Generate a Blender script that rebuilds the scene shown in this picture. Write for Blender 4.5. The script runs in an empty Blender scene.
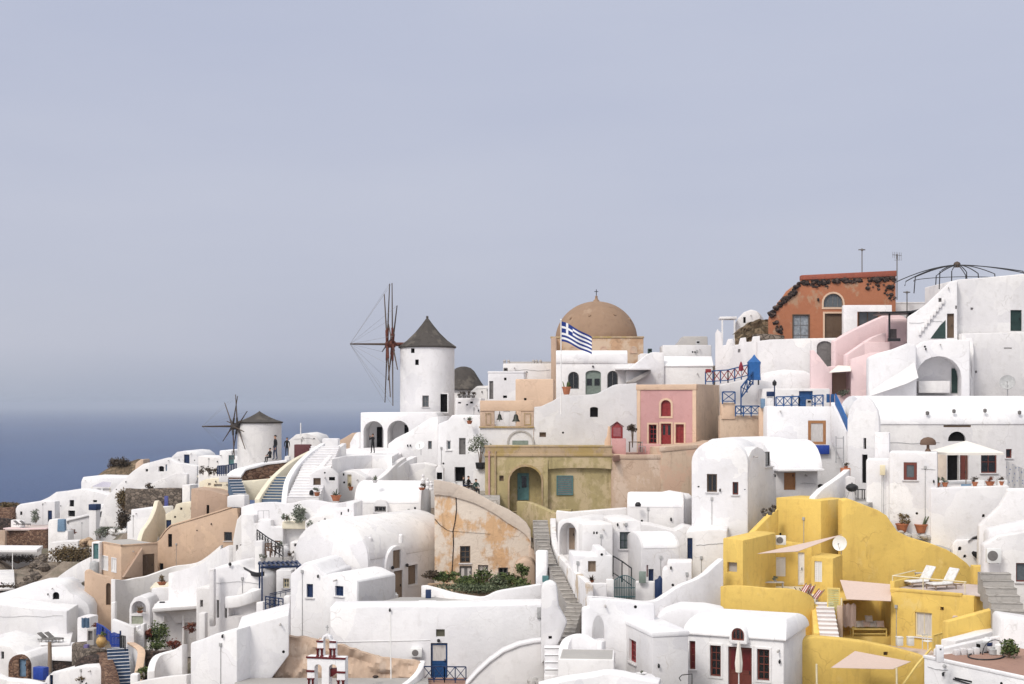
import bpy,bmesh,math,random,zlib
from mathutils import Vector,Matrix,noise
random.seed(7)
SC=bpy.context.scene
COL=SC.collection
F=1422.2
HY=404.0
CX=512.0
rad=math.radians
def W(px,py,Y):
 return Vector(((px-CX)/F*Y,Y,(HY-py)/F*Y))
def Wz(px,py,z):
 Y=z*F/(HY-py)
 return Vector(((px-CX)/F*Y,Y,z))
MATS={}
def nodes_of(name):
 m=bpy.data.materials.new(name);m.use_nodes=True
 nt=m.node_tree
 b=nt.nodes['Principled BSDF']
 return m,nt,b
def N(nt,t,**kw):
 n=nt.nodes.new(t)
 for k,v in kw.items():
  if k.startswith('i_'):
   n.inputs[k[2:].replace('_',' ')].default_value=v
  else:
   setattr(n,k,v)
 return n
def mixc(nt,fac,a,b,blend='MIX'):
 n=nt.nodes.new('ShaderNodeMix');n.data_type='RGBA';n.blend_type=blend
 for s,v in((0,fac),(6,a),(7,b)):
  if hasattr(v,'is_output'):nt.links.new(v,n.inputs[s])
  elif s==0:n.inputs[0].default_value=v
  else:n.inputs[s].default_value=(*v[:3],1)
 return n.outputs[2]
def ramp(nt,src,p0,p1,c0=(0,0,0),c1=(1,1,1)):
 n=nt.nodes.new('ShaderNodeValToRGB')
 n.color_ramp.elements[0].position=p0;n.color_ramp.elements[1].position=p1
 n.color_ramp.elements[0].color=(*c0,1);n.color_ramp.elements[1].color=(*c1,1)
 nt.links.new(src,n.inputs[0]);return n.outputs[0]
def coords(nt,scale=(1,1,1)):
 g=nt.nodes.new('ShaderNodeNewGeometry')
 mp=nt.nodes.new('ShaderNodeMapping');mp.inputs['Scale'].default_value=scale
 nt.links.new(g.outputs['Position'],mp.inputs['Vector'])
 return mp.outputs[0]
def noise_tex(nt,vec,scale,detail=4,rough=.55):
 n=nt.nodes.new('ShaderNodeTexNoise')
 n.inputs['Scale'].default_value=scale;n.inputs['Detail'].default_value=detail
 n.inputs['Roughness'].default_value=rough
 nt.links.new(vec,n.inputs['Vector']);return n.outputs[0]
def plaster(name,col,dirt=(.42,.38,.33),amount=.35,patch=None,patch_amt=0,rough=.85,bump=.35,streak=.5):
 """hand-trowelled limewash: tone drift, dirty patches, rain streaks, uneven surface"""
 if name in MATS:return MATS[name]
 m,nt,b=nodes_of(name)
 v=coords(nt);vs=coords(nt,(1.6,1.6,.22))
 big=noise_tex(nt,v,.45,5,.6)
 med=noise_tex(nt,v,1.9,6,.62)
 st=noise_tex(nt,vs,1.5,5,.65)
 c=mixc(nt,ramp(nt,big,.3,.72),tuple(x*.93 for x in col),tuple(min(1,x*1.03)for x in col))
 wp=nt.nodes.new('ShaderNodeVectorMath');wp.operation='MULTIPLY_ADD';wn=N(nt,'ShaderNodeTexNoise');wn.inputs['Scale'].default_value=1.1;nt.links.new(v,wn.inputs['Vector'])
 nt.links.new(wn.outputs['Color'],wp.inputs[0]);wp.inputs[1].default_value=(1.1,1.1,1.1);nt.links.new(v,wp.inputs[2])
 vr=N(nt,'ShaderNodeTexVoronoi');vr.inputs['Scale'].default_value=.42;nt.links.new(wp.outputs[0],vr.inputs['Vector'])
 sc_=N(nt,'ShaderNodeSeparateColor');nt.links.new(vr.outputs['Color'],sc_.inputs[0])
 c=mixc(nt,1.0,c,mixc(nt,sc_.outputs[0],(.91,.91,.925),(1.03,1.03,1.02)),'MULTIPLY')
 d1=ramp(nt,med,.54,.8)
 c=mixc(nt,mixc(nt,amount,(0,0,0),d1),c,dirt)
 if streak:
  d2=ramp(nt,st,.55,.8)
  c=mixc(nt,mixc(nt,amount*streak,(0,0,0),d2),c,dirt)
 if patch:
  pm=noise_tex(nt,coords(nt,(1,1,.7)),.55,7,.68)
  pm=ramp(nt,pm,.62-.22*patch_amt,.68-.2*patch_amt)
  c=mixc(nt,pm,c,patch)
 if amount>=.25:
  ck=N(nt,'ShaderNodeTexVoronoi',feature='DISTANCE_TO_EDGE');ck.inputs['Scale'].default_value=.5;nt.links.new(wp.outputs[0],ck.inputs['Vector'])
  line=ramp(nt,ck.outputs['Distance'],.0,.014,(1,1,1),(0,0,0));gate=ramp(nt,big,.5,.6)
  c=mixc(nt,mixc(nt,1.0,mixc(nt,1.0,line,gate,'MULTIPLY'),(.55,.55,.55),'MULTIPLY'),c,dirt)
 nt.links.new(c,b.inputs['Base Color'])
 b.inputs['Roughness'].default_value=rough
 b.inputs['Specular IOR Level'].default_value=.25
 fine=noise_tex(nt,v,7,5,.7)
 bp=N(nt,'ShaderNodeBump');bp.inputs['Strength'].default_value=bump;bp.inputs['Distance'].default_value=.09
 mix=nt.nodes.new('ShaderNodeMath');mix.operation='MULTIPLY_ADD';mix.inputs[1].default_value=.5
 nt.links.new(fine,mix.inputs[0]);nt.links.new(med,mix.inputs[2])
 nt.links.new(mix.outputs[0],bp.inputs['Height']);nt.links.new(bp.outputs[0],b.inputs['Normal'])
 MATS[name]=m;return m
def stone(name,c0,c1,gap=(.08,.07,.06),scale=2.6,flat=.6):
 if name in MATS:return MATS[name]
 m,nt,b=nodes_of(name)
 v=coords(nt,(1,1,1.5))
 nz=N(nt,'ShaderNodeTexNoise');nz.inputs['Scale'].default_value=2.2;nt.links.new(v,nz.inputs['Vector'])
 add=nt.nodes.new('ShaderNodeVectorMath');add.operation='MULTIPLY_ADD'
 nt.links.new(nz.outputs['Color'],add.inputs[0]);add.inputs[1].default_value=(.35,.35,.35);nt.links.new(v,add.inputs[2])
 vo=N(nt,'ShaderNodeTexVoronoi');vo.inputs['Scale'].default_value=scale;nt.links.new(add.outputs[0],vo.inputs['Vector'])
 ve=N(nt,'ShaderNodeTexVoronoi',feature='DISTANCE_TO_EDGE');ve.inputs['Scale'].default_value=scale;nt.links.new(add.outputs[0],ve.inputs['Vector'])
 sep=N(nt,'ShaderNodeSeparateColor');nt.links.new(vo.outputs['Color'],sep.inputs[0])
 c=mixc(nt,sep.outputs[0],c0,c1)
 fine=noise_tex(nt,v,9,5,.7)
 c=mixc(nt,.4,c,ramp(nt,fine,.3,.75,(.35,.35,.35),(1,1,1)),'MULTIPLY')
 edge=ramp(nt,ve.outputs['Distance'],.0,.11)
 c=mixc(nt,edge,gap,c)
 nt.links.new(c,b.inputs['Base Color']);b.inputs['Roughness'].default_value=.95
 b.inputs['Specular IOR Level'].default_value=.15
 bp=N(nt,'ShaderNodeBump');bp.inputs['Strength'].default_value=.9;bp.inputs['Distance'].default_value=.12
 nt.links.new(ve.outputs['Distance'],bp.inputs['Height']);nt.links.new(bp.outputs[0],b.inputs['Normal'])
 MATS[name]=m;return m
def paint(name,col,rough=.5,var=.25,spec=.35,metal=0,grain=None,sheen=0):
 if name in MATS:return MATS[name]
 m,nt,b=nodes_of(name)
 v=coords(nt,grain or(1,1,1))
 n=noise_tex(nt,v,5,5,.65)
 c=mixc(nt,ramp(nt,n,.3,.75),tuple(x*(1-var)for x in col),tuple(min(1,x*(1+var*.6))for x in col))
 nt.links.new(c,b.inputs['Base Color'])
 b.inputs['Roughness'].default_value=rough;b.inputs['Specular IOR Level'].default_value=spec
 b.inputs['Metallic'].default_value=metal
 MATS[name]=m;return m
def foliage(name,c0,c1):
 if name in MATS:return MATS[name]
 m,nt,b=nodes_of(name)
 oi=N(nt,'ShaderNodeNewGeometry')
 c=mixc(nt,oi.outputs['Random Per Island'],c0,c1)
 nt.links.new(c,b.inputs['Base Color']);b.inputs['Roughness'].default_value=.7
 b.inputs['Specular IOR Level'].default_value=.2
 MATS[name]=m;return m
WHITE=plaster('white_limewash',(.79,.775,.78),dirt=(.45,.425,.40),amount=.36)
WHITE2=plaster('white_limewash_worn',(.76,.74,.735),dirt=(.45,.425,.40),amount=.42)
CRUMB=plaster('crumbling_limewash',(.76,.74,.735),dirt=(.36,.33,.30),amount=.7,patch=(.47,.38,.29),patch_amt=.32)
WHITE3=plaster('white_limewash_bright',(.81,.80,.81),dirt=(.47,.445,.43),amount=.3)
CREAM=plaster('cream_limewash',(.74,.68,.54),amount=.3)
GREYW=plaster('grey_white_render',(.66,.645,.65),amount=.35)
GREYC=plaster('grey_cement',(.42,.40,.385),amount=.5)
YELLOW=plaster('mustard_limewash',(.74,.52,.14),dirt=(.42,.26,.08),amount=.5,patch=(.71,.52,.18),patch_amt=.12,streak=1.0)
PINK=plaster('rose_plaster',(.54,.305,.295),dirt=(.35,.16,.15),amount=.45,bump=.4)
LPINK=plaster('pale_pink_limewash',(.76,.585,.585),dirt=(.55,.40,.40),amount=.25)
PEACH=plaster('peach_plaster',(.63,.46,.335),dirt=(.30,.20,.14),amount=.35)
PEACHD=plaster('dusty_peach_plaster',(.46,.335,.255),dirt=(.22,.16,.12),amount=.4)
PEACHL=plaster('peach_trim_plaster',(.66,.48,.35),dirt=(.38,.26,.18),amount=.4)
TAN=plaster('tan_weathered_plaster',(.53,.405,.305),dirt=(.2,.145,.11),amount=.6,patch=(.52,.36,.27),patch_amt=.5,streak=1)
TANL=plaster('pale_terracotta_plaster',(.52,.385,.29),dirt=(.28,.19,.13),amount=.5,patch=(.57,.45,.36),patch_amt=.4,streak=1)
DOMEC=plaster('bare_dome_cement',(.30,.20,.135),dirt=(.19,.12,.08),amount=.6,streak=.5,patch=(.34,.24,.17),patch_amt=.3)
OLIVE=plaster('ochre_olive_plaster',(.39,.32,.165),dirt=(.18,.145,.075),amount=.85,patch=(.48,.385,.24),patch_amt=.55,streak=1.8)
OLIVEC=plaster('worn_ochre_cornice',(.42,.31,.20),dirt=(.14,.11,.07),amount=.7,patch=(.36,.26,.11),patch_amt=.5)
ORANGE=plaster('burnt_orange_plaster',(.40,.16,.085),dirt=(.3,.11,.05),amount=.6,patch=(.38,.235,.15),patch_amt=.3)
BRICK=plaster('red_brick_coping',(.33,.10,.065),dirt=(.15,.06,.05),amount=.5)
ROCKO=plaster('flaking_orange_plaster',(.60,.385,.22),dirt=(.27,.17,.10),amount=.85,patch=(.66,.57,.48),patch_amt=.85,bump=.9,streak=1.2)
COPING=plaster('rough_pale_coping',(.60,.51,.43),dirt=(.36,.28,.22),amount=.5,bump=.7)
EARTH=plaster('tan_volcanic_earth',(.42,.30,.20),dirt=(.22,.15,.1),amount=.7,patch=(.5,.37,.25),patch_amt=.6,bump=1.0)
LAVA=stone('dark_lava_rubble',(.035,.028,.026),(.13,.09,.075),(.02,.018,.018),2.4)
RUBBLE=stone('grey_drystone',(.10,.082,.068),(.27,.22,.18),(.04,.033,.028),1.9)
REDRUB=stone('reddish_rubble',(.13,.07,.05),(.30,.19,.13),(.05,.03,.025),2.4)
PAVE=stone('grey_stone_steps',(.34,.32,.295),(.50,.465,.43),(.24,.22,.2),1.1)
PAVER=plaster('grey_stone_riser',(.41,.385,.36),dirt=(.2,.19,.17),amount=.6,bump=.8)
FLOOR=plaster('grey_paved_floor',(.40,.385,.37),amount=.5)
TFLOOR=plaster('terracotta_terrace_floor',(.33,.20,.155),dirt=(.2,.12,.1),amount=.5)
BFLOOR=plaster('pale_pink_terrace_floor',(.58,.49,.46),amount=.3)
BLUE=paint('blue_paint',(.014,.07,.205),.45)
BLUED=paint('navy_paint',(.012,.03,.09),.4)
BLUEB=paint('bright_blue_paint',(.018,.055,.32),.5)
BLUEL=paint('faded_blue_paint',(.15,.24,.35),.6)
BLUET=paint('blue_tarpaulin',(.02,.115,.34),.6)
STEPB=paint('blue_grey_step_paint',(.11,.16,.235),.7)
TEAL=paint('teal_paint',(.085,.19,.195),.55)
TEALD=paint('dark_teal_paint',(.04,.10,.11),.55)
KNOLL=stone('knoll_scrub_rock',(.12,.085,.055),(.27,.2,.13),(.07,.055,.035),1.1)
GREEN=paint('grey_green_paint',(.21,.255,.225),.55)
DGREEN=paint('dark_green_paint',(.02,.045,.04),.5)
RED=paint('red_paint',(.26,.028,.03),.45)
DRED=paint('dark_red_paint',(.12,.012,.014),.45)
BROWN=paint('weathered_brown_wood',(.13,.085,.055),.7,grain=(6,6,.6))
LBROWN=paint('pale_brown_wood',(.27,.20,.145),.7,grain=(6,6,.6))
OBROWN=paint('varnished_orange_wood',(.36,.17,.07),.5,grain=(6,6,.6))
REDW=paint('oxblood_painted_wood',(.16,.042,.03),.5,grain=(6,6,.6))
GREYD=paint('weathered_grey_door_paint',(.17,.16,.155),.65)
CREAMP=paint('cream_paint',(.72,.64,.45),.5,var=.1)
YPAINT=paint('yellow_paint',(.72,.55,.18),.5,var=.1)
WPAINT=paint('white_paint',(.78,.77,.76),.45,var=.06)
GLASS=paint('dark_window_glass',(.012,.014,.016),.12,spec=.5)
GGLASS=paint('greyish_window_glass',(.10,.115,.125),.15,spec=.5)
DARK=paint('painted_dark_interior',(.012,.011,.011),.9,spec=.05)  # dark of unlit interiors put into the colour
CURTAIN=paint('pale_lace_curtain',(.58,.55,.53),.9,var=.3,grain=(7,7,.4))
IRON=paint('black_iron',(.015,.015,.017),.45)
SPAR=paint('weathered_spar_wood',(.09,.065,.05),.8)
SPARG=paint('grey_hub_wood',(.06,.05,.045),.8)
SPARR=paint('red_brown_hub_wood',(.12,.035,.022),.7)
ROPE=paint('grey_wire',(.28,.28,.29),.6)
STEEL=paint('galvanised_steel',(.45,.45,.46),.4,metal=.5)
GREYP=paint('grey_plastic',(.42,.42,.42),.5)
WPLAST=paint('white_plastic',(.74,.74,.73),.4,var=.05)
TERRA=paint('terracotta',(.40,.145,.07),.75)
OCHREP=paint('ochre_ceramic',(.48,.30,.11),.5)
CANVASC=paint('cream_canvas',(.76,.72,.66),.85,var=.06)
CANVASP=paint('beige_pink_canvas',(.60,.47,.41),.85,var=.06)
BRONZE=paint('dark_bronze',(.05,.055,.045),.5,metal=.4)
SKIN=paint('skin',(.45,.26,.18),.55,var=.05)
HAIR=paint('dark_hair',(.02,.014,.01),.6)
CBLK=paint('black_cloth',(.012,.012,.014),.85)
CBLU=paint('dark_denim',(.03,.045,.09),.85)
CPNK=paint('lilac_cloth',(.42,.30,.42),.85)
CGRN=paint('dark_green_cloth',(.03,.06,.05),.85)
CWHT=paint('white_cloth',(.7,.69,.68),.85)
CRED=paint('striped_red_cloth',(.36,.05,.045),.85)
WICK=paint('brown_wicker',(.16,.10,.07),.8,grain=(9,9,9),var=.5)
THATCH=plaster('grey_thatch',(.08,.071,.064),dirt=(.03,.027,.025),amount=.9,patch=(.12,.106,.092),patch_amt=.4,rough=1,bump=1.0,streak=1.2)
DRUM=plaster('weathered_drum_plaster',(.47,.30,.185),dirt=(.22,.14,.09),amount=.7,patch=(.50,.38,.28),patch_amt=.5,streak=1.2)
LEAF=foliage('green_leaves',(.025,.05,.015),(.16,.19,.07))
LEAFO=foliage('olive_leaves',(.05,.07,.035),(.15,.17,.10))
LEAFG=foliage('grey_green_leaves',(.10,.12,.09),(.25,.27,.21))
LEAFB=foliage('dry_scrub_leaves',(.09,.06,.03),(.22,.165,.085))
LEAFD=foliage('dark_scrub_leaves',(.045,.035,.025),(.12,.09,.065))
LEAFR=foliage('red_flower_leaves',(.16,.03,.03),(.22,.10,.05))
class Fr:
 """vertical plane through picture column px at distance Y, turned by yaw; u to the right, w away, z up"""
 def __init__(s,px=None,Y=None,yaw=0,p=None):
  s.p=Vector(p)if p is not None else Vector(((px-CX)/F*Y,Y,0));s.p.z=0
  s.yaw=yaw;a=rad(yaw)
  s.u=Vector((math.cos(a),math.sin(a),0));s.n=Vector((-math.sin(a),math.cos(a),0))
 def pt(s,u,w,z):return Vector((s.p.x+s.u.x*u+s.n.x*w,s.p.y+s.u.y*u+s.n.y*w,z))
 def uz(s,px,py,w=0):
  d=Vector(((px-CX)/F,1,(HY-py)/F));q=s.p+s.n*w
  t=q.dot(s.n)/d.dot(s.n);P=d*t
  return((P-q).dot(s.u),P.z)
 def wz(s,px,py,u):
  """point on the plane at u running in depth -> (w, z)"""
  q=s.p+s.u*u;d=Vector(((px-CX)/F,1,(HY-py)/F))
  t=q.dot(s.u)/d.dot(s.u);P=d*t
  return((P-q).dot(s.n),P.z)
 def sub(s,u=0,w=0,dyaw=0):return Fr(p=s.pt(u,w,0),yaw=s.yaw+dyaw)
class MB:
 def __init__(s):s.v=[];s.f=[]
 def add(s,vs,fs):
  o=len(s.v);s.v+=[Vector(x)for x in vs];s.f+=[tuple(i+o for i in f)for f in fs];return s
 def loft(s,loops,cap=True,close=True):
  n=len(loops[0]);vs=[p for l in loops for p in l];fs=[]
  for k in range(len(loops)-1):
   for i in range(n if close else n-1):
    j=(i+1)%n
    fs.append((k*n+i,k*n+j,(k+1)*n+j,(k+1)*n+i))
  if cap:
   fs.append(tuple(range(n-1,-1,-1)));fs.append(tuple((len(loops)-1)*n+i for i in range(n)))
  return s.add(vs,fs)
 def prism(s,fr,poly,w0,w1):
  return s.loft([[fr.pt(u,w,z)for u,z in poly]for w in(w0,w1)])
 def prismu(s,fr,prof,u0,u1):
  return s.loft([[fr.pt(u,w,z)for w,z in prof]for u in(u0,u1)])
 def box(s,fr,u0,u1,w0,w1,z0,z1):
  return s.prism(fr,[(u0,z0),(u1,z0),(u1,z1),(u0,z1)],w0,w1)
 def plan(s,pts,z0,z1):
  return s.loft([[Vector((p[0],p[1],z))for p in pts]for z in(z0,z1)])
 def ring(s,fr,outer,inner,w0,w1):
  n=len(outer);L=[[fr.pt(u,w,z)for u,z in pl]for pl,w in((outer,w0),(inner,w0),(inner,w1),(outer,w1))]
  vs=[p for l in L for p in l];fs=[]
  for k in range(4):
   kk=(k+1)%4
   for i in range(n):
    j=(i+1)%n
    fs.append((k*n+i,k*n+j,kk*n+j,kk*n+i))
  return s.add(vs,fs)
 def tube(s,pts,r,seg=6,r1=None):
  pts=[Vector(p)for p in pts];loops=[]
  for i,p in enumerate(pts):
   d=(pts[min(i+1,len(pts)-1)]-pts[max(i-1,0)]).normalized()
   a=d.cross(Vector((0,0,1))if abs(d.z)<.9 else Vector((1,0,0))).normalized();b=d.cross(a)
   rr=r if r1 is None else r+(r1-r)*i/(len(pts)-1)
   loops.append([p+(a*math.cos(t)+b*math.sin(t))*rr for t in[2*math.pi*k/seg for k in range(seg)]])
  return s.loft(loops)
 def lathe(s,c,prof,seg=24,sx=1,sy=1,axis=None):
  loops=[]
  if axis is not None:
   q=Vector((0,0,1)).rotation_difference(Vector(axis))
  for r,z in prof:
   l=[]
   for k in range(seg):
    t=2*math.pi*k/seg;p=Vector((max(r,.001)*math.cos(t)*sx,max(r,.001)*math.sin(t)*sy,z))
    if axis is not None:p=q@p
    l.append(Vector(c)+p)
   loops.append(l)
  return s.loft(loops)
 def bar(s,a,b,t=.04,t2=None):
  """square bar from a to b"""
  a,b=Vector(a),Vector(b);d=(b-a).normalized()
  x=d.cross(Vector((0,0,1))if abs(d.z)<.95 else Vector((0,1,0))).normalized();y=d.cross(x)
  t2=t2 or t;o=[x*t+y*t2,-x*t+y*t2,-x*t-y*t2,x*t-y*t2]
  return s.loft([[p+q/2 for q in o]for p in(a,b)])
 def sheet(s,rows,th=.03):
  """grid of points -> sheet with thickness"""
  n=len(rows[0]);top=[Vector(p)for r in rows for p in r];m=len(top)
  bot=[p-Vector((0,0,th))for p in top];fs=[]
  q=lambda i,j:i*n+j
  for i in range(len(rows)-1):
   for j in range(n-1):
    a=(q(i,j),q(i,j+1),q(i+1,j+1),q(i+1,j));fs.append(a);fs.append(tuple(m+k for k in a[::-1]))
  edge=[q(0,j)for j in range(n)]+[q(i,n-1)for i in range(1,len(rows))]+[q(len(rows)-1,j)for j in range(n-2,-1,-1)]+[q(i,0)for i in range(len(rows)-2,0,-1)]
  for k in range(len(edge)):
   a,b=edge[k],edge[(k+1)%len(edge)];fs.append((b,a,m+a,m+b))
  return s.add(top+bot,fs)
 def leaves(s,c,r,n,size,rnd,shell=.35,droop=0):
  """leaf faces spread through an ellipsoid, in lumps"""
  c=Vector(c)
  lumps=[Vector((rnd.gauss(0,1),rnd.gauss(0,1),rnd.gauss(0,1))).normalized()*rnd.uniform(shell,.8)for _ in range(max(4,n//45))]
  for _ in range(n):
   l=rnd.choice(lumps);d=Vector((rnd.gauss(0,.22),rnd.gauss(0,.22),rnd.gauss(0,.22)))+l
   if d.length>1.08:d*=1.0/d.length
   p=c+Vector((d.x*r[0],d.y*r[1],d.z*r[2]))
   a=Vector((rnd.uniform(-1,1),rnd.uniform(-1,1),rnd.uniform(-.6,.9))).normalized()
   b=a.cross(Vector((rnd.uniform(-1,1),rnd.uniform(-1,1),rnd.uniform(-1,1)))).normalized()
   z=size*rnd.uniform(.6,1.4)
   s.add([p-a*z,p+b*z*.4,p+a*z,p-b*z*.4],[(0,1,2,3)])
  return s
INV={}
GROUND=[]
FOOT=[]
def label(o,lab=None,cat=None,group=None,kind=None):
 for k,v in(('label',lab),('category',cat),('group',group),('kind',kind)):
  if v:o[k]=v
 return o
def thing(name,lab,cat,fr_or_p,z=None,yaw=None,group=None):
 o=bpy.data.objects.new(name,None);COL.objects.link(o);o.empty_display_size=.3
 if isinstance(fr_or_p,Fr):
  p=Vector((fr_or_p.p.x,fr_or_p.p.y,z));yaw=fr_or_p.yaw if yaw is None else yaw
 else:
  p=Vector(fr_or_p);yaw=yaw or 0
  if z is not None:p.z=z
 o.location=p;o.rotation_euler=(0,0,rad(yaw))
 INV[o.name]=(Matrix.Translation(p)@Matrix.Rotation(rad(yaw),4,'Z')).inverted()
 return label(o,lab,cat,group)
def boolean_cut(me,cut):
 a=bpy.data.objects.new('tmp_a',me);COL.objects.link(a)
 cm=bpy.data.meshes.new('tmp_c');cm.from_pydata(cut.v,[],cut.f);fix(cm)
 c=bpy.data.objects.new('tmp_b',cm);COL.objects.link(c)
 md=a.modifiers.new('b','BOOLEAN');md.operation='DIFFERENCE';md.object=c;md.solver='EXACT';md.use_self=True
 dg=bpy.context.evaluated_depsgraph_get();dg.update()
 out=bpy.data.meshes.new_from_object(a.evaluated_get(dg))
 bpy.data.objects.remove(a);bpy.data.objects.remove(c);bpy.data.meshes.remove(cm)
 return out
def fix(me):
 bm=bmesh.new();bm.from_mesh(me);bmesh.ops.recalc_face_normals(bm,faces=bm.faces);bm.to_mesh(me);bm.free()
def part(name,mb,mat,parent=None,bevel=0,cut=None,lab=None,smooth=35,at=None,seg=2,raw=False):
 """link the gathered shapes as ONE mesh object, as a child of parent (or top-level with its origin at `at`)"""
 me=bpy.data.meshes.new(name);me.from_pydata(mb.v,[],mb.f)
 bm=bmesh.new();bm.from_mesh(me)
 if not raw:bmesh.ops.recalc_face_normals(bm,faces=bm.faces)
 if bevel:
  bmesh.ops.remove_doubles(bm,verts=bm.verts,dist=.002)
  es=[e for e in bm.edges if len(e.link_faces)==2 and e.calc_face_angle(0)>rad(38)]
  try:bmesh.ops.bevel(bm,geom=es,offset=bevel,segments=seg,profile=.5,affect='EDGES',clamp_overlap=True)
  except Exception as e:print('bevel',name,e)
 bm.to_mesh(me);bm.free()
 if cut and cut.v:me=boolean_cut(me,cut)
 if smooth and len(me.polygons):
  me.polygons.foreach_set('use_smooth',[True]*len(me.polygons));me.set_sharp_from_angle(angle=rad(smooth))
 me.materials.clear();me.materials.append(mat)
 o=bpy.data.objects.new(name,me);COL.objects.link(o)
 if parent is not None:
  r=parent
  while r.parent is not None:r=r.parent
  inv=INV[r.name]
  me.transform(inv);o.parent=parent
 else:
  if at is None:
   n=len(mb.v);at=Vector((sum(p.x for p in mb.v)/n,sum(p.y for p in mb.v)/n,min(p.z for p in mb.v)))
  me.transform(Matrix.Translation(-Vector(at)));o.location=at
 if lab:o['label']=lab
 return o
def solo(name,lab,cat,mb,mat,group=None,**kw):
 return label(part(name,mb,mat,**kw),lab,cat,group)
def copy_tree(o,parent=None):
 c=o.copy();COL.objects.link(c)
 if parent is not None:c.parent=parent
 for ch in list(o.children):copy_tree(ch,c)
 return c
def poly_arch(u0,u1,z0,z1,rise=None,n=10):
 r=(u1-u0)/2 if rise is None else rise
 r=min(r,z1-z0-.02);zs=z1-r;c=(u0+u1)/2
 return[(u0,z0),(u1,z0)]+[(c+(u1-u0)/2*math.cos(math.pi*k/n),zs+r*math.sin(math.pi*k/n))for k in range(n+1)]
class Op(dict):pass
def O(kind,x0,y0,x1,y1,**k):
 return Op(kind=kind,r=(x0,y0,x1,y1),**k)
def opening(root,fr,o,cut):
 """cut the opening into the wall and hang its window, door or shutter in the reveal"""
 x0,y0,x1,y1=o['r'];k=o['kind']
 (ua,za),(ub,zb)=fr.uz(x0,y1),fr.uz(x1,y0)
 um=(fr.uz((x0+x1)/2,(y0+y1)/2)[0])
 u0,u1=min(ua,ub),max(ua,ub);z0,z1=za,zb
 zc=fr.uz((x0+x1)/2,y1)[1];zt=fr.uz((x0+x1)/2,y0)[1];z0,z1=zc,zt
 arch=o.get('arch');rise=o.get('rise')
 def shp(d,dz0=None):
  dz=d if dz0 is None else dz0
  if arch:return poly_arch(u0+d,u1-d,z0+dz,z1-d,None if rise is None else max(.02,rise-d*.5))
  return[(u0+d,z0+dz),(u1-d,z0+dz),(u1-d,z1-d),(u0+d,z1-d)]
 rec=o.get('rec',.24)
 if k!='applied':cut.prism(fr,shp(0),-.6,rec)
 g=.006
 small=(x1-x0)<5.0
 sur=o.get('sur')
 if sur:
  t=o.get('sw',.14)
  S=shp(-t,0 if k in('door','shutdoor')else None)
  part('surround',MB().ring(fr,S,shp(.0,0 if k in('door','shutdoor')else None),-.05,.05),sur,root)
 mat=o.get('m',BLUE);pane=o.get('p',GLASS)
 if k=='niche':
  return shp
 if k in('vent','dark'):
  part('vent' if k=='vent' else o.get('name','window'),MB().prism(fr,shp(-.02),rec-.03,rec+.05),o.get('p',DARK),root,lab=o.get('lab'))  # default pane paints in the dark of the unlit inside
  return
 fw=min(o.get('fw',.08),(u1-u0)*.22)
 if k=='win':
  f=MB().ring(fr,shp(g),shp(fw),rec-.1,rec-.01)
  nx,ny=o.get('mull',(1,1)if not small else(0,0))
  mw=.022
  for i in range(nx):
   c=u0+(u1-u0)*(i+1)/(nx+1);f.box(fr,c-mw,c+mw,rec-.085,rec-.025,z0+fw,z1-fw)
  for i in range(ny):
   c=z0+(z1-z0)*(i+1)/(ny+1);f.box(fr,u0+fw,u1-fw,rec-.08,rec-.03,c-mw,c+mw)
  w=part(o.get('name','window'),f,mat,root,lab=o.get('lab'))
  part('pane',MB().prism(fr,shp(fw-.02),rec-.045,rec-.035),pane,w)
  if o.get('sill')is None and not small and not arch and not sur and x1-x0>5.5:o['sill']=GREYW
  if o.get('sill'):
   part('sill',MB().box(fr,u0-.1,u1+.1,-.1,rec-.1,z0-.08,z0-.004),o['sill'],w)
  return
 if k=='shut':
  h=MB();c=(u0+u1)/2
  for a,b in((u0+g,c-.008),(c+.008,u1-g)):
   if arch:pass
   else:h.ring(fr,[(a,z0+g),(b,z0+g),(b,z1-g),(a,z1-g)],[(a+.06,z0+.07),(b-.06,z0+.07),(b-.06,z1-.07),(a+.06,z1-.07)],rec-.09,rec-.03)
   if not small and not arch:
    n=max(3,int((z1-z0)/.14))
    for i in range(n):
     zz=z0+.08+(z1-z0-.16)*(i+.5)/n
     h.box(fr,a+.05,b-.05,rec-.075,rec-.045,zz-.05,zz+.025)
  h.prism(fr,shp(.01),rec-.04,rec)
  part(o.get('name','shutter'),h,mat,root,lab=o.get('lab'))
  return
 if k=='door':
  d=MB();d.prism(fr,shp(g,g),rec-.06,rec)
  leaf=o.get('leaf',1);gl=o.get('glass',0)
  d2=MB()
  for i in range(leaf):
   a=u0+(u1-u0)*i/leaf+.06;b=u0+(u1-u0)*(i+1)/leaf-.06
   zz0,zz1=z0+.12,(z1-.1 if not arch else z1-(u1-u0)/2)
   mid=zz0+(zz1-zz0)*.42
   for q0,q1,isg in((zz0,mid-.05,False),(mid+.05,zz1,True)):
    if q1-q0<.1 or b-a<.1:continue
    d.ring(fr,[(a,q0),(b,q0),(b,q1),(a,q1)],[(a+.05,q0+.05),(b-.05,q0+.05),(b-.05,q1-.05),(a+.05,q1-.05)],rec-.085,rec-.05)
    if gl and isg:d2.box(fr,a+.045,b-.045,rec-.075,rec-.055,q0+.045,q1-.045)
  fr_=MB().ring(fr,shp(.001,0),shp(.07,0),rec-.11,rec-.03)
  w=part(o.get('name','door'),d,mat,root,lab=o.get('lab'))
  part('frame',fr_,o.get('fm',mat),w)
  if d2.v:part('pane',d2,o.get('gp',GGLASS),w)
  if not small:
   hx=u1-.16
   part('handle',MB().box(fr,hx-.02,hx+.02,rec-.13,rec-.06,z0+.95,z0+1.12),IRON,w)
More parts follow.
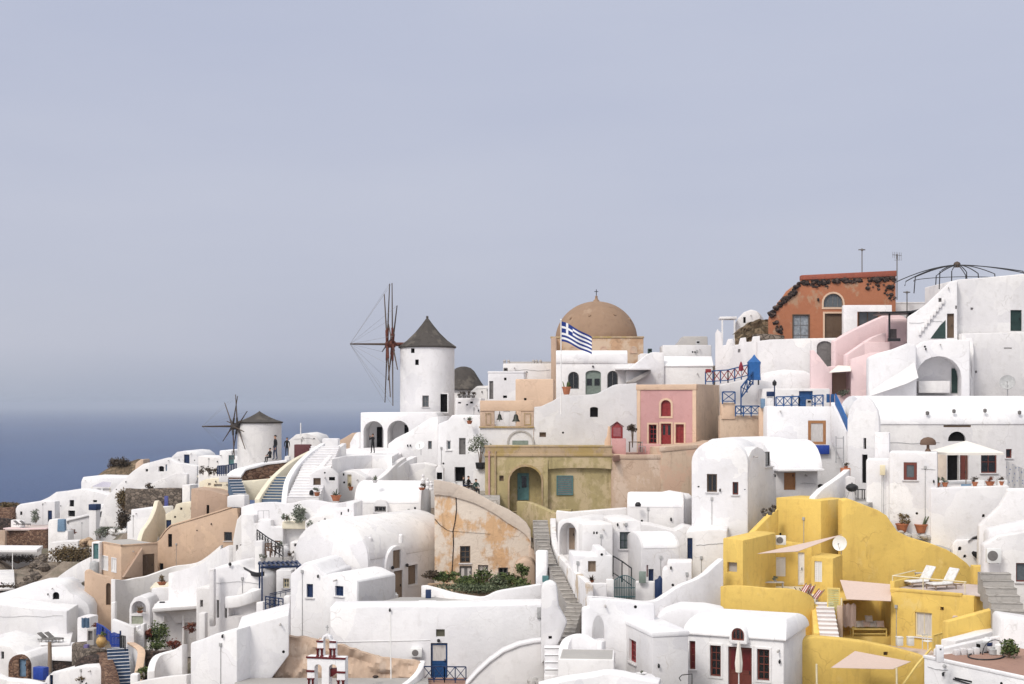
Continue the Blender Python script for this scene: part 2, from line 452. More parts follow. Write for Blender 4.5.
def depth_of(fr,u1,d):
 if isinstance(d,tuple):
  c=fr.pt(u1,0,0);k=(d[1]-CX)/F;a=rad(fr.yaw)
  return(k*c.y-c.x)/(-math.sin(a)-k*math.cos(a))
 return d
class R:pass
def inside(poly,u,z):
 ins=False
 for(a,b),(c,e)in zip(poly,poly[1:]+poly[:1]):
  if(b>z)!=(e>z)and u<(c-a)*(z-b)/(e-b)+a:ins=not ins
 return ins
def dress(root,fr,poly,ops,u0,u1,zb,zt,d,lab,flat):
 """the pipes, lamps, vents and cables that hang on every wall"""
 rnd=random.Random(zlib.crc32(lab.encode()));boxes=[]
 for o in ops:
  x0,y0,x1,y1=o['r'];a,b=fr.uz(x0,y1),fr.uz(x1,y0);boxes.append((a[0]-.22,a[1]-.2,b[0]+.22,b[1]+.25))
 def free(u,z,m=.18):return all(inside(poly,u+i*m,z+j*m)for i in(-1,1)for j in(-1,1))and not any(b[0]<u<b[2]and b[1]<z<b[3]for b in boxes)
 def spot(za,zc,t=30):
  for _ in range(t):
   u,z=rnd.uniform(u0+.2,u1-.2),rnd.uniform(za,zc)
   if free(u,z):return u,z
 h=zt-zb
 for _ in range(1+(u1-u0>4)):
  q=spot(zb+h*.45,zt-.25)
  if q and rnd.random()<.4:part('wall_lamp',MB().lathe(fr.pt(q[0],-.13,q[1]),[(.02,-.1),(.055,-.06),(.065,.05),(.035,.1),(.01,.12)],8).bar(fr.pt(q[0],-.13,q[1]+.1),fr.pt(q[0],.02,q[1]+.1),.03),IRON,root)
 q=spot(zb+h*.3,zt-.3)
 if q and rnd.random()<.4:part('vent',MB().lathe(fr.pt(q[0],.01,q[1]),[(.07,-.03),(.085,.0),(.085,.02),(.01,.02)],10,axis=-fr.n),DARK,root)
 if rnd.random()<.6:
  q=spot(zb+h*.5,zt-.2)
  if q:
   z2=q[1]
   while z2>zb-.5 and free(q[0],z2-.1,.06):z2-=.1
   part('conduit',MB().tube([fr.pt(q[0],-.02,q[1]),fr.pt(q[0],-.02,z2)],.024,5).box(fr,q[0]-.08,q[0]+.08,-.09,.01,q[1],q[1]+.2),GREYP,root)
 if rnd.random()<.3:
  z=zt-h*rnd.uniform(.12,.35);us=[u0+(u1-u0)*k/24 for k in range(1,24)];run=[]
  for u in us:
   if free(u,z,.1):run.append(u)
   elif len(run)>5:break
   else:run=[]
  if len(run)>5:part('cable',MB().tube([fr.pt(u,-.03,z-.06*math.sin((u-u0)*2.1)-.05*rnd.random())for u in run],.015,4),GREYP,root)
 q=spot(zt-min(.7,h*.3),zt-.22)
 if q and rnd.random()<.5:part('spout',MB().tube([fr.pt(q[0],.1,q[1]),fr.pt(q[0],-.32,q[1]-.06)],.05,8),GREYC,root)
 if flat and d>2 and rnd.random()<.6:
  u,w=rnd.uniform(u0+.6,u1-.6),rnd.uniform(d*.3,d*.8)
  part('chimney',MB().box(fr,u-.2,u+.2,w-.2,w+.2,zt-.05,zt+.55),mat_of(root),root,bevel=.05);part('chimney_cap',MB().box(fr,u-.12,u+.12,w-.23,w+.23,zt+.3,zt+.46),DARK,root)
def mat_of(root):return root.children[0].data.materials[0]if root.children and root.children[0].type=='MESH' else WHITE
def house(name,lab,px,Y,yaw,shape,depth,mat=None,ops=(),sops=(),lops=(),foot=2.0,cat='house',group=None,
 roof=None,rise=None,bevel=.09,rmat=None,over=.04,gz=None,clutter=True,parapet=None,pm=None,steps=12,band=None):
 """shape: (x0, ytop, x1, ybottom) or a list of picture points traced on the facade; depth in metres or ('x', column)"""
 mat=mat or WHITE
 fr=Fr(px,Y,yaw)
 if isinstance(shape[0],(int,float)):
  x0,y0,x1,y1=shape
  xm=px
  u0,u1=fr.uz(x0,y1)[0],fr.uz(x1,y1)[0]
  zb,zt=fr.uz(xm,y1)[1],fr.uz(xm,y0)[1]
  poly=[(u0,zb),(u1,zb),(u1,zt),(u0,zt)]
 else:
  poly=[fr.uz(*p)for p in shape]
  u0,u1=min(p[0]for p in poly),max(p[0]for p in poly);zb,zt=min(p[1]for p in poly),max(p[1]for p in poly)
 yb=max(p[1]for p in shape)if not isinstance(shape[0],(int,float))else None
 d=depth_of(fr,u1,depth)
 lo=zb-foot
 pl=[]
 if yb is None:pl=[(u,lo if z==zb else z)for u,z in poly]
 else:pl=[(u,lo if q[1]>yb-2.5 else z)for(u,z),q in zip(poly,shape)]
 r=R();r.fr,r.u0,r.u1,r.zb,r.zt,r.d=fr,u0,u1,zb,zt,d
 root=r.root=thing(name,lab,cat,fr.sub(u0),z=lo,group=group)
 r.side=fr.sub(u1,0,90);r.left=fr.sub(u0,d,-90)
 cut=MB()
 for o in ops:opening(root,fr,o,cut)
 for o in sops:opening(root,r.side,o,cut)
 for o in lops:opening(root,r.left,o,cut)
 if roof=='vaultw':
  c=(u0+u1)/2;q=(u1-u0)/2
  pl=pl[:2]+[(c+q*math.cos(math.pi*k/16),zt+rise*math.sin(math.pi*k/16))for k in range(17)]
 body=MB().prism(fr,pl,0,d)
 if roof=='vaultu':
  body=MB().prismu(fr,[(0,lo),(0,zt)]+[(d/2-d/2*math.cos(math.pi*k/18),zt+(rise-.02)*math.sin(math.pi*k/18))for k in range(1,18)]+[(d,zt),(d,lo)],u0,u1)
 r.wall=part('wall',body,mat,root,bevel=bevel,cut=cut)
 rm=rmat or mat
 if roof=='vaultw':
  n=steps;c=(u0+u1)/2;h=(u1-u0)/2+over
  arc=[(c+h*math.cos(math.pi*k/n),zt-.03+(rise+over)*math.sin(math.pi*k/n))for k in range(n+1)]
  part('roof',MB().prism(fr,arc,.14,d+over),rm,root,bevel=.05)
 elif roof=='vaultu':
  n=steps;h=d/2+over
  arc=[(d/2-h*math.cos(math.pi*k/n),zt-.03+(rise+over)*math.sin(math.pi*k/n))for k in range(n+1)]
  part('roof',MB().prismu(fr,arc,u0+.15-3*(over>.1)*over,u1-.15+3*(over>.1)*over),rm,root,bevel=.05)
 if parapet:
  t=.28
  o_=[(u0-.03,-.03),(u1+.03,-.03),(u1+.03,d+.03),(u0-.03,d+.03)];i_=[(u0+t,t),(u1-t,t),(u1-t,d-t),(u0+t,d-t)]
  m=MB();Ls=[]
  for pl2,z in((o_,zt-.1),(i_,zt-.1),(i_,zt+parapet),(o_,zt+parapet)):Ls.append([fr.pt(a,b,z)for a,b in pl2])
  vs=[p for l in Ls for p in l];fs=[]
  for k in range(4):
   for i in range(4):
    j=(i+1)%4;kk=(k+1)%4;fs.append((k*4+i,k*4+j,kk*4+j,kk*4+i))
  part('parapet',m.add(vs,fs),pm or mat,root,bevel=.06)
 if band:
  for(ya,yb2,bm_)in band:
   za,zb2=fr.uz(px,yb2)[1],fr.uz(px,ya)[1]
   part('cornice',MB().box(fr,u0-.07,u1+.07,-.07,d+.07,za,zb2),bm_,root,bevel=.03)
 if mat in(WHITE,WHITE2,WHITE3,GREYW,PEACH,YELLOW,CREAM)and cat=='house' and u1-u0>1.6 and clutter:
  dress(root,fr,poly,ops,u0,u1,zb,zt,d,lab,roof is None and yb is None)
 g=zb-.4 if gz is None else gz
 for uu in(u0,(u0+u1)/2,u1):
  q=fr.pt(uu,-.4,0);GROUND.append((q.x,q.y,g))
 q=fr.pt((u0+u1)/2,d/2,0);GROUND.append((q.x,q.y,g))
 FOOT.append(([fr.pt(a,b,0)for a,b in((u0,0),(u1,0),(u1,d),(u0,d))],g))
 return r
def wallpath(name,lab,cat,pts,th=.4,drop=1.5,mat=None,bevel=.07,group=None,cap=None,ground=True,sub=3,part_name='wall',zb=None):
 """wall along picture points (px, py of its top, Y[, py of its foot]); th thick, standing `drop` m (or down to the foot)"""
 mat=mat or WHITE
 P=[W(p[0],p[1],p[2])for p in pts]
 B=[W(p[0],p[3],p[2]).z if len(p)>3 else(P[i].z-drop)for i,p in enumerate(pts)]
 if zb is not None:B=[zb]*len(P)
 Q=[(p.x,p.y,p.z,b)for p,b in zip(P,B)]
 if sub>1 and len(Q)>2:
  out=[]
  for i in range(len(Q)-1):
   p0,p1,p2,p3=Q[max(i-1,0)],Q[i],Q[i+1],Q[min(i+2,len(Q)-1)]
   for k in range(sub):
    t=k/sub
    out.append(tuple(.5*(2*b+(c-a)*t+(2*a-5*b+4*c-d)*t*t+(-a+3*b-3*c+d)*t**3)for a,b,c,d in zip(p0,p1,p2,p3)))
  out.append(Q[-1]);Q=out
 loops=[]
 def rib(shift,dz=0,zlow=None):
  L=[]
  for i,q in enumerate(Q):
   a,b=Q[max(i-1,0)],Q[min(i+1,len(Q)-1)]
   d=Vector((b[0]-a[0],b[1]-a[1],0)).normalized();n=Vector((-d.y,d.x,0))
   L.append((Vector((q[0],q[1],0)),n,q[2],q[3]))
  return L
 L=rib(0)
 h=th/2
 lp=[[p-n*h+Vector((0,0,b)),p+n*h+Vector((0,0,b)),p+n*h+Vector((0,0,z)),p-n*h+Vector((0,0,z))]for p,n,z,b in L]
 if cap:
  at=lp[0][0].copy()
  root=thing(name,lab,cat,(Q[0][0],Q[0][1],min(q[3]for q in Q)),group=group)
  part(part_name,MB().loft(lp),mat,root,bevel=bevel)
  h2=h+cap.get('o',.06);t=cap.get('t',.14)
  lc=[[p-n*h2+Vector((0,0,z-.02)),p+n*h2+Vector((0,0,z-.02)),p+n*h2+Vector((0,0,z+t)),p-n*h2+Vector((0,0,z+t))]for p,n,z,b in L]
  part('coping',MB().loft(lc),cap['m'],root,bevel=.05)
  o=root
 else:
  o=solo(name,lab,cat,MB().loft(lp),mat,bevel=bevel,group=group)
 if ground:
  for q in Q[::max(1,len(Q)//6)]:GROUND.append((q[0],q[1],q[3]+(.0 if len(pts[0])>3 else .3)))
 return o
def slab(name,lab,cat,pts,th=.25,mat=None,z=None,bevel=.05,group=None,Y=None,ground=True,root=None):
 """horizontal surface traced in the picture on the plane at height z (or through the first point at distance Y)"""
 if z is None:z=W(pts[0][0],pts[0][1],Y).z
 P=[Wz(x,y,z)for x,y in pts]
 mb=MB().plan([(p.x,p.y)for p in P],z-th,z)
 if ground:
  for p in P:GROUND.append((p.x,p.y,z-th-.1))
  FOOT.append((P,z-th-.1))
 if root is not None:return part(name,mb,mat or FLOOR,root,bevel=bevel)
 return solo(name,lab,cat,mb,mat or FLOOR,bevel=bevel,group=group)
def floorp(name,lab,cat,ref,pts,mat=None,th=1.0,group=None):
 """level floor at the height of picture point ref=(px, py, Y); outline as (px, Y) pairs"""
 z=W(*ref).z;P=[((px-CX)/F*Y,Y)for px,Y in pts]
 for p in P:GROUND.append((p[0],p[1],z-th-.1))
 FOOT.append(([Vector((*p,0))for p in P],z-th-.1))
 return solo(name,lab,cat,MB().plan(P,z-th,z),mat or FLOOR,bevel=.03,group=group)
def stairs(name,lab,A,B,width,n,tread=None,riser=None,skew=None,foot=.9,cat='stairs',group=None,lipw=.05,nosing=None):
 """straight flight from A (bottom, front edge) to B (top), picture points (px, py, Y); width metres"""
 a,b=W(*A),W(*B)
 d=Vector((b.x-a.x,b.y-a.y,0));run=d.length;d.normalize();s=Vector((-d.y,d.x,0))*(-1)
 root=thing(name,lab,cat,a,yaw=math.degrees(math.atan2(s.y,s.x)),group=group)
 T,Rr,Ns=MB(),MB(),MB()
 h=width/2
 for i in range(n):
  z=a.z+(b.z-a.z)*(i+1)/n;p=a+d*run*i/n;q=a+d*run*(i+1)/n
  def pp(pt,k,zz):return Vector((pt.x+s.x*k,pt.y+s.y*k,zz))
  q2=q+d*.02;lo=a.z+(b.z-a.z)*i/n-foot
  Rr.loft([[pp(p,-h,lo),pp(p,h,lo),pp(q2,h,lo),pp(q2,-h,lo)],[pp(p,-h,z-lipw),pp(p,h,z-lipw),pp(q2,h,z-lipw),pp(q2,-h,z-lipw)]])
  e=p-d*.03
  T.loft([[pp(e,-h-.01,z-lipw),pp(e,h+.01,z-lipw),pp(q,h+.01,z-lipw),pp(q,-h-.01,z-lipw)],[pp(e,-h-.01,z),pp(e,h+.01,z),pp(q,h+.01,z),pp(q,-h-.01,z)]])
  if nosing:
   e1,e2=p-d*.045,p+d*.03
   Ns.loft([[pp(e1,-h-.02,z-.035),pp(e1,h+.02,z-.035),pp(e2,h+.02,z-.035),pp(e2,-h-.02,z-.035)],[pp(e1,-h-.02,z+.006),pp(e1,h+.02,z+.006),pp(e2,h+.02,z+.006),pp(e2,-h-.02,z+.006)]])
  GROUND.append((p.x,p.y,lo+foot*.6))
 part('riser',Rr,riser or WHITE2,root);part('tread',T,tread or WHITE,root,bevel=.012,seg=1)
 if nosing:part('nosing',Ns,nosing,root)
 FOOT.append(([a-s*h,a+s*h,b+s*h,b-s*h],min(a.z,b.z)-foot*.4))
 return root
def railing(name,lab,pts,h,mat,bays=4,pat='X',group=None,t=.035,cat='railing',feet=0,lat=None):
 """pts: world points along the foot; posts, two rails and a lattice"""
 m=MB();m0=m;m2=MB();up=Vector((0,0,h));P=[Vector(p)for p in pts]
 for a,b in zip(P,P[1:]):
  m=m0;m.bar(a+up,b+up,t*1.3);m.bar(a+Vector((0,0,.1)),b+Vector((0,0,.1)),t)
  for i in range(bays+1):
   c=a.lerp(b,i/bays);m.bar(c-Vector((0,0,.12+feet)),c+up,t*1.25)
  m=m2 if lat else m0
  for i in range(bays):
   c,d=a.lerp(b,i/bays),a.lerp(b,(i+1)/bays)
   if pat=='X':
    m.bar(c+Vector((0,0,.1)),d+up,t*.8);m.bar(c+up,d+Vector((0,0,.1)),t*.8)
   elif pat=='V':
    for k in range(1,4):
     e=c.lerp(d,k/4);m.bar(e+Vector((0,0,.1)),e+up,t*.7)
   elif pat=='S':
    e=c.lerp(d,.5)
    for zc,rr in((.33,.17),(.68,.15)):
     cc=e+Vector((0,0,h*zc));dd=(d-c).normalized()
     m.tube([cc+(dd*math.cos(q)+Vector((0,0,1))*math.sin(q))*h*rr for q in[k*math.pi/5 for k in range(10)]],t*.4,4)
 if lat:
  root=thing(name,lab,cat,P[0],group=group);part('frame',m0,mat,root);part('lattice',m2,lat,root);return root
 return solo(name,lab,cat,m0,mat,group=group)
def bush(name,lab,c,r,n,size,mat,seed=1,cat='shrub',group=None,trunk=None,stem_mat=None):
 rnd=random.Random(seed);n=int(n*(2.6 if name in('scrub','scrub_bush','hedge')else 1.6));size*=1.12
 root=thing(name,lab,cat,Vector(c)-Vector((0,0,r[2])),group=group)
 part('crown' if trunk else 'foliage',MB().leaves(c,r,n,size,rnd),mat,root,raw=True,smooth=0)
 m=MB()
 b=Vector(c)-Vector((0,0,r[2]*(trunk or 1)))
 for k in range(5):
  a=k*1.256+rnd.random()
  e=Vector(c)+Vector((math.cos(a)*r[0]*.55,math.sin(a)*r[1]*.55,r[2]*rnd.uniform(.0,.5)))
  mid=Vector((b.x,b.y,c[2]-r[2]*.6)).lerp(e,.35)
  m.tube([b,mid,e],.04*max(r)+.015,5,.008)
 part('trunk' if trunk else 'stem',m,stem_mat or BROWN,root)
 return root
def pot_prof(r,h):
 return[(r*.62,0),(r*.7,h*.1),(r*.95,h*.75),(r*1.0,h*.85),(r*1.1,h*.86),(r*1.1,h),(r*.95,h),(r*.9,h*.86),(.01,h*.84)]
def potted(lab,p,r=.25,h=.4,kind='bush',leaf=None,seed=1,name='potted_plant',pm=None,fr=None,group=None):
 rnd=random.Random(seed);p=Vector(p);fr_=fr or r*1.5
 root=thing(name,lab,'potted plant',p,group=group)
 part('pot',MB().lathe(p,pot_prof(r,h),16),pm or TERRA,root)
 m=MB();top=p+Vector((0,0,h*.85))
 if kind=='agave':
  for k in range(22):
   a=rnd.uniform(0,6.28);el=rnd.uniform(.35,1.4);L=fr_*rnd.uniform(1.1,1.7)
   d=Vector((math.cos(a)*math.cos(el),math.sin(a)*math.cos(el),math.sin(el)));s=d.cross(Vector((0,0,1))).normalized()*.05
   q=top+d*L*.55;e=top+d*L+Vector((0,0,-.12*L*(1.4-el)))
   m.add([top-s,top+s,q+s*.9,q-s*.9,e],[(0,1,2,3),(3,2,4)])
 elif kind=='cactus':
  for k in range(9):
   a=rnd.uniform(0,6.28);l=Vector((math.cos(a)*rnd.uniform(.1,.5),math.sin(a)*rnd.uniform(.1,.5),1)).normalized()
   b=top+Vector((math.cos(a),math.sin(a),0))*r*.5;m.tube([b,b+l*fr_*.8,b+l*fr_*rnd.uniform(1.1,1.9)],.07,6,.03)
 else:
  m.leaves(top+Vector((0,0,fr_*.7)),(fr_,fr_,fr_*.85),170,max(.05,fr_*.2),rnd)
  m.tube([top-Vector((0,0,.05)),top+Vector((0,0,fr_*.6))],.03,5)
 part('plant',m,leaf or LEAF,root,raw=True,smooth=0)
 return root
def dish(lab,c,r,face,mat=None,group=None,stand=.5):
 """satellite dish looking along `face`"""
 c=Vector(c);f=Vector(face).normalized();root=thing('satellite_dish',lab,'satellite dish',c-Vector((0,0,r+stand)),group=group)
 prof=[(0.01,0)]+[(r*k/6,r*.28*(k/6)**2)for k in range(1,7)]+[(r*.99,r*.28+.02)]+[(r*k/6,r*.28*(k/6)**2+.025)for k in range(5,0,-1)]
 part('bowl',MB().lathe(c,prof,24,axis=f),mat or GREYP,root)
 tip=c+f*r*.95+Vector((0,0,-r*.1))
 a=MB().tube([c+Vector((0,0,-r*.95))+f*r*.25,tip],.018,5)
 ar=part('arm',a,STEEL,root)
 part('receiver',MB().lathe(tip-f*.06,[(.04,0),(.05,.05),(.03,.12)],10,axis=-f),GREYP,ar)
 part('pole',MB().tube([c-f*.03,c-f*.12-Vector((0,0,.1)),c-f*.12-Vector((0,0,r+stand))],.03,6),STEEL,root)
 return root
def ac_unit(lab,fr,x0,y0,x1,y1,d=.32,group=None):
 (u0,z0),(u1,z1)=fr.uz(x0,y1),fr.uz(x1,y0)
 root=thing('air_conditioner',lab,'air conditioner',fr.sub(u0),z=z0,group=group)
 part('casing',MB().box(fr,u0,u1,-d,-.02,z0,z1),WPLAST,root,bevel=.025)
 c=fr.pt(u0+(u1-u0)*.4,-d-.002,(z0+z1)/2);r=min(u1-u0,z1-z0)*.36
 g=MB().lathe(c,[(r,0),(r,.015),(r*.3,.02),(.01,.02)],20,axis=-fr.n)
 part('fan_grille',g,GREYD,root)
 b=MB()
 for k in(.2,.8):b.box(fr,u0+(u1-u0)*k-.02,u0+(u1-u0)*k+.02,-d,-.0,z0-.05,z0+.002)
 part('bracket',b,STEEL,root)
 return root
def sail(lab,corners,mat=CANVASP,sag=.25,group=None,posts=(),th=.02,n=8):
 """shade cloth between four (or three) points"""
 c=[Vector(p)for p in corners]
 if len(c)==3:c.append(c[2]+(c[1]-c[2])*.04)
 rows=[]
 for i in range(n+1):
  r=[]
  for j in range(n+1):
   s,t=i/n,j/n;p=(c[0].lerp(c[1],t)).lerp(c[3].lerp(c[2],t),s)
   p=p-Vector((0,0,sag*16*s*(1-s)*t*(1-t)*.9));r.append(p)
  rows.append(r)
 root=thing('shade_sail',lab,'shade sail',c[0],group=group)
 part('canvas',MB().sheet(rows,th),mat,root,smooth=60)
 for a,b in posts:part('post',MB().tube([a,b],.05,8),CREAMP,root)
 return root
def parasol(lab,p,h,r,mat=CANVASC,closed=False,group=None,seg=8):
 p=Vector(p);root=thing('parasol',lab,'parasol',p,group=group)
 part('pole',MB().tube([p,p+Vector((0,0,h))],.03,8),LBROWN if not closed else WPAINT,root)
 if closed:
  prof=[(.06,-h*.62),(.13,-h*.6),(.16,-h*.42),(.11,-h*.2),(.05,-.03),(.02,.04)]
  L=[]
  for rr,z in prof:
   L.append([p+Vector((math.cos(t)*rr*(1+.25*math.cos(4*t)),math.sin(t)*rr*(1+.25*math.cos(4*t)),h+z))for t in[2*math.pi*k/24 for k in range(24)]])
  part('canopy',MB().loft(L),mat,root)
 else:
  m=MB();top=p+Vector((0,0,h));ed=[top+Vector((math.cos(2*math.pi*(k+.5)/seg)*r,math.sin(2*math.pi*(k+.5)/seg)*r,-r*.28))for k in range(seg)]
  dn=Vector((0,0,-.16));vs=[top]+ed+[top-Vector((0,0,.03))]+[e+dn for e in ed]
  fs=[]
  for k in range(seg):
   j=(k+1)%seg;fs+=[(0,1+k,1+j),(1+k,seg+2+k,seg+2+j,1+j)]
  part('canopy',m.add(vs,fs),mat,root,smooth=10,raw=True)
  ri=MB()
  for e in ed:ri.tube([top-Vector((0,0,.05)),e-Vector((0,0,.05))],.012,4)
  part('rib',ri,LBROWN,root)
 return root
def limb(m,pts,radii,seg=8):
 L=[];pts=[Vector(p)for p in pts]
 for i,p in enumerate(pts):
  d=(pts[min(i+1,len(pts)-1)]-pts[max(i-1,0)]).normalized()
  a=d.cross(Vector((0,1,0))if abs(d.y)<.9 else Vector((1,0,0))).normalized();b=d.cross(a)
  L.append([p+(a*math.cos(t)+b*math.sin(t))*radii[i]for t in[2*math.pi*k/seg for k in range(seg)]])
 m.loft(L)
def person(lab,p,heading,h=1.72,pose='stand',top=None,legs=None,arms='down',hair=None,group=None,bald=False):
 """one continuous skinned body; built facing -Y at the origin, turned by heading"""
 s=h/1.72;V=lambda x,y,z:Vector((x*s,y*s,z*s))
 sit=pose=='sit';hz=.48 if sit else .92
 vs,es,rs=[],[],[]
 def a(v,r,par=None):
  vs.append(v);rs.append(r*s);i=len(vs)-1
  if par is not None:es.append((par,i))
  return i
 pel=a(V(0,0,hz),.135);ab=a(V(0,-.01,hz+.18),.125,pel);ch=a(V(0,.0,hz+.38),.15,ab);nk=a(V(0,.01,hz+.53),.06,ch)
 hd0=a(V(0,-.01,hz+.62),.075,nk);hd=a(V(0,-.02,hz+.70),.095,hd0);a(V(0,-.01,hz+.78),.07,hd)
 hands=[]
 for sd in(-1,1):
  if sit:
   hip=a(V(sd*.09,-.02,hz-.01),.09,pel);kn=a(V(sd*.12,-.42,hz+.02),.065,hip);an=a(V(sd*.12,-.44,.09),.045,kn);a(V(sd*.12,-.58,.04),.04,an)
  else:
   st=.05*sd
   hip=a(V(sd*.09,0,hz-.08),.085,pel);kn=a(V(sd*.10,-.02+st,.5),.062,hip);an=a(V(sd*.11,.02+st*1.5,.09),.042,kn);a(V(sd*.12,-.12+st*1.5,.045),.042,an)
  sh=a(V(sd*.18,.01,hz+.46),.06,ch)
  if arms=='camera':el,wr=V(sd*.24,-.14,hz+.27),V(sd*.06,-.32,hz+.56)
  elif arms=='fwd':el,wr=V(sd*.25,-.08,hz+.2),V(sd*.13,-.33,hz+.16)
  elif arms=='side':el,wr=(V(sd*.26,-.05,hz+.3),V(sd*.30,-.40,hz+.42))
  else:el,wr=V(sd*.24,.03,hz+.19),V(sd*.25,-.06,hz-.05)
  e=a(el,.045,sh);w=a(wr,.033,e);dr=(wr-el).normalized();hn=a(wr+dr*.08*s,.036,w)
  hands.append((wr+dr*.1*s,dr,sd))
 me=bpy.data.meshes.new('body');me.from_pydata(vs,es,[])
 o=bpy.data.objects.new('tmp_body',me);COL.objects.link(o)
 md=o.modifiers.new('s','SKIN');md.use_smooth_shade=True
 for i,r in enumerate(rs):me.skin_vertices[0].data[i].radius=(r,r*(.8 if i<3 else 1))
 me.skin_vertices[0].data[0].use_root=True
 sb=o.modifiers.new('d','SUBSURF');sb.levels=sb.render_levels=1
 dg=bpy.context.evaluated_depsgraph_get();dg.update()
 m2=bpy.data.meshes.new_from_object(o.evaluated_get(dg));bpy.data.objects.remove(o)
 m2.materials.clear()
 for mt in(SKIN,top or CBLK,legs or CBLU,CBLK):m2.materials.append(mt)
 zs=s
 for pl in m2.polygons:
  c=pl.center
  k=1
  if c.z>(hz+.545)*s:k=0
  elif sit:
   if c.z<.07*s:k=3
   elif c.z<(hz+.05)*s:k=2
  else:
   if c.z<.07*s:k=3
   elif c.z<(hz+.02)*s and abs(c.x)<.2*s:k=2
  for q,dr,sd in hands:
   if(c-q).length<.11*s:k=0
  pl.material_index=k
 ex=MB()
 for q,dr,sd in hands:
  x=dr.cross(Vector((0,0,1))if abs(dr.z)<.9 else Vector((1,0,0))).normalized()
  for i,L in enumerate((.06,.075,.08,.065)):
   b=q+x*(i-1.5)*.018*s;ex.tube([b,b+dr*L*.6*s,b+(dr*L+Vector((0,0,-.02)))*s],.009*s,5,.006*s)
  b=q-dr*.05*s+x*sd*.03*s;ex.tube([b,b+(x*sd*.03+dr*.02)*s,b+(x*sd*.035+dr*.055)*s],.01*s,5,.007*s)
 ex.lathe(V(0,-.115,hz+.685),[(.005*s,.0),(.014*s,.01*s),(.006*s,.04*s)],6)
 for sd in(-1,1):ex.lathe(V(sd*.088,0,hz+.69),[(.005*s,-.03*s),(.016*s,0),(.005*s,.03*s)],6)
 bm=bmesh.new();bm.from_mesh(m2)
 vv=[bm.verts.new(v)for v in ex.v]
 for f in ex.f:
  ff=bm.faces.new([vv[i]for i in f]);ff.material_index=0;ff.smooth=True
 bm.to_mesh(m2);bm.free()
 root=bpy.data.objects.new('person',m2);COL.objects.link(root)
 root.location=p;root.rotation_euler=(0,0,rad(heading));label(root,lab,'person',group)
 if not bald:
  hm=MB();n=12
  L=[[V(math.cos(t)*rr,math.sin(t)*rr+.012+(.012 if z<.72 else 0),hz+z)for t in[2*math.pi*k/n for k in range(n)]]for rr,z in((.085,.70),(.103,.735),(.09,.785),(.055,.815),(.01,.825))]
  hm.loft(L)
  me3=bpy.data.meshes.new('hair');me3.from_pydata(hm.v,[],hm.f);fix(me3);me3.materials.append(hair or HAIR)
  me3.polygons.foreach_set('use_smooth',[True]*len(me3.polygons))
  ho=bpy.data.objects.new('hair',me3);COL.objects.link(ho);ho.parent=root
 return root
HAZE_D=9e-5
HAZE_C=(.66,.73,.88)
SUN_A,SUN_E,SUN_S,SUN_ANG=-145,45,1.75,13.0
BG_S,AUR,EXPO=.1,.9,0.05
SKY0,SKY1,SKY2,SKY3,SKY4,SKYZ=(.43,.475,.585),(.55,.575,.685),(.565,.585,.70),(.545,.575,.705),(.82,.83,.86),(.96,.96,.96)
G_FAR='white houses at the tip of the village'
def rocks(name,lab,pts,n,r,mat,seed,kind=None,cat='rock'):
 rnd=random.Random(seed);heap=MB()
 for k in range(n):
  a,b=rnd.choice(list(zip(pts,pts[1:])));t=rnd.random();p=a.lerp(b,t)+Vector((rnd.uniform(-r,r),rnd.uniform(-r,r),rnd.uniform(-.2,.2)*r))
  q=r*rnd.uniform(.3,1);L=[];m=heap if n>16 else MB()
  for zz,k2 in((-.9,.5),(-.4,.95),(.2,1),(.7,.6),(.85,.1)):
   L.append([p+Vector((math.cos(t2)*q*k2*rnd.uniform(.75,1.2),math.sin(t2)*q*k2*rnd.uniform(.75,1.2),zz*q*.8))for t2 in[2*math.pi*j/7 for j in range(7)]])
  m.loft(L)
  if n<=16:solo('stone',lab,cat,m,mat,smooth=25,group=lab)
 if n>16:label(part('rubble',heap,mat,smooth=25),lab,cat)['kind']='stuff'
kn=MB();KP=[(88,480),(97,473),(108,466),(120,464),(134,459.5),(143,460),(150,470),(150,500),(84,500)]
L=[]
for w,k in((-3,.45),(0,.9),(3,1),(7,.9),(11,.3)):
 fr_=Fr(115,262,0);c=fr_.uz(118,500)
 L.append([fr_.pt(c[0]+(u-c[0])*k,w,c[1]+(z-c[1])*k)for u,z in[fr_.uz(*p)for p in KP]])
label(part('knoll',kn.loft(L),KNOLL,smooth=50),'rocky brown knoll at the headland behind the white terraces','knoll')
bush('scrub_bush','round dry brown bush on the knoll above the sea, the left one',W(114,463.5,264),(1.3,1.1,1.05),420,.16,LEAFD,11,group='bushes on the headland knoll')
bush('scrub_bush','wider dry brown bush on the knoll above the sea, nearer the tan rock',W(122.5,462.5,262),(1.5,1.2,1.05),460,.16,LEAFD,12,group='bushes on the headland knoll')
house('boulder_wall','pale tan rock wall at the top end of the headland knoll',139,255,-10,[(133,470),(143,470),(143.5,459),(140,459.5),(135,463)],3,TANL,foot=3,cat='wall',bevel=.3)
h=house('white_house','long white terraced house below the knoll with a low parapet',103,246,-8,[(81,500),(127,500),(127,478),(83,477),(81,482)],9,WHITE3,foot=4,group=G_FAR,
 ops=[O('vent',81,489.5,90,492.5,rec=.5),O('vent',97,488.5,101,491.5,p=GREYW),O('vent',103,488.5,111,491.5,p=GREYW)])
q0,q1,q2,q3=W(92,486.5,243),W(103,481.5,244.5),W(111,482.5,244),W(110,487,242.5)
sail('lilac grey cloth standing in for a shaded wall on the far white terrace below the knoll',[q0,q1,q2,q3],mat=paint('lilac_wall_shade',(.45,.43,.5),.9),posts=[(q3,q3-Vector((0,0,2.2))),(q0,q0-Vector((0,0,2)))])  # lilac cloth colour stands in for a wall in shade
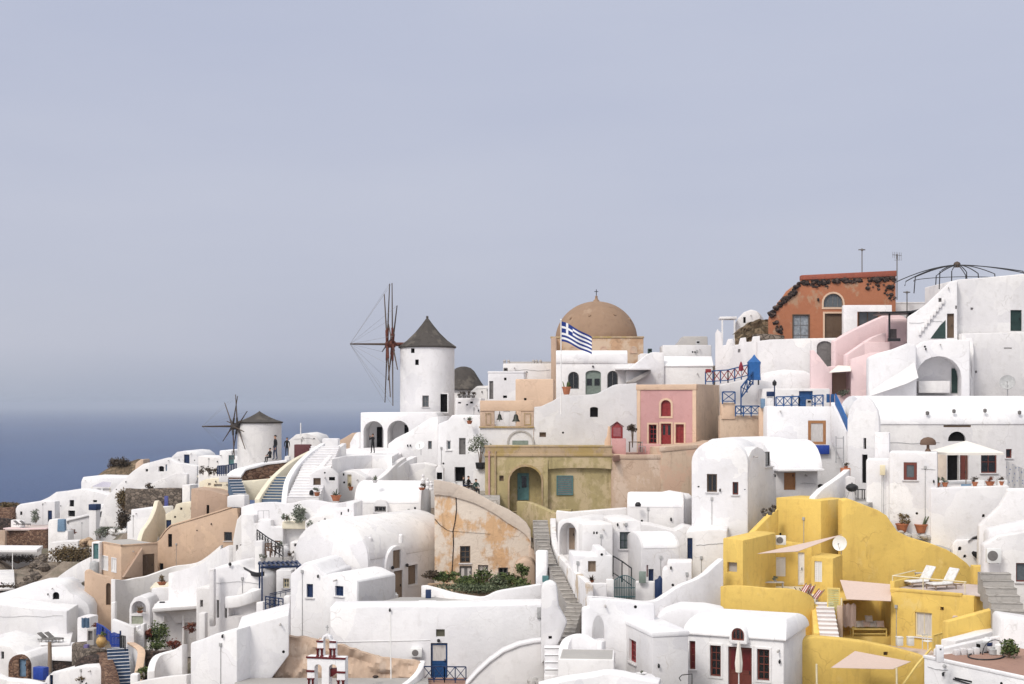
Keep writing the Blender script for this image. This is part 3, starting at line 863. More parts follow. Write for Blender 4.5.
house('white_house','stepped white house with two dark openings one above the other',72,238,-12,[(40,527),(112,527),(112,497),(104,494),(96,492),(88,490),(78,489),(66,491),(56,492),(49,497),(40,501)],3,WHITE,foot=4,group=G_FAR,
 ops=[O('dark',69.5,500,74,506.5),O('dark',93,500,97,502.3),O('dark',68,510.5,75,516.5,rec=.4)])
house('white_house','low white house with rounded shoulders and a blue door at the seaward end',33,232,-8,[(15,529),(55,529),(55,501),(42,500.5),(20,504),(16.5,506),(15,509)],2,WHITE,foot=3,group=G_FAR,bevel=.3,
 ops=[O('dark',20,511.5,22.3,515),O('door',47.8,510.5,52,523.5,m=BLUED)])
wallpath('garden_wall','low white garden wall at the corner beneath the rounded white house','wall',[(11,520,226),(17,519.5,226),(24,521,225)],th=.5,drop=3)
b=bush('shrub','dark green shrub against the wall of the rounded white house',W(36,516,228),(1.0,.8,1.1),260,.14,LEAFG,21)
def lounger(name,lab,p,yaw,L,wd,mat,fm,group,back=55):
 fr_=Fr(p=p,yaw=yaw);z=p[2]
 root=thing(name,lab,'sun lounger',fr_,z=z,group=group)
 m=MB()
 for w in(0,wd):m.box(fr_,0,L,w,w+.05,z+.24,z+.30)
 for u in(.08,L-.55,L-.1):
  m.box(fr_,u,u+.05,0,wd+.05,z+.2,z+.24)
 part('frame',m,fm,root)
 for u in(.06,L-.5):
  for w in(0,wd):part('leg',MB().box(fr_,u,u+.05,w,w+.05,z,z+.24),fm,root)
 part('seat',MB().box(fr_,0,L*.62,.02,wd+.03,z+.3,z+.38),mat,root,bevel=.02)
 a=rad(back);u0=L*.62;bl=L*.5
 part('backrest',MB().loft([[fr_.pt(u0+q*math.cos(a)-t*math.sin(a),w,z+.34+q*math.sin(a)+t*math.cos(a))for q,t in((0,-.04),(bl,-.04),(bl,.04),(0,.04))]for w in(.02,wd+.03)]),mat,root,bevel=.015)
 return root
p=W(25,526,224);q=W(31,526,224)
lg=lounger('sun_lounger','grey sun lounger by the rounded white house, nearer the garden wall corner',p,160,1.7,.6,GREYD,GREYD,'grey loungers by the seaward house',35)
l2=copy_tree(lg);l2.location=q;l2['label']='grey sun lounger by the rounded white house, nearer its blue door'
wallpath('terrace_wall','brown rubble terrace wall below the loungers with a pale top edge','wall',[(5,529,224),(27,529.5,223),(48.5,529,222)],th=1.0,drop=3.2,mat=REDRUB,cap=dict(m=LPINK,t=.2,o=.05))
slab('terrace_floor','pale pinkish terrace floor in front of the rounded white house','terrace',[(5,529),(48,529),(52,524.5),(12,525)],z=W(27,529,223).z+.06,mat=BFLOOR,ground=False)
wallpath('terrace_wall','uppermost reddish rubble wall at the left edge by the sea','wall',[(-14,508,240),(4,507.5,238),(16,507,237)],th=.8,drop=2,mat=REDRUB)
wallpath('terrace_wall','middle reddish rubble wall at the left edge under the scrub','wall',[(-16,512,234),(2,512,233),(14,512,232)],th=.8,drop=2,mat=REDRUB)
wallpath('terrace_wall','lower dark rubble wall at the left edge next to the loungers','wall',[(-16,518,228),(0,518,227),(12,519,226)],th=.8,drop=3,mat=LAVA)
bush('scrub','low olive green scrub along the top rubble wall above the sea',W(7,505.3,240),(2.8,1.2,.55),420,.15,LEAFB,22)
wallpath('terrace_wall','short pale tan wall piece at the left edge below the reddish walls','wall',[(-10,530,220),(6,530.5,220)],th=.8,drop=3,mat=TANL)
z6=W(20,546.5,205).z
r6=thing('slab_shelter','white slab roofed shelter with a shaded front at the left edge','shelter',W(-5,570,205))
slab('roof','','',[(-16,549),(37,549.5),(43,545.5),(-12,545)],z=z6,th=.45,mat=WHITE3,root=r6)
fr6=Fr(10,208,0)
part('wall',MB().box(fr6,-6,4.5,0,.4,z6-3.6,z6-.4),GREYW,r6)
GROUND.append((-72,208,z6-3.6));GROUND.append((-66,200,z6-3.7));GROUND.append((-80,206,z6-3.6))
bush('hedge','dark hedge row in the shade under the white slab roof',W(18,558.5,203),(4.2,.6,.6),500,.14,LEAFD,23,cat='hedge')
slab('terrace_floor','bluish white paved patio with a thin pole at the left edge','terrace',[(-14,570),(14,569.5),(15,588),(-14,590)],Y=196,mat=WHITE2)
solo('pole','thin white pole on the paved patio at the left edge','pole',MB().tube([W(12.5,571,195),W(12.5,553,195)],.06,8),WPAINT)
bush('scrub','dark olive scrub below the paved patio at the left edge',W(10,590,178),(3.2,1.5,.9),600,.16,LEAFD,24)
rocks('rock_pile','tumbled grey rocks running down between patio and tan house',[W(42,556,200),W(38,570,185),W(30,588,172)],40,.8,RUBBLE,3)
wallpath('white_wall','white sloping path wall climbing to the teal grey door','wall',[(58,581,172),(70,571.5,169),(84,562.5,166),(96,556.5,163)],th=1.4,drop=2.5,mat=WHITE)
h=house('white_stair_tower','white stairhead with a faded blue ramp between its parapets',59,214,-6,[(48,545),(68,545),(68,531),(58,530.5),(58,519.5),(49.5,519.5),(48,522)],2.2,WHITE2,foot=3,cat='stair tower')
part('ramp',MB().loft([[h.fr.pt(h.fr.uz(x,y)[0],w,h.fr.uz(x,y)[1])for x,y in((57.5,531.5),(65,531.5),(64.5,519.3),(58,519.3))]for w in(-.12,.6)]),BLUEL,h.root,bevel=.03)
house('white_house','worn white wall patched with tan below the faded blue ramp',63,210,-6,[(48,558),(78,556),(78,541),(64,541.5),(48,543)],3,WHITE2,foot=4,group=G_FAR)
h=house('white_house','small white house with a sloping white roof and a red flower bush',79,220,-8,[(66.5,541),(91,541),(91,514.5),(66.5,521)],5,GREYW,foot=3,group=G_FAR)
part('roof',MB().prism(h.fr,[h.fr.uz(x,y)for x,y in((65.5,521.5),(92,515.2),(92,513),(65.5,519))],-.3,5.3),WHITE3,h.root,bevel=.05)
bush('flower_bush','red flowering bush in front of the small sloping roofed house',W(73.5,531,217),(.65,.5,.55),170,.11,LEAFR,25)
h=house('chimney_tower','slim white chimney tower with a blue painted cap',92.5,212,-14,(89,510,96,543),1.3,WHITE2,foot=3,cat='chimney')
part('cap',MB().box(h.fr,h.u0-.06,h.u1+.06,-.06,1.36,h.zt-.02,h.zt+.85),BLUED,h.root,bevel=.05)
house('white_house','white vaulted house with a dark lens shaped opening beyond the blue capped chimney',105,222,-6,[(92,530),(119,530),(119,506),(112,504),(100,504.5),(95,508),(92,513)],6,WHITE3,foot=3,group=G_FAR,
 ops=[O('dark',97,511,109,517.5,arch=True,rise=.9,rec=.6),O('vent',112,505.5,116,507.5)])
rocks('rock_pile','whitewashed rubble heap below the lens shaped opening',[W(96,526,216),W(110,530,213),W(122,534,208)],34,.9,WHITE2,5)
for i,(x,y,t)in enumerate(((107,530,'middle'),(116,527,'right hand'),(100,533,'left hand'))):
 bush('shrub','straggly grey shrub on the whitewashed rubble, the %s one'%t,W(x,y,207),(1.2,1,.8),170,.13,LEAFG,30+i,group='grey shrubs on the rubble')
bush('scrub','broad ochre brown scrub bank below the blue capped chimney',W(72,555,200),(3.6,2,1.5),1100,.17,LEAFB,26)
bush('scrub','tall dry ochre bush climbing beside the dark stone wall',W(123.5,500,196),(1.1,1.0,1.7),520,.15,LEAFB,27)
bush('scrub','dark brown bush below the tall ochre bush by the white steps',W(122,517,190),(1.0,1.0,1.6),480,.15,LEAFD,28)
rocks('rock_pile','brown rock ledge above the ochre scrub bank',[W(80,544,204),W(88,540,203),W(96,545,200)],26,.7,EARTH,8)
G_L='white houses below the small windmill'
h=house('white_house','sweeping white house with a long sloping parapet above the dark stone wall',150,196,-10,
 [(99,505),(118,505),(186,500),(197,480),(197,466),(176,462.5),(168,457.5),(155,461),(143,464),(133,471),(124,479),(112,491),(104,499)],1.5,WHITE,foot=3,group=G_L,
 ops=[O('vent',145.5,469,148,471.5),O('dark',158.5,466,164,471.5,rec=.4,arch=True,rise=.2),O('dark',165.5,464.5,167,471,p=BLUEL)])
wallpath('white_ramp_wall','low white ramp parapet across the sweeping white house','wall',[(141,488,192),(160,480,192),(178,473,192),(188,474,191)],th=.5,drop=2.2,mat=WHITE2)
h=house('white_house','little white barrel vaulted house with a blue door in its round gable',186,199.5,-6,[(171,472),(199,472),(199,459),(197,455),(192,451.5),(184,450.8),(177,452),(172,456.5),(171,460)],8,WHITE,foot=3,group=G_L,
 ops=[O('door',184,454.5,189.5,463.5,m=BLUED)])
wallpath('white_wall','plain white wall beside the little house with the blue door','wall',[(198,456.5,203),(208,455,202),(220,455.3,200)],th=.6,drop=5)
wallpath('drystone_wall','dark grey drystone wall below the sweeping white house','wall',[(127,488,186),(140,489,185.5),(160,488,185),(183,488,184)],th=1,drop=3.4,mat=RUBBLE,bevel=.15)
bush('shrub','small dark shrub on top of the drystone wall',W(150,486.5,186),(.8,.6,.5),160,.11,LEAFD,41)
house('white_house','white block with a hint of blue between the drystone wall and the cream chimney',186,180,-12,(182,485,190,508),3,WHITE2,foot=3,group=G_L)
house('blue_gatepost','upright indigo blue board standing before the drystone wall',166,178,-8,(164.3,496,167.6,507),.25,paint('indigo_paint',(.07,.08,.26),.6),foot=1,cat='gate post',bevel=.02)
h=house('chimney','squat cream chimney with a dark flue hole',201,176,0,(198,477,205,500),1,CREAM,foot=2,cat='chimney',bevel=.15)
part('cap',MB().lathe(h.fr.pt((h.u0+h.u1)/2,.5,h.zt-.05),[(.62,0),(.62,.15),(.45,.3),(.42,.6),(.2,.62)],14),CREAM,h.root)
house('cream_house','cream vaulted house with three round vent holes and a navy door',186,172,-12,[(158,545),(208,545),(208,510),(202,505),(196,502.5),(182,502.5),(176,504),(174,509),(166,514),(160,520)],7,CREAM,foot=3,cat='house',
 ops=[O('vent',180,507.5,182.3,510),O('vent',190.5,507.2,192.8,509.7),O('vent',174,516,176,518),O('door',166,520,171.2,530.5,m=BLUED)])
wallpath('curved_parapet','sweeping cream parapet rising to a point beside the white flat roof','wall',[(139,541,160),(142,531,162),(149,521,164),(154,510,166),(156.5,501,168),(159.5,502.5,169),(164,512,170)],th=.5,drop=4,mat=CREAM)
house('white_house','white flat roofed block stepping down beside the cream parapet',141,172,-14,[(127,538),(154,538),(154,508.5),(131,509.5),(131,521),(127,522)],5,WHITE3,foot=3,group=G_L)
house('peach_house','dull tan house with a slit window behind the peach wall',208,168,-8,[(190,525),(226,525),(229,500),(226,495),(210,490.5),(191,488.5)],7,PEACHD,foot=3,
 ops=[O('dark',206.5,505,209.2,514)])
h=house('peach_house','large peach house wall with a slanting top and a narrow tall window',205,160,-14,[(153,585),(176,580),(196,568),(222,560),(239.5,545),(239.5,529),(237,506.3),(220,512),(195,519.5),(171,526.5),(166,531),(160,539),(153,545)],5,PEACH,foot=3,bevel=.07,
 ops=[O('dark',168,534,172,547),O('dark',159.2,563.3,163.3,570),O('win',224,532,232,541,m=GREYD,p=GLASS,mull=(0,0))])
pr=MB()
hh=[h.fr.uz(x,y)for x,y in((160,538.5),(166,530.5),(171,526),(195,519),(220,511.5),(237.3,505.6))]
pr.loft([[h.fr.pt(u,w,z+dz)for w,dz in((-.08,-.02),(.5,-.02),(.5,.16),(-.08,.16))]for u,z in hh])
part('coping',pr,PEACHL,h.root,bevel=.03)
h=house('peach_house','lower peach house with two white arched shutters and a big brown door',121,153,40,(121,546,158,580),7,PEACH,foot=3,
 ops=[O('shutdoor',142,554,154.5,576,m=BROWN,rec=.25)],lops=[O('shut',103,556.5,108,569.5,m=WPAINT,sur=WHITE3,sw=.1,rec=.1),O('shut',112,558.5,116.3,571.5,m=WPAINT,sur=WHITE3,sw=.1,rec=.1)],parapet=.0)
(u0,z0),(u1,z1)=h.fr.uz(142,576),h.fr.uz(154.5,554.5)
dm=MB().box(h.fr,u0,u1,.05,.12,z0,z1)
for i in range(7):dm.box(h.fr,u0+(u1-u0)*i/7+.02,u0+(u1-u0)*(i+1)/7-.02,.02,.06,z0+.05,z1-.05)
d_=part('door',dm,BROWN,h.root);part('handle',MB().box(h.fr,u1-.3,u1-.26,-.03,.03,z0+1,z0+1.2),IRON,d_)
st=MB().prism(h.fr,[h.fr.uz(121.4,577),h.fr.uz(140.5,577),h.fr.uz(140.5,547.5)],-.55,-.02)
part('stair_flank',st,PEACHD,h.root,bevel=.03)
part('roof',MB().plan([h.fr.pt(a,b,0).xy[:]for a,b in((h.u0+.25,.25),(h.u1-.25,.25),(h.u1-.25,h.d-.25),(h.u0+.25,h.d-.25))],h.zt+.0,h.zt+.02),GREYC,h.root)
part('parapet',MB().box(h.fr,h.u0-.04,h.u1+.04,-.04,.22,h.zt-.02,h.zt+.12).box(h.left,-.0,h.d+.04,-.04,.22,h.zt-.02,h.zt+.12),PEACHL,h.root,bevel=.03)
h=house('white_house','narrow white gateway with a teal grey door beside the peach house',95.5,156,-10,(91.5,542,99.5,578),1.2,WHITE,foot=2,group=G_L,
 ops=[O('door',93,543.5,98.5,559,m=TEAL)])
tk=MB().lathe(W(94.5,575,150),[(.48,0),(.5,.1),(.5,1.25),(.42,1.38),(.12,1.45),(.1,1.5),(.01,1.5)],20)
solo('water_tank','grey upright water tank beside the teal door','water tank',tk,GREYP)
h=house('peach_wall_house','curved peach retaining wall with a narrow arched brown door',101,146,10,[(83.5,632),(114,632),(114,578),(104,576),(96,573.5),(89,569.5),(84.5,571)],.8,PEACH,foot=3,cat='house',bevel=.15,
 ops=[O('door',106,583,110.7,605,m=BROWN,arch=True,rec=.3)])
parasol('closed brown parasol against the end of the peach wall',W(240.8,531,157),2.5,.3,mat=paint('brown_canvas',(.12,.08,.07),.85),closed=True)
G_T='curved white terraces under the peach houses'
wallpath('white_wall','curved grey white bay wall right of the arched brown door','wall',[(113,579,145),(124,580,147),(134,578,148),(146,576,149),(160,571,150),(175,566,151),(190,564,151),(203,560,150),(222,545,149)],th=.5,drop=6.5,mat=WHITE2,group=G_T)
wallpath('white_wall','white planter wall with pots below the peach house','wall',[(152,588,142),(165,587,142),(180,586,142),(194,587,141.5)],th=.5,drop=4,mat=WHITE,group=G_T)
slab('terrace_floor','cream terrace ledge behind the white planter wall','terrace',[(150,587.5),(195,587),(198,581),(155,582)],Y=143,mat=CREAM)
potted('flat bowl planter with dry grass on the cream ledge',W(162,585,142.6),.45,.3,leaf=LEAFB,seed=4,fr=.5)
potted('square pale planter with a clipped grey shrub on the cream ledge',W(186,585,142.6),.5,.5,leaf=LEAFG,seed=5,fr=.6,pm=CREAM)
h=house('white_alcove','white arched alcove holding a small plant beside the terrace',138,138,-4,[(129,632),(150,632),(150,604),(147,598),(140,596),(134,598),(130,604),(129,610)],3,WHITE,foot=2,cat='alcove',bevel=.12,
 ops=[O('niche',131.5,601,146,613.5,arch=True,rec=1.2),O('vent',131.5,616,143,624,p=paint('sage_panel',(.36,.38,.30),.8),rec=.12)])
potted('bushy plant in a low pot inside the white arched alcove',W(140,613,137.4),.3,.2,leaf=LEAFB,seed=6,fr=.42)
z=W(165,606,134).z
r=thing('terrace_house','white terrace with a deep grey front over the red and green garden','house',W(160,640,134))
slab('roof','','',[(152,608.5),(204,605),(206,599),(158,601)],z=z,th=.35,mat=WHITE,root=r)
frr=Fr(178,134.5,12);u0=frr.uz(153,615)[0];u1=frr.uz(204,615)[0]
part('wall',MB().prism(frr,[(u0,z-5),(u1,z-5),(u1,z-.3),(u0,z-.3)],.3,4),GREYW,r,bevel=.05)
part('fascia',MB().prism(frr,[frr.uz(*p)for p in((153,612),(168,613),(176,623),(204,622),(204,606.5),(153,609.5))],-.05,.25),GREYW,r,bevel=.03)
for x in(164,183.5):part('column',MB().tube([frr.pt(frr.uz(x,640)[0],0,z-4),frr.pt(frr.uz(x,640)[0],0,z-1)],.12,10),WHITE2,r)
GROUND.append((frr.p.x,frr.p.y-.5,z-4.5));FOOT.append(([frr.pt(u0,0,0),frr.pt(u1,0,0),frr.pt(u1,4,0),frr.pt(u0,4,0)],z-5))
solo('vent_hood','flat dark vent lying on the white terrace roof','vent',MB().box(Fr(162,136,10),-.25,.25,0,.4,z,z+.1),IRON)
dish('pale grey satellite dish at the corner of the white terrace',W(203.5,599,131),.62,(-.5,-.8,.35))
bush('garden_bush','round green garden bush touched with red under the white terrace',W(157,633,128),(1.15,.9,1.05),620,.12,LEAF,42)
bush('garden_bush','red flowering bush left of the round green bush',W(147,632,127.5),(.5,.5,.6),170,.1,LEAFR,43)
bush('garden_bush','rusty red low shrubs right of the round green bush',W(174,645,125),(.9,.6,.6),260,.1,LEAFR,44)
bush('garden_bush','low bright green shrubs in front of the round green bush',W(156,646,124.5),(1.2,.5,.4),320,.1,LEAF,45)
bush('garden_bush','dark red leaved shrub in the shade of the terrace',W(190,627,131),(.7,.5,.5),200,.1,LEAFR,46)
wallpath('garden_wall','dark rubble planter wall under the green garden bush','wall',[(142,650,124),(155,651,123.5),(172,650,123.5),(186,648,123.5)],th=.6,drop=3.4,mat=LAVA)
house('white_pillar_gate','pair of white gate pillars beside the terracotta pot',138,127,-5,[(134,648),(144,648),(144,624),(140.5,624),(140.3,630),(138.3,630),(138,626.5),(134,626.5)],.8,WHITE3,foot=2,cat='gate')
wallpath('garden_wall','peach capped wall running down beside the blue steps','wall',[(126,641,127),(133,645,125),(141,651,122),(140.5,662,119),(138,676,117),(137,690,115)],th=.55,drop=3.5,mat=GREYW,cap=dict(m=PEACHL,t=.14,o=.05))
potted('terracotta pot of greenery on the peach capped wall',W(130.5,640.5,126.5),.33,.5,leaf=LEAF,seed=7)
house('white_wall_block','slanted white wall face behind the blue gate',122,125.6,-6,[(111,640),(134,640),(134,627.5),(120,622),(112,619)],.6,WHITE3,foot=2,cat='wall')
wallpath('white_block','short white post wall by the curved brown door wall','wall',[(112,602,133),(116,602,133)],th=.7,drop=4)
stairs('blue_stairs','steep stairs with blue and white steps at the lower left',(121,692,118.6),(117.5,648,123.4),1.75,13,riser=paint('navy_grey_step_paint',(.05,.085,.16),.7),tread=MATS['navy_grey_step_paint'],lipw=.05,nosing=WHITE3)
fr=Fr(115,124.2,-4);g=MB();(u0,z0),(u1,z1)=fr.uz(111,647),fr.uz(119.5,633)
for i in range(6):g.box(fr,u0+(u1-u0)*i/6+.012,u0+(u1-u0)*(i+1)/6-.012,0,.05,z0,z1+.06*math.sin(i))
g.box(fr,u0,u1,-.04,-.002,z0+.15,z0+.27).box(fr,u0,u1,-.04,-.002,z1-.35,z1-.23)
gt=thing('blue_gate','bright blue boarded gate at the head of the blue steps','gate',fr.sub(u0),z=z0)
part('leaf',g,BLUEB,gt);part('post',MB().box(fr,u1+.02,u1+.14,-.05,.07,z0-.3,z1+.2),BLUED,gt);part('latch',MB().box(fr,u1-.2,u1-.05,-.08,-.04,z0+.8,z0+.86),IRON,gt)
railing('blue_handrail','bright blue panelled handrail sloping down to the blue gate',[W(97,634,126.5),W(103,637,125.6),W(110.5,643,124.6)],.95,BLUEB,bays=2,pat='V',t=.07)
railing('iron_handrail','black iron rail to the right of the blue gate',[W(120,649,123.8),W(125.5,650,123)],1.2,IRON,bays=3,pat='V')
am=MB().lathe(W(101.5,647.5,125),[(.18,0),(.3,.08),(.46,.4),(.48,.6),(.36,.85),(.2,.95),(.19,1.02),(.27,1.08),(.24,1.1),(.14,1.0),(.01,.98)],20)
a_=thing('amphora','ochre ceramic amphora planter standing on the stone wall','planter',W(101.5,647.5,125))
part('jar',am,OCHREP,a_);part('plant',MB().leaves(W(102,634.5,125),(.35,.35,.25),90,.1,random.Random(3)),LEAF,a_,raw=True,smooth=0)
wallpath('drystone_wall','brown stone wall stepping down left of the blue steps','wall',[(100,650,127),(104,654,124),(108,664,120),(112,676,117),(114,692,114)],th=1.1,drop=4,mat=REDRUB,bevel=.12)
wallpath('drystone_wall','brown rubble bank between the vaulted roofs and the amphora','wall',[(81,641,129.5),(86,645,128),(92,648,126.5),(99,650,125)],th=1.8,drop=5,mat=RUBBLE,bevel=.3)
wallpath('drystone_wall','dark rock face below the amphora','wall',[(80,660,124),(90,655,123.5),(104,658,122.5)],th=1.6,drop=5,mat=LAVA,bevel=.25)
house('stone_niche','small dark doorway frame in the rock beside the amphora',90,128,-5,(86.5,629,94,641),1.2,GREYC,foot=2,cat='shed',ops=[O('dark',88,631,92.5,640.5,p=GREYD)])
house('white_block','small white block draped with a blue cloth by the vaulted house',84,133,-14,[(77,640),(90,640),(90,617),(82,616),(77,618)],1.5,WHITE,foot=2,cat='wall')
cl=MB().sheet([[W(81.5+i*2,617.5+j*3.2+(i%2)*.8,132.2-.1*(i%2))for i in range(5)]for j in range(4)],.03)
solo('hanging_cloth','faded blue cloth hung on the small white block','cloth',cl,BLUEL)
bush('flower_bush','red potted flowers beside the blue handrail',W(94.5,625,131),(.35,.3,.3),90,.08,LEAFR,47)
house('purple_cupboard','dull violet cupboard against the rubble bank',85.5,126.5,-4,(83.5,645,87.5,655),.5,paint('violet_paint',(.16,.13,.30),.6),foot=.5,cat='cupboard',bevel=.02)
G_V='vaulted white houses in the lower left corner'
h=house('vaulted_house','large white vaulted house with a dark round gable window',45,142,5,[(-30,640),(66,640),(90,640),(90,609),(87,603),(78,596),(70,592.5),(66,586.5),(60,583.5),(36,585),(18,590),(0,596.5),(-30,605)],6,WHITE3,foot=3,group=G_V,bevel=.2,
 ops=[O('dark',52.5,592,59.2,599.5,arch=True,rec=.35)])
house('vaulted_house','plain white block with a flat front below the round window',30,137,4,[(-30,660),(44,660),(67,656),(67,611),(44,609.5),(0,604.5),(-30,602)],4.8,WHITE3,foot=3,group=G_V,bevel=.15)
slab('terrace_floor','white terrace with folded loungers above the stone faced vault','terrace',[(40,643),(70,643),(73,632),(44,632)],Y=132,mat=WHITE)
lg2=copy_tree(lg);lg2.location=W(57,642,132.5);lg2['label']='grey folded sun lounger on the terrace above the stone vault, the left one';lg2['group']='loungers above the stone vault'
lg3=copy_tree(lg);lg3.location=W(64,641.5,132.5);lg3['label']='grey folded sun lounger on the terrace above the stone vault, the right one';lg3['group']='loungers above the stone vault'
h=house('vaulted_house','white vaulted cave house with a stone arch and a blue door',22,128,-12,[(-20,690),(33,690),(33,668),(30,658),(24,653.5),(18,654),(10,647),(-20,640)],6,WHITE,foot=3,group=G_V,
 ops=[O('dark',1,651.5,4,659)])
fr=h.fr;(u0,z0),(u1,z1)=fr.uz(11.5,677),fr.uz(31.5,654.5);cuta=MB()
dp=thing('stone_arch_porch','rough stone arch surrounding the blue cave door','porch',fr.sub(u0,-.6),z=z0-1)
fr2=fr.sub(0,-.55)
cc=MB();opening(dp,fr2,O('door',18.7,659,26,677,m=BLUEL,rec=.3),cc)
part('arch_wall',MB().prism(fr2,poly_arch(u0,u1,z0-1,z1,None),0,.6),REDRUB,dp,bevel=.06,cut=cc)
fr=Fr(54,131,-14)
h=house('vaulted_house','long low white barrel vault over a dark stone base',54,131,-14,(32,660,77,676),4.5,LAVA,foot=3,group=G_V,roof='vaultu',rise=1.1,rmat=WHITE3,over=.15)
solo('blue_bin','bright blue bin beside the stone arch door','bin',MB().box(Fr(38,125,-25),-.6,.6,0,.7,W(38,680,125).z,W(38,667.5,125).z),BLUEB,bevel=.05)
solo('wooden_post','thick pale wooden post in front of the low barrel vault','post',MB().tube([W(49.8,672,128),W(49.9,655,128),W(49.7,642,128)],.19,10,.16),LBROWN)
h=house('vaulted_house','rounded white vault with a slim blue window at the bottom edge',72,121,-20,[(41,700),(105,700),(107,676),(104,670),(96,666.5),(84,666.5),(74,667.5),(60,671),(52,672),(46,677),(42,686)],6,WHITE,foot=3,group=G_V,bevel=.2,
 ops=[O('win',49.5,675,53,687,m=BLUED,mull=(0,1))])
bush('shrub','small dry plant growing on the rounded bottom vault',W(79,678.5,120.5),(.5,.3,.2),60,.08,LEAFB,49)
wallpath('white_wall','low white wall along the bottom left corner','wall',[(-20,668,120),(0,676,119),(12,679,119),(26,680,118),(42,684,117)],th=1.2,drop=4,mat=WHITE3)
def windmill(lab,px,Y,rpx,ytop,ybot,apex,over,hub,axis,sparlen,nblade,bow,ops,knob,group,phase=0,taper=1.0,boost=1):
 HB_=SPARR if knob else SPARG
 s=Y/F;c=W(px,ybot,Y);r=rpx*s;zt=W(px,ytop,Y).z;zb=c.z-3
 root=thing('windmill',lab,'windmill',(c.x,c.y,zb),group=group)
 body=MB().lathe((c.x,c.y,0),[(r*taper,zb),(r*taper,zb+3),(r,zt)],40)
 cut=MB();fr=Fr(p=(c.x,c.y-r*1.0,0),yaw=0)
 for o in ops:opening(root,Fr(p=(c.x,c.y-math.sqrt(max(.01,r*r-((o['r'][0]+o['r'][2])/2-px)**2*s*s))+.02,0),yaw=0),o,cut)
 part('tower',body,WHITE2 if group else WHITE,root,cut=cut)
 za=W(px,apex,Y).z;h=za-zt;ro=over*s
 prof=[(ro,zt-.12),(ro+.05,zt+.02),(ro*.72,zt+h*.2),(ro*.43,zt+h*.46),(ro*.2,zt+h*.72),(.1,zt+h*.93)]+([(.13,zt+h*.95),(.1,za)]if knob else[(.02,za)])
 part('cap',MB().lathe((c.x,c.y,0),prof,40),THATCH,root)
 H=W(hub[0],hub[1],Y);ax=Vector(axis).normalized()
 H=Vector((c.x,c.y,H.z))+ax*((hub[0]-px)*s/ax.x)
 e1=Vector((0,0,1));e2=ax.cross(e1).normalized()
 part('axle',MB().tube([H-ax*abs((hub[0]-px)*s)*.8,H+ax*.3],.2,10),HB_,root)
 part('hub',MB().lathe(H-ax*.5,[(.28,0),(.36,.1),(.36,.9),(.22,1.0),(.01,1.05)],14,axis=ax),HB_,root)
 tip=H+ax*bow
 part('bowsprit',MB().tube([H,tip],.10*boost,8,.06*boost),SPAR,root)
 rope=MB()
 for k in range(nblade):
  t=phase+2*math.pi*k/nblade;d=e1*math.cos(t)+e2*math.sin(t)
  off=ax*(.32 if k%2 else-.2)
  b=MB();L=sparlen*(1.0 if k%2 else .96)
  b.tube([H+off,H+off+d*L*.5,H+off+d*L],.075*boost,6,.04*boost)
  bl=part('blade',b,SPAR,root)
  part('cuff',MB().tube([H+off+d*.2,H+off+d*L*.27],.12*boost,6,.10*boost),HB_,bl)
  rope.tube([tip,H+off+d*L],.012 if knob else .006,4)
 part('rope',rope,ROPE,root)
 GROUND.append((c.x,c.y-r-.3,c.z-.2));GROUND.append((c.x,c.y+r,c.z-.2));GROUND.append((c.x-r,c.y,c.z-.2))
 FOOT.append(([Vector((c.x+r*a,c.y+r*b,0))for a,b in((-1,-1),(1,-1),(1,1),(-1,1))],c.z-.2))
 return root
windmill('small round windmill with a broad thatched cone and ten bare spokes',259.5,150,21.8,422,470,411,23.0,(238,426),(-.86,-.5,0),3.5,10,3.6,[],False,'windmills with bare spars',.17,1.0,1.1)
windmill('tall white windmill with a pointed thatched cap and long bare spars',427.3,142,27.2,347,416,316,28.6,(391,344.5),(-.985,-.17,0),6.4,12,4.0,
 [O('dark',411,348.3,414.7,353),O('dark',415.2,359.5,418.8,365),O('win',422.3,395.5,428.8,407,m=GREYD,p=GGLASS),O('dark',440.5,394,447.3,412,name='doorway',sur=WHITE2,sw=.12)],True,None,.08,1.0,1.2)
c=W(463.5,390,158)
m2=thing('windmill','stump of a windmill with a sagging grey thatch behind the tall mill','windmill',(c.x,c.y,c.z-4))
part('tower',MB().lathe((c.x,c.y,0),[(2.1,c.z-4),(2.1,c.z+.3)],30),WHITE2,m2)
part('cap',MB().lathe((c.x,c.y,0),[(2.45,c.z),(2.5,c.z+.12),(2.05,c.z+.75),(1.6,c.z+1.45),(1.2,c.z+2.1),(.8,c.z+2.45),(.3,c.z+2.6),(.01,c.z+2.62)],30),THATCH,m2)
G_M='white houses around the tall windmill'
h=house('white_house','white house with a blue door tucked left of the small windmill',228,160,-6,[(218.5,477),(238,477),(238,457),(232,456),(231,450.5),(219.5,450.5)],5,WHITE3,foot=.6,group=G_M,
 ops=[O('door',228.5,455.2,234,465,m=TEAL,glass=1)])
railing('blue_railing','dark blue railing in front of the house left of the small windmill',[W(217.5,475,156),W(226,474.5,155.5),W(236.5,472.5,155)],1.0,BLUED,bays=4,pat='V',t=.06)
house('white_house','long low white wall house between the vaulted gable and the small windmill',208,175,-4,[(198,478),(220,478),(220,458),(212,457),(198,456)],4,WHITE2,foot=2,group=G_M)
for i,(x,y,t)in enumerate(((203,470.5,'leftmost'),(209,471.5,'middle'),(214,471,'rightmost'))):
 bush('shrub','dark potted shrub on the clutter of the low wall, the %s one'%t,W(x,y,168),(.55,.4,.55),120,.1,LEAFD,50+i,group='dark shrubs on the low wall terrace')
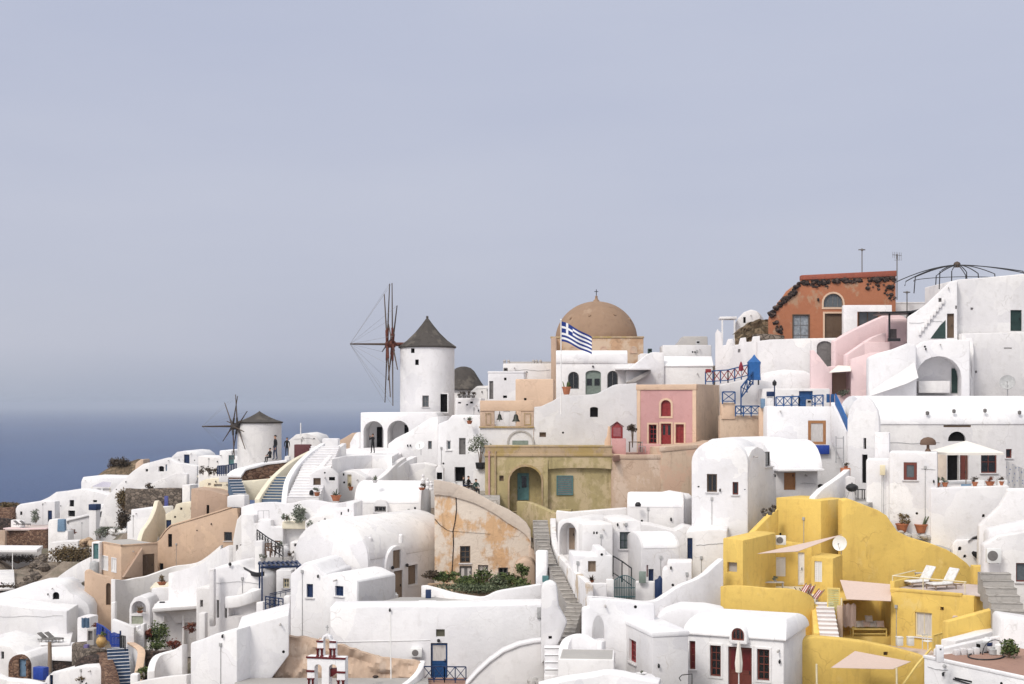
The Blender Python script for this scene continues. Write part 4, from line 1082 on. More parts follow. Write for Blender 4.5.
house('cream_house','cream flat roofed house with a low curved front before the small windmill',217,172,-8,[(199,500),(234,500),(234,481),(226,478),(206,479),(199,482)],6,CREAM,foot=3,
 ops=[O('vent',208,483,211,485.5,p=GREYC),O('vent',214,484,222,486.5,p=GREYC,rec=.3)])
wallpath('rubble_wall','reddish brown rubble retaining wall with a white crest under the small windmill','wall',[(234,477.5,112),(240,471.5,113),(252,468,113.5),(264,465,114),(276,463.5,114),(288,462,114)],th=1.0,drop=2.0,mat=REDRUB,cap=dict(m=WHITE3,t=.2,o=.1))
wallpath('cream_wall','cream curved wall with a small hole beneath the rubble','wall',[(230,480.5,111.2,498),(240,481,111.4,499),(255,480,111.6,500),(270,478.5,111.8,500)],th=.7,mat=CREAM)
wallpath('white_wall','low pale bench wall at the foot of the short blue steps','wall',[(228,496,107.5,507),(238,494.5,107.5,507),(247,495,107.3,508)],th=.8,mat=WHITE2,group=G_T)
stairs('blue_stairs','short flight of blue steps left of the cream wall',(240,496,108.4),(234.5,479,110.6),1.0,6,riser=STEPB,tread=STEPB,lipw=.05,nosing=WHITE2)
stairs('blue_stairs','wide flight of blue steps beside the broad white staircase',(270,501,108.3),(282.5,476,111.3),1.8,9,riser=STEPB,tread=STEPB,lipw=.05,nosing=CREAM)
wallpath('cream_wall','cream parapet climbing between the blue steps and the rubble','wall',[(257,499,108),(262,491,109),(270,480,110.5),(280,470,112),(290,462,113.3),(300,456,115),(312,450,117)],th=.42,drop=2.2,mat=CREAM)
wallpath('white_parapet','white parapet between the blue steps and the broad white stairs','wall',[(284,503,105.5),(285,492,107),(287,481,108.5),(292,471,110.5),(300,461,113),(311,451,115.5),(323,443,118)],th=.42,drop=2.2,mat=WHITE3)
stairs('white_stairs','broad white staircase climbing towards the arcade',(303,499,105.5),(326,446,117.5),2.35,20,riser=WHITE2,tread=WHITE3,lipw=.05)
wallpath('white_parapet','outer white parapet on the right of the broad white stairs','wall',[(312,481,109),(317,471,111),(326,460,113.5),(336,449,117),(344,443,120)],th=.42,drop=2.6,mat=WHITE2)
house('small_white_house','tiny white gabled house with a dark door beside the broad stairs',323,108,6,[(309,503),(338,503),(338,477),(332,471),(324,468.3),(317,470),(311,474),(309,479)],5,WHITE2,foot=2,cat='house',
 ops=[O('door',313.3,478,320.7,489,m=BROWN,p=DARK),O('dark',329,477,335,480.5),O('vent',324,472,325.6,473.6)])
potted('dark potted shrub at the door of the tiny gabled house',W(317,496,105.6),.22,.28,leaf=LEAFG,seed=9,fr=.3)
solo('black_bag','small black bag leaning by the door of the tiny gabled house','bag',MB().lathe(W(311.5,495,106),[(.1,0),(.17,.05),(.16,.25),(.08,.36),(.02,.38)],10,sy=.6),CBLK)
potted('agave in a wide terracotta pot on the white terrace',W(336,501,103),.36,.42,kind='agave',leaf=LEAFG,seed=10,fr=.42)
house('cream_planter','cream raised planter on the white terrace',294,103,-4,(282,521.5,305.5,527.8),1.1,CREAM,foot=.1,cat='planter')
bush('shrub','spiky grey green shrub growing in the cream planter',W(299,513.5,102.8),(.55,.45,.65),320,.1,LEAFG,55)
bush('shrub','pale rounded shrub at the left end of the cream planter',W(287,517,102.8),(.38,.35,.3),150,.07,LEAFG,56)
wallpath('white_wall','white terrace wall below the foot of the blue steps','wall',[(243,507,105),(256,503,104.5),(275,502,104.2),(290,503.5,104),(310,499.5,103.5),(336,503,102.6),(356,500,104)],th=.5,drop=3.5,mat=WHITE,group=G_T)
house('white_house','white terrace house with a long curved top below the cream planter',275,104.6,-6,[(243,560),(312,560),(312,528),(300,526),(283,531),(268,527),(250,536),(243,545)],4,WHITE,foot=2,group=G_M,bevel=.2)
wallpath('white_wall','white ramp wall sloping from the peach wall towards the cream planter','wall',[(236,552,106),(246,540,106),(258,528,106),(270,519,106),(282,514,106)],th=.6,drop=3.5,mat=WHITE2,group=G_T)
house('white_house','low white house ledge beside the end of the peach wall',243,118,-10,[(232,560),(262,560),(262,520),(256,512),(244,510),(236,520),(232,540)],4,WHITE2,foot=2,group=G_M,bevel=.25,ops=[O('vent',236,545,238,551,p=GREYC)])
wallpath('white_wall','white wall run along the foot of the big peach wall','wall',[(170,573,138),(190,568,137),(205,563,135),(220,551,130),(232,545,126)],th=.6,drop=4.5,mat=WHITE,group=G_T)
def chair(name,lab,p,yaw,mat,group=None,hgt=.85):
 fr_=Fr(p=p,yaw=yaw);z=p[2];root=thing(name,lab,'chair',fr_,z=z,group=group)
 for u in(0,.42):
  for w in(0,.42):part('leg',MB().box(fr_,u,u+.04,w,w+.04,z,z+.44),mat,root)
 part('seat',MB().box(fr_,-.01,.47,-.01,.47,z+.44,z+.48),mat,root,bevel=.01)
 b=MB()
 for u in(0,.2,.42):b.box(fr_,u,u+.035,.43,.46,z+.48,z+hgt)
 b.box(fr_,0,.46,.425,.465,z+hgt-.1,z+hgt)
 part('backrest',b,mat,root)
 return root
def table(name,lab,p,yaw,w,d,h,mat,group=None):
 fr_=Fr(p=p,yaw=yaw);z=p[2];root=thing(name,lab,'table',fr_,z=z,group=group)
 part('tabletop',MB().box(fr_,0,w,0,d,z+h-.05,z+h),mat,root,bevel=.01)
 for u in(.04,w-.09):
  for v in(.04,d-.09):part('leg',MB().box(fr_,u,u+.05,v,v+.05,z,z+h-.05),mat,root)
 return root
slab('terrace_floor','pale terrace floor with wicker seats behind the blue pergola','terrace',[(256,562),(305,560),(304,542),(262,545)],Y=100,mat=FLOOR)
ch0=chair('wicker_chair','brown wicker chair nearest the white pillar on the pergola terrace',W(266,556,99),20,WICK,'wicker chairs behind the blue pergola')
for x,y,Y,a,t in((271,553,101,-30,'second wicker chair from the white pillar on the pergola terrace'),(275,557,98.5,150,'wicker chair closest to the tall ceramic vase')):
 c2=copy_tree(ch0);c2.location=W(x,y,Y);c2.rotation_euler.z=rad(a);c2['label']=t
solo('ceramic_vase','tall pale ceramic vase standing on the pergola terrace','vase',MB().lathe(W(285.5,557,99.5),[(.14,0),(.2,.1),(.26,.4),(.24,.65),(.13,.82),(.17,.9),(.1,.88),(.01,.86)],16),GREYW)
house('white_pillar','white square pillar left of the wicker chairs',258,99,-8,(254.5,541,262.5,575),.7,WHITE2,foot=1,cat='pillar')
house('white_kiosk','low white counter with a flat slab roof behind the vase',299,101,-4,(290,542,306,562),1.6,WHITE2,foot=1,cat='counter',ops=[O('dark',294,543.5,303,546.5,p=GREYD,rec=.4)])
railing('iron_railing','dark wrought iron railing climbing along the wicker terrace',[W(257,541,101.5),W(268,549,100.2),W(283,558,98.9)],.8,IRON,bays=4,pat='S',t=.05)
house('white_step_block','white stepped block with a bench top at the end of the peach wall',250,103.4,-8,[(241,536),(262,536),(262,524),(254,523.5),(254,515),(247,514.5),(241,514)],1.4,WHITE2,foot=2,cat='wall')
house('white_step_block','long low white seat wall left of the cream planter',270,103.2,-6,[(258,536),(283,536),(283,527),(271,526.5),(271,520),(258,519.5)],1.2,WHITE,foot=2,cat='wall')
rl_=MB();a_,b_=W(258,518.5,103.3),W(269,518,103.3)
for t in(0,.5,1):rl_.tube([a_.lerp(b_,t),a_.lerp(b_,t)+Vector((0,0,.55))],.02,5)
rl_.tube([a_+Vector((0,0,.55)),b_+Vector((0,0,.55))],.02,5);solo('steel_handrail','thin pale handrail on the white seat wall left of the cream planter','railing',rl_,GREYP)
house('white_wall','low white divider wall between the planter and the agave pot',318,102.4,-5,[(305,532),(334,532),(334,513),(326,512),(322,516),(312,517),(305,521)],.5,WHITE2,foot=2,cat='wall',ops=[O('vent',318,521,320,523),O('vent',324,518,326,520)])
house('white_house','white stepped cube with dark vents beside the agave pot',344,101.5,-6,[(333,530),(354,530),(354,503),(346,502.5),(346,508),(333,509)],3,WHITE,foot=2,group=G_M,ops=[O('vent',340.5,512,342,515),O('vent',347.5,509,349,512)])
for i,(x,y,Y_,lf_,t)in enumerate(((263,562,98.5,LEAFG,'small grey green pot beside the white square pillar'),(291,560,98.8,LEAFD,'dark pot right of the tall ceramic vase'),(279,549,101.2,LEAFG,'grey leaved pot behind the wicker chairs'),(309,529,101.8,LEAFG,'low grey pot at the end of the cream planter'))):
 potted(t,W(x,y,Y_),.2,.26,leaf=lf_,seed=200+i,fr=.28,pm=GREYC)
table('terrace_table','small white table before the low white counter',W(293,562,99.2),-5,.9,.6,.7,WPLAST)
house('white_house','white flat roofed lean-to below the satellite dish corner',205,108,-10,(196,588,212,625),3,WHITE2,foot=2,group=G_M,ops=[O('dark',200,600,203,607,p=GREYD)])
h=house('white_house','white cave house with a rounded parapet and tall slits below the wicker terrace',226,98,-8,[(209,625),(233,625),(262,625),(262,578),(252,573),(240,571),(233,564.5),(225,566),(214,568),(209,572)],5,WHITE,foot=2,group=G_M,bevel=.2,
 ops=[O('dark',216.5,600,219,618,p=GREYD),O('dark',224.5,604,227,618,p=GREYD),O('niche',228.5,598,258,617,arch=True,rise=.5,rec=1.0)])
wallpath('white_bench','curved white built in bench in the courtyard of the cave house','bench',[(229,596,97),(240,595,96.5),(250,591,96.5),(258,588,97)],th=.8,drop=.8,mat=WHITE,ground=False)
house('white_pillar','slim white pillar at the left corner of the cave house',211.5,97,-6,(209,569,214,612),.5,WHITE2,foot=1,cat='pillar')
lm=thing('lamp','black globe wall lamp on the parapet of the cave house','lamp',W(230,566.5,97.8))
part('stem',MB().tube([W(230,568,97.8),W(230,565.6,97.8)],.02,6),IRON,lm);part('globe',MB().lathe(W(230,566,97.8),[(.02,-.02),(.1,.05),(.12,.13),(.08,.22),(.01,.26)],12),IRON,lm)
fr=Fr(262,95,14);z0=W(262,597,95).z;z1=W(262,568.5,95).z
pg=thing('blue_pergola','dark blue timber pergola with parallel beams over the small courtyard','pergola',fr,z=z0)
UA,UB,D=0,2.55,2.4
for u,w in((0,0),(UB,0),(0,D),(UB,D)):part('post',MB().box(fr,u-.05,u+.05,w-.05,w+.05,z0-.3,z1),BLUED,pg)
for w in(0,D):part('beam',MB().box(fr,-.1,UB+.1,w-.06,w+.06,z1+.004,z1+.15),BLUED,pg)
sl=MB()
for i in range(9):sl.box(fr,-.05+i*.315,.09+i*.315,-.35,D+.3,z1+.154,z1+.2)
part('slat',sl,BLUED,pg)
wallpath('rope_fence','dark twisted rope edge of the wicker terrace','fence',[(244,567,99),(250,570.5,98),(257,572.5,97.3),(264,571.5,97)],th=.12,drop=.3,mat=IRON,bevel=.02,ground=False)
h=house('white_house','small square white house with a grey window behind the blue pergola',284,99,-5,(276,570,291.5,612),4,WHITE3,foot=2,group=G_M,
 ops=[O('win',283,578.5,289.3,588,m=CREAMP,p=GGLASS)])
railing('blue_railing','navy railing with scroll pattern on the white wall under the pergola',[W(265.5,611,93),W(283,613.5,92.6)],.95,BLUED,bays=4,pat='S',t=.055)
railing('iron_handrail','sloping navy handrail above the scroll railing',[W(270,597,94.5),W(291,592.5,95.5)],.22,BLUED,bays=4,pat='V',t=.03)
wallpath('white_parapet','white parapet block left of the scroll railing','wall',[(258,602,93.4),(265,601,93.2)],th=.5,drop=2.5)
house('white_post','white square end post right of the scroll railing',286.5,93,-6,(283.5,596,290,628),.6,WHITE,foot=1,cat='pillar')
h=house('white_arcade','white arcaded building with two round arches below the tall windmill',398,134,-4,[(360.5,452),(438,452),(438,416),(436,412),(360.5,412.5)],4.6,WHITE,foot=3,cat='arcade',bevel=.1,
 ops=[O('niche',363.5,421,383.5,448,arch=True,rec=3.2),O('niche',387.3,420.5,409,448,arch=True,rec=3.2),O('dark',419.5,424.5,428,430)])
fi=h.fr.sub(0,3.2)
(u0,z0),(u1,z1)=fi.uz(377,441),fi.uz(382,427)
part('door',MB().box(fi,u0,u1,-.08,.05,z0-1,z1),DARK,h.root)
(u0,z0),(u1,z1)=fi.uz(404.5,436),fi.uz(408.6,425)
part('door',MB().box(fi,u0,u1,-.08,.05,z0-1,z1),DARK,h.root)
house('vaulted_house','white low vaulted roof glimpsed beyond the stairs top',304,165,-3,[(287,452),(321,452),(321,443),(316,436),(306,433),(296,434.5),(288,441)],7,WHITE2,foot=2,group=G_M)
house('maroon_wall','maroon band of wall under the distant vaulted roof',302,158,-3,(294,444.5,310,456),1,paint('maroon_paint',(.13,.045,.05),.8),foot=1,cat='wall')
house('tan_wall','tan earth wall behind the white stairs top',349,150,-3,[(338,450),(360,450),(360,432),(352,433),(344,438),(338,441)],2,TANL,foot=2,cat='wall')
wallpath('white_wall','white angled wall end left of the arcade','wall',[(352,443,139),(357,434,138.5),(361,432,138)],th=.6,drop=4)
house('white_wall','white parapet block at the top of the broad stairs',333,121,-4,(322,438.5,338,452),1,WHITE,foot=2,cat='wall')
solo('thin_pole','thin white mast behind the distant vaulted roof','mast',MB().tube([W(300.7,436,164),W(300.7,423,164)],.07,6),WPAINT)
wallpath('round_terrace_wall','large round white terrace wall where the person in black stands','wall',[(325,466,130),(332,459,126),(343,455.5,123.5),(358,453.5,122),(374,453,121.6),(386,454,122.5),(394,456,124),(400,452,127)],th=.5,drop=3,mat=WHITE2)
slab('terrace_floor','white floor of the large round terrace','terrace',[(332,459),(346,456.2),(372,455),(392,456.5),(402,451),(395,446),(360,446),(340,450)],z=W(374,454.3,122).z,mat=WHITE,th=2.2)
wallpath('round_terrace_wall','wider white wall ring beneath the round terrace','wall',[(337,474,122),(345,470,119),(360,469,117),(376,468.5,116.6),(392,469,117.5),(402,462,120),(414,456,124)],th=.6,drop=3.5,mat=WHITE)
person('person in black standing on the round white terrace holding a camera up',W(372.8,453.5,121.9),-35,1.68,arms='camera',top=CBLK,legs=CBLK)
h=house('white_house','white house front with a narrow cream door under the round terrace',352,114,-4,[(338,500),(366,500),(366,478),(355,472),(343,471),(338,474)],4,WHITE2,foot=2,group=G_M,
 ops=[O('door',347.2,474.5,351.5,488,m=CREAMP)])
potted('brown pot with a small plant by the narrow cream door',W(350.8,490.5,113),.2,.3,leaf=LEAFB,seed=12,fr=.25)
wallpath('white_ramp_wall','white ramp parapet slanting down in front of the round terrace','wall',[(375,480,112),(384,474,114),(395,463,118),(404,457,121)],th=.45,drop=3,mat=WHITE2)
house('white_wall','pale wall behind the ramp below the satellite dish',420,121,-4,[(388,490),(436,490),(436,466),(424,463),(404,465),(388,474)],2,WHITE2,foot=2,cat='wall')
potted('grey pot with spiky leaves on the vaulted roof edge',W(375,483,108),.2,.22,kind='agave',leaf=LEAFG,pm=WHITE2,seed=13,fr=.3)
h=house('white_house','white house with two small grey windows right of the arcade',428,126,-8,[(388,470),(438,470),(438,416.5),(430,418),(410,431),(396,438),(388,444)],6,WHITE,foot=2,group=G_M,
 ops=[O('win',428,441,431.8,449,m=GREYD,p=GGLASS,mull=(0,0)),O('vent',410.5,459,413,465.5,p=GREYC)])
house('white_house','bright white stepped house beside the olive tree with a grey door',458,124,-8,[(437,485),(474,485),(486,485),(486,425),(476,416),(452,415),(448,420),(438,424)],6,WHITE3,foot=2,group=G_M,
 ops=[O('win',446.5,440.5,451,450,m=WPAINT,p=GGLASS,sill=WHITE),O('door',459,438,465.6,454.5,m=GREYD),O('dark',454.5,467,465,482,rec=.6)])
potted('small dark potted palm on the stepped white house roof',W(469.5,424,123),.25,.3,kind='agave',leaf=LEAFG,seed=14,fr=.35)
dish('white satellite dish on the wall below the arcade',W(420.5,446,119),.42,(-.3,-.8,.5),mat=WPLAST,stand=.3)
h=house('shrine_house','tiny white shrine shaped like a house with a dark opening',439.3,112,-6,[(435.5,484),(443.3,484),(443.3,468.5),(439.5,464),(435.7,468.5)],.6,WHITE2,foot=1,cat='shrine',bevel=.02,ops=[O('dark',436.6,472.5,442.2,479.5,rec=.25)])
for i,(x,y0,y1,t)in enumerate(((423,474,489,'taller'),(427.5,478,489,'middle'),(431,481,490,'smallest'))):
 p=W(x,y1,108.5);hh=(y1-y0)*108.5/F
 solo('white_ornament','whitewashed stone ornament on the roof edge, the %s of three'%t,'ornament',MB().lathe(p,[(.16,0),(.17,hh*.15),(.1,hh*.25),(.15,hh*.5),(.17,hh*.6),(.07,hh*.75),(.11,hh*.88),(.06,hh*.98),(.01,hh)],12),WHITE2,group='whitewashed ornaments')
potted('dark low plant between the whitewashed ornaments',W(422,490,107.6),.25,.18,leaf=LEAFD,seed=15,fr=.28)
p=W(479.8,469,117)
ol=thing('olive_tree','small olive tree in a black square pot by the ochre house','tree',p)
frp=Fr(p=p,yaw=-5)
part('pot',MB().loft([[frp.pt(a,b+.4,p.z)for a,b in((-.3,-.3),(.3,-.3),(.3,.3),(-.3,.3))],[frp.pt(a,b+.4,p.z+.52)for a,b in((-.38,-.38),(.38,-.38),(.38,.38),(-.38,.38))]]),IRON,ol,bevel=.02)
t0=frp.pt(0,.4,p.z+.45);tr=MB();rnd=random.Random(5)
for k in range(3):
 m_=t0+Vector((.12*(k-1),.03,.75));tr.tube([t0+Vector((.06*(k-1),0,0)),m_,m_+Vector((.3*(k-1)+.05,.1*(k-1),.75))],.05,6,.025)
part('trunk',tr,BROWN,ol)
cr=MB().leaves(W(478.5,444.5,117)+Vector((0,.4,0)),(1.0,.85,.85),560,.085,rnd,shell=.2).leaves(W(472,450,117)+Vector((0,.4,0)),(.45,.4,.4),130,.08,rnd)
part('crown',cr,LEAFO,ol,raw=True,smooth=0)
house('white_block','white ledge wall under the olive tree pot',479,117.5,-5,(473,469.2,487,492),1.1,WHITE2,foot=1,cat='wall')
slab('terrace_floor','stone landing behind the orange wall where people sit','terrace',[(440,495),(500,500),(500,488),(440,484)],Y=112,mat=PAVE,th=1.5)
zf=W(440,495,112).z
person('seated person in dark clothes bending forward beside the grey table',Wz(468.5,491.5,zf),60,1.7,pose='sit',arms='fwd',top=CBLK,legs=CBLK)
person('seated person in a green jacket with a lilac scarf facing the stairs',Wz(476,495,zf),20,1.7,pose='sit',arms='fwd',top=CGRN,legs=CBLK)
person('seated person dressed in black next to the olive tree wall',Wz(463.5,491.0,zf),100,1.66,pose='sit',arms='fwd',top=CBLK,legs=CBLU)
for i,(x,y,t)in enumerate(((468.5,491.5,'dark bench under the person bending forward'),(476,495,'dark bench under the person in the green jacket'),(463.5,491.0,'dark bench under the person next to the olive wall'))):
 q=Wz(x,y,zf);bt=thing('bench',t,'bench',q,group='small benches behind the orange wall');fb=Fr(p=q,yaw=0)
 part('seat',MB().box(fb,-.25,.25,-.15,.25,zf+.32,zf+.38),BROWN,bt)
 for u in(-.22,.18):
  for w in(-.12,.18):part('leg',MB().box(fb,u,u+.04,w,w+.04,zf,zf+.32),BROWN,bt)
tb=table('grey_table','grey topped table among the seated people',Wz(455,491,zf),-6,1.0,.7,.78,GREYP)
person('tall person in black jacket and jeans standing on the white crest of the rubble wall',W(275.3,460,113.6),-60,1.98,arms='down',top=CBLK,legs=CBLU)
person('person in black crouching beside the tall figure on the rubble wall crest',W(270,462.5,114),-40,1.55,pose='sit',arms='fwd',top=CBLK,legs=CBLK)
person('person in dark long clothes standing near the top of the cream parapet',W(287,456,120),10,1.55,arms='down',top=CBLK,legs=CBLK)
house('stone_plinth','small white stone plinth under the dark clothed person by the cream parapet',287,119.6,0,(284.5,456.2,289.5,468),.8,WHITE2,foot=1,cat='plinth')
G_C='white houses in the centre of the village'
h=house('vaulted_house','long white barrel vaulted house with a half round dormer window',387,108,-4,(354,503,421,520),6,WHITE2,foot=3,group=G_C,roof='vaultu',rise=1.55,rmat=WHITE3)
dfr=h.fr.sub(0,-.55);dc=MB()
pl=[dfr.uz(*p)for p in((373,514),(387.5,514),(387.5,505),(386,501.5),(383,500),(379,499.6),(376,500.5),(373.5,503.5),(373,506))]
opening(h.root,dfr,O('win',374.5,506.3,386,511.8,m=GREYD,mull=(2,0)),dc)
part('dormer',MB().prism(dfr,pl,0,2.2),GREYW,h.root,bevel=.05,cut=dc)
h=house('vaulted_house','big white barrel vault with a broad round gable and brown shuttered doors',368,96,61,(368,560,452,608),6.2,WHITE,foot=1.5,group=G_C,roof='vaultu',rise=2.6,rmat=WHITE2,over=.05,bevel=.05,
 ops=[O('shut',407.5,565,417,584.5,m=LBROWN,sur=WHITE,sw=.12)])
df=h.fr.sub(0,-.22);dc=MB()
(ua,za),(ub,zb)=df.uz(386,600),df.uz(408,546)
P_=poly_arch(ua,ub,za-1,df.uz(397,545.5)[1])
opening(h.root,df,O('shut',393,550,401,568.5,m=LBROWN,rec=.2,name='loft_shutter'),dc)
opening(h.root,df,O('door',394,570.5,403,601,m=LBROWN,rec=.2),dc)
part('dormer',MB().prism(df,P_,0,2.6),WHITE,h.root,bevel=.06,cut=dc)
for x,y in((391,568),(405.5,565.5)):
 q=df.uz(x,y);part('wall_lamp',MB().lathe(df.pt(q[0],-.14,q[1]),[(.03,-.1),(.1,-.06),(.11,.1),(.02,.16)],8),IRON,h.root)
for x,y,Yk in((401,537,97.2),(370,540,97)):
 q=W(x,y,Yk);part('vent_cap',MB().lathe(q,[(.16,-.4),(.16,.12),(.1,.2),(.01,.22)],10),WHITE2,h.root)
solo('plastic_canister','small white canister standing at the foot of the tall brown door','canister',MB().lathe(W(396,600.5,94.5),[(.14,0),(.16,.05),(.16,.38),(.07,.45),(.06,.52),(.01,.52)],12),WPLAST)
h=house('small_white_house','white wavy topped house with one small navy window and a grey side wall',356.5,90,-31,[(322,618),(357,618),(357,580.5),(350,577),(343,573.5),(336,572.5),(329,574),(322,577)],4.2,WHITE3,foot=2,group=G_C,bevel=.1,
 ops=[O('win',335,586,343.3,596,m=BLUED,p=BLUED,sill=WHITE)])
part('side_shade',MB().box(h.side,.15,h.d-.15,-.012,.02,h.zb-1.5,h.fr.uz(357,582.5)[1]),GREYW,h.root)  # shade of the side wall painted on as a grey panel
h=house('small_white_house','white house with a humped gable and a tall navy window',312,92,-14,[(290,640),(327,640),(327,574),(321,571),(317,564.5),(311,562),(304,563),(298,567.5),(293,572),(290,574)],4.6,WHITE3,foot=2,group=G_C,bevel=.12,
 ops=[O('win',306.5,584,313,597.5,m=BLUED,p=BLUED,mull=(0,0))])
h=house('orange_ruin_house','flaking orange plaster house with a broken pale coping and grey windows',482,100,0,[(434.5,600),(531,600),(531,540),(529,536),(520,529),(508,522),(492,511),(474,501.5),(455,495.5),(440,493.5),(434.5,494)],6,ROCKO,foot=1,bevel=.05,
 ops=[O('win',460,546,470.3,563,m=BROWN,mull=(1,2)),O('door',459.5,566,472,587,m=GREYD,glass=1,leaf=2,gp=CURTAIN),O('win',478,565,488,579,m=GREYD,p=CURTAIN,mull=(1,1)),O('win',498.3,567.5,508,578.5,m=GREYD,mull=(1,1))])
cp=MB();top=[(434,480),(438,480.5),(450,482.5),(462,486.5),(473,491),(485,498),(496,504),(508,509.5),(519,516.5),(526,522.5),(530.5,530),(531,541)]
bot=[(434,495),(440,494.5),(450,496),(462,499),(473,502.5),(485,508),(496,514.5),(508,523),(519,529.5),(526,535),(530.5,541),(531,548)]
cp.loft([[h.fr.pt(a[0],-.14,b[1]),h.fr.pt(a[0],.55,b[1]),h.fr.pt(a[0],.55,a[1]),h.fr.pt(a[0],-.14,a[1])]for a,b in((h.fr.uz(*t),h.fr.uz(*q))for t,q in zip(top,bot))])
part('coping',cp,COPING,h.root,bevel=.06)
cr=MB()
def crack(pts,w=.035):
 P=[h.fr.uz(*p)for p in pts];cr.loft([[h.fr.pt(u-w,-.03,z),h.fr.pt(u+w,-.03,z),h.fr.pt(u+w,.05,z),h.fr.pt(u-w,.05,z)]for u,z in P])
crack([(456,497),(456.5,510),(455,522),(453,531),(453.5,545),(452,572)])
crack([(434.8,519),(440,525),(447,530),(453,532)])
crack([(452,531),(470,532.5),(490,534)],.03)
part('crack',cr,LAVA,h.root)
part('corner_post',MB().prism(h.fr,[h.fr.uz(*p)for p in((529,600),(536.5,600),(536.5,553),(533,549),(529,545))],-.1,.7),TANL,h.root,bevel=.08)
house('tan_rock_hump','rounded tan plaster buttress at the right end of the garden',522,97,0,[(513,590),(536,590),(536,565),(530,560),(521,560.5),(514,568)],3,TANL,foot=2,cat='buttress',bevel=.35)
slab('garden_bed','planted garden bed in front of the flaking orange house','garden bed',[(424,594),(535,592),(534,582),(428,583)],Y=93,mat=EARTH,th=1.5)
for i,(x,y,rx,rz,c,t)in enumerate(((430,574.5,.6,.3,LEAFD,'low dark shrub at the left end of the garden wall'),(447,577,1.0,.38,LEAF,'low green shrub near the white house corner'),(463,583,.9,.45,LEAF,'green shrub below the pale double door'),(483,579,1.0,.75,LEAF,'tallest leafy shrub between the two grey windows'),(497,583,.9,.55,LEAFO,'olive green shrub in the middle of the garden'),(510,580,1.0,.62,LEAF,'dark green shrub below the right hand grey window'),(521,585,.8,.45,LEAF,'low green shrub beside the tan buttress'),(473,589,.8,.3,LEAFO,'trailing olive shrub along the inside of the garden wall'))):
 bush('garden_shrub',t,W(x,y,95 if y>580 else 97),(rx,.6,rz),int(330*rx*(rz+.4))+80,.12,c,60+i,group='shrubs in the garden of the orange house')
gc=part('ground_cover',MB().leaves(W(478,588,93.6),(3.5,1.3,.3),2600,.09,random.Random(8),shell=.1),LEAFO,raw=True,smooth=0);label(gc,'low green ground cover across the garden bed','ground cover')['kind']='stuff'
rt=bush('garden_tree','small round leafy tree in front of the tan buttress',W(522,570,95.5),(.55,.5,.45),260,.1,LEAF,75,cat='tree',trunk=3)
wallpath('garden_wall','low curved white garden wall below the flaking orange house','wall',[(424,585,92.5),(436,588,91.5),(452,592.5,90.5),(470,595.5,90),(484,596.5,89.8),(497,591,89.8),(514,588,89.9),(530,585.5,90.2),(541,583.5,90.5)],th=.5,drop=2.5,mat=WHITE)
slab('terrace_floor','grey courtyard floor between the vaulted house and the bottom white wall','terrace',[(358,606.5),(540,605),(536,597),(400,597)],z=W(400,605,87.5).z,mat=FLOOR,th=1)
house('blue_box','navy blue meter box at the low garden wall',428,90.5,0,(425.5,590,431,599.5),.3,BLUED,foot=.2,cat='box',bevel=.02)
house('white_block','low white bench block in the grey courtyard',424,88.5,-3,(417,601.5,436,610),.7,WHITE3,foot=.5,cat='bench')
house('white_block','small white step block at the end of the grey courtyard wall',459,87.5,-3,(452,602.5,462,610),.6,WHITE3,foot=.5,cat='step')
stairs('stone_stairs','lower flight of worn grey stone stairs below the white buttress',(561,652,79.6),(576,603,85.8),.95,12,tread=PAVE,riser=PAVER,lipw=.04)
stairs('stone_stairs','middle flight of worn grey stone stairs beside the white buttress',(572.5,605,86.2),(553,566,92),.75,10,tread=PAVE,riser=PAVER,lipw=.04)
stairs('stone_stairs','upper flight of worn grey stone stairs below the ochre house',(551,566.5,92.2),(542.5,541,97.2),.8,7,tread=PAVE,riser=PAVER,lipw=.04)
stairs('stone_stairs','topmost flight of worn grey stone stairs turning towards the ochre parapet',(542.5,541.5,97.4),(540,520,102),1.05,6,tread=PAVE,riser=PAVER,lipw=.04)
wallpath('stair_wall','white wall with a crumbling tan foot along the right of the stone stairs','wall',[(553,518,104),(553.5,535,99),(557,549,95.5),(565,560,92),(574,569,89),(583,577,86),(590,584,84)],th=.42,drop=2.6,mat=CRUMB)
h=house('white_wall_house','broad white wall house with a blue door and a small square vent',437,86,0,[(330,700),(545,700),(545,604.5),(500,605),(440,606.5),(380,606.5),(330,607)],2.6,WHITE3,foot=2,group=None,bevel=.1,
 ops=[O('door',430.7,643,447.5,678,m=BLUE,glass=1,fm=BLUED,gp=CURTAIN,rec=.25),O('vent',436,629.3,444.8,636.7,p=paint('olive_grille',(.09,.085,.06),.7),rec=.15)])
part('lamp',MB().lathe(h.fr.pt(h.fr.uz(438.7,640)[0],-.12,h.fr.uz(438.7,642)[1]),[(.02,0),(.09,.02),(.1,.14),(.05,.2),(.01,.21)],10),IRON,h.root)
pc=MB()
for pts in(((330,642),(380,641.2),(430,640)),((390,607.5),(390,684))):
 pc.tube([h.fr.pt(*(lambda q:(q[0],-.02,q[1]))(h.fr.uz(*p)))for p in pts],.02,6)
part('conduit',pc,WPLAST,h.root)
dp=MB().tube([h.fr.pt(h.fr.uz(541,y)[0],-.05,h.fr.uz(541,y)[1])for y in(617,640,652)],.035,6)
part('drainpipe',dp,GREYP,h.root)
part('meter_box',MB().box(h.fr,h.fr.uz(537,610)[0],h.fr.uz(541,610)[0],-.15,0,h.fr.uz(537,618)[1],h.fr.uz(537,607)[1]),GREYP,h.root,bevel=.02)
ac_unit('white air conditioner on the broad white wall left of the blue door',h.fr,411,647.5,422.3,656.5)
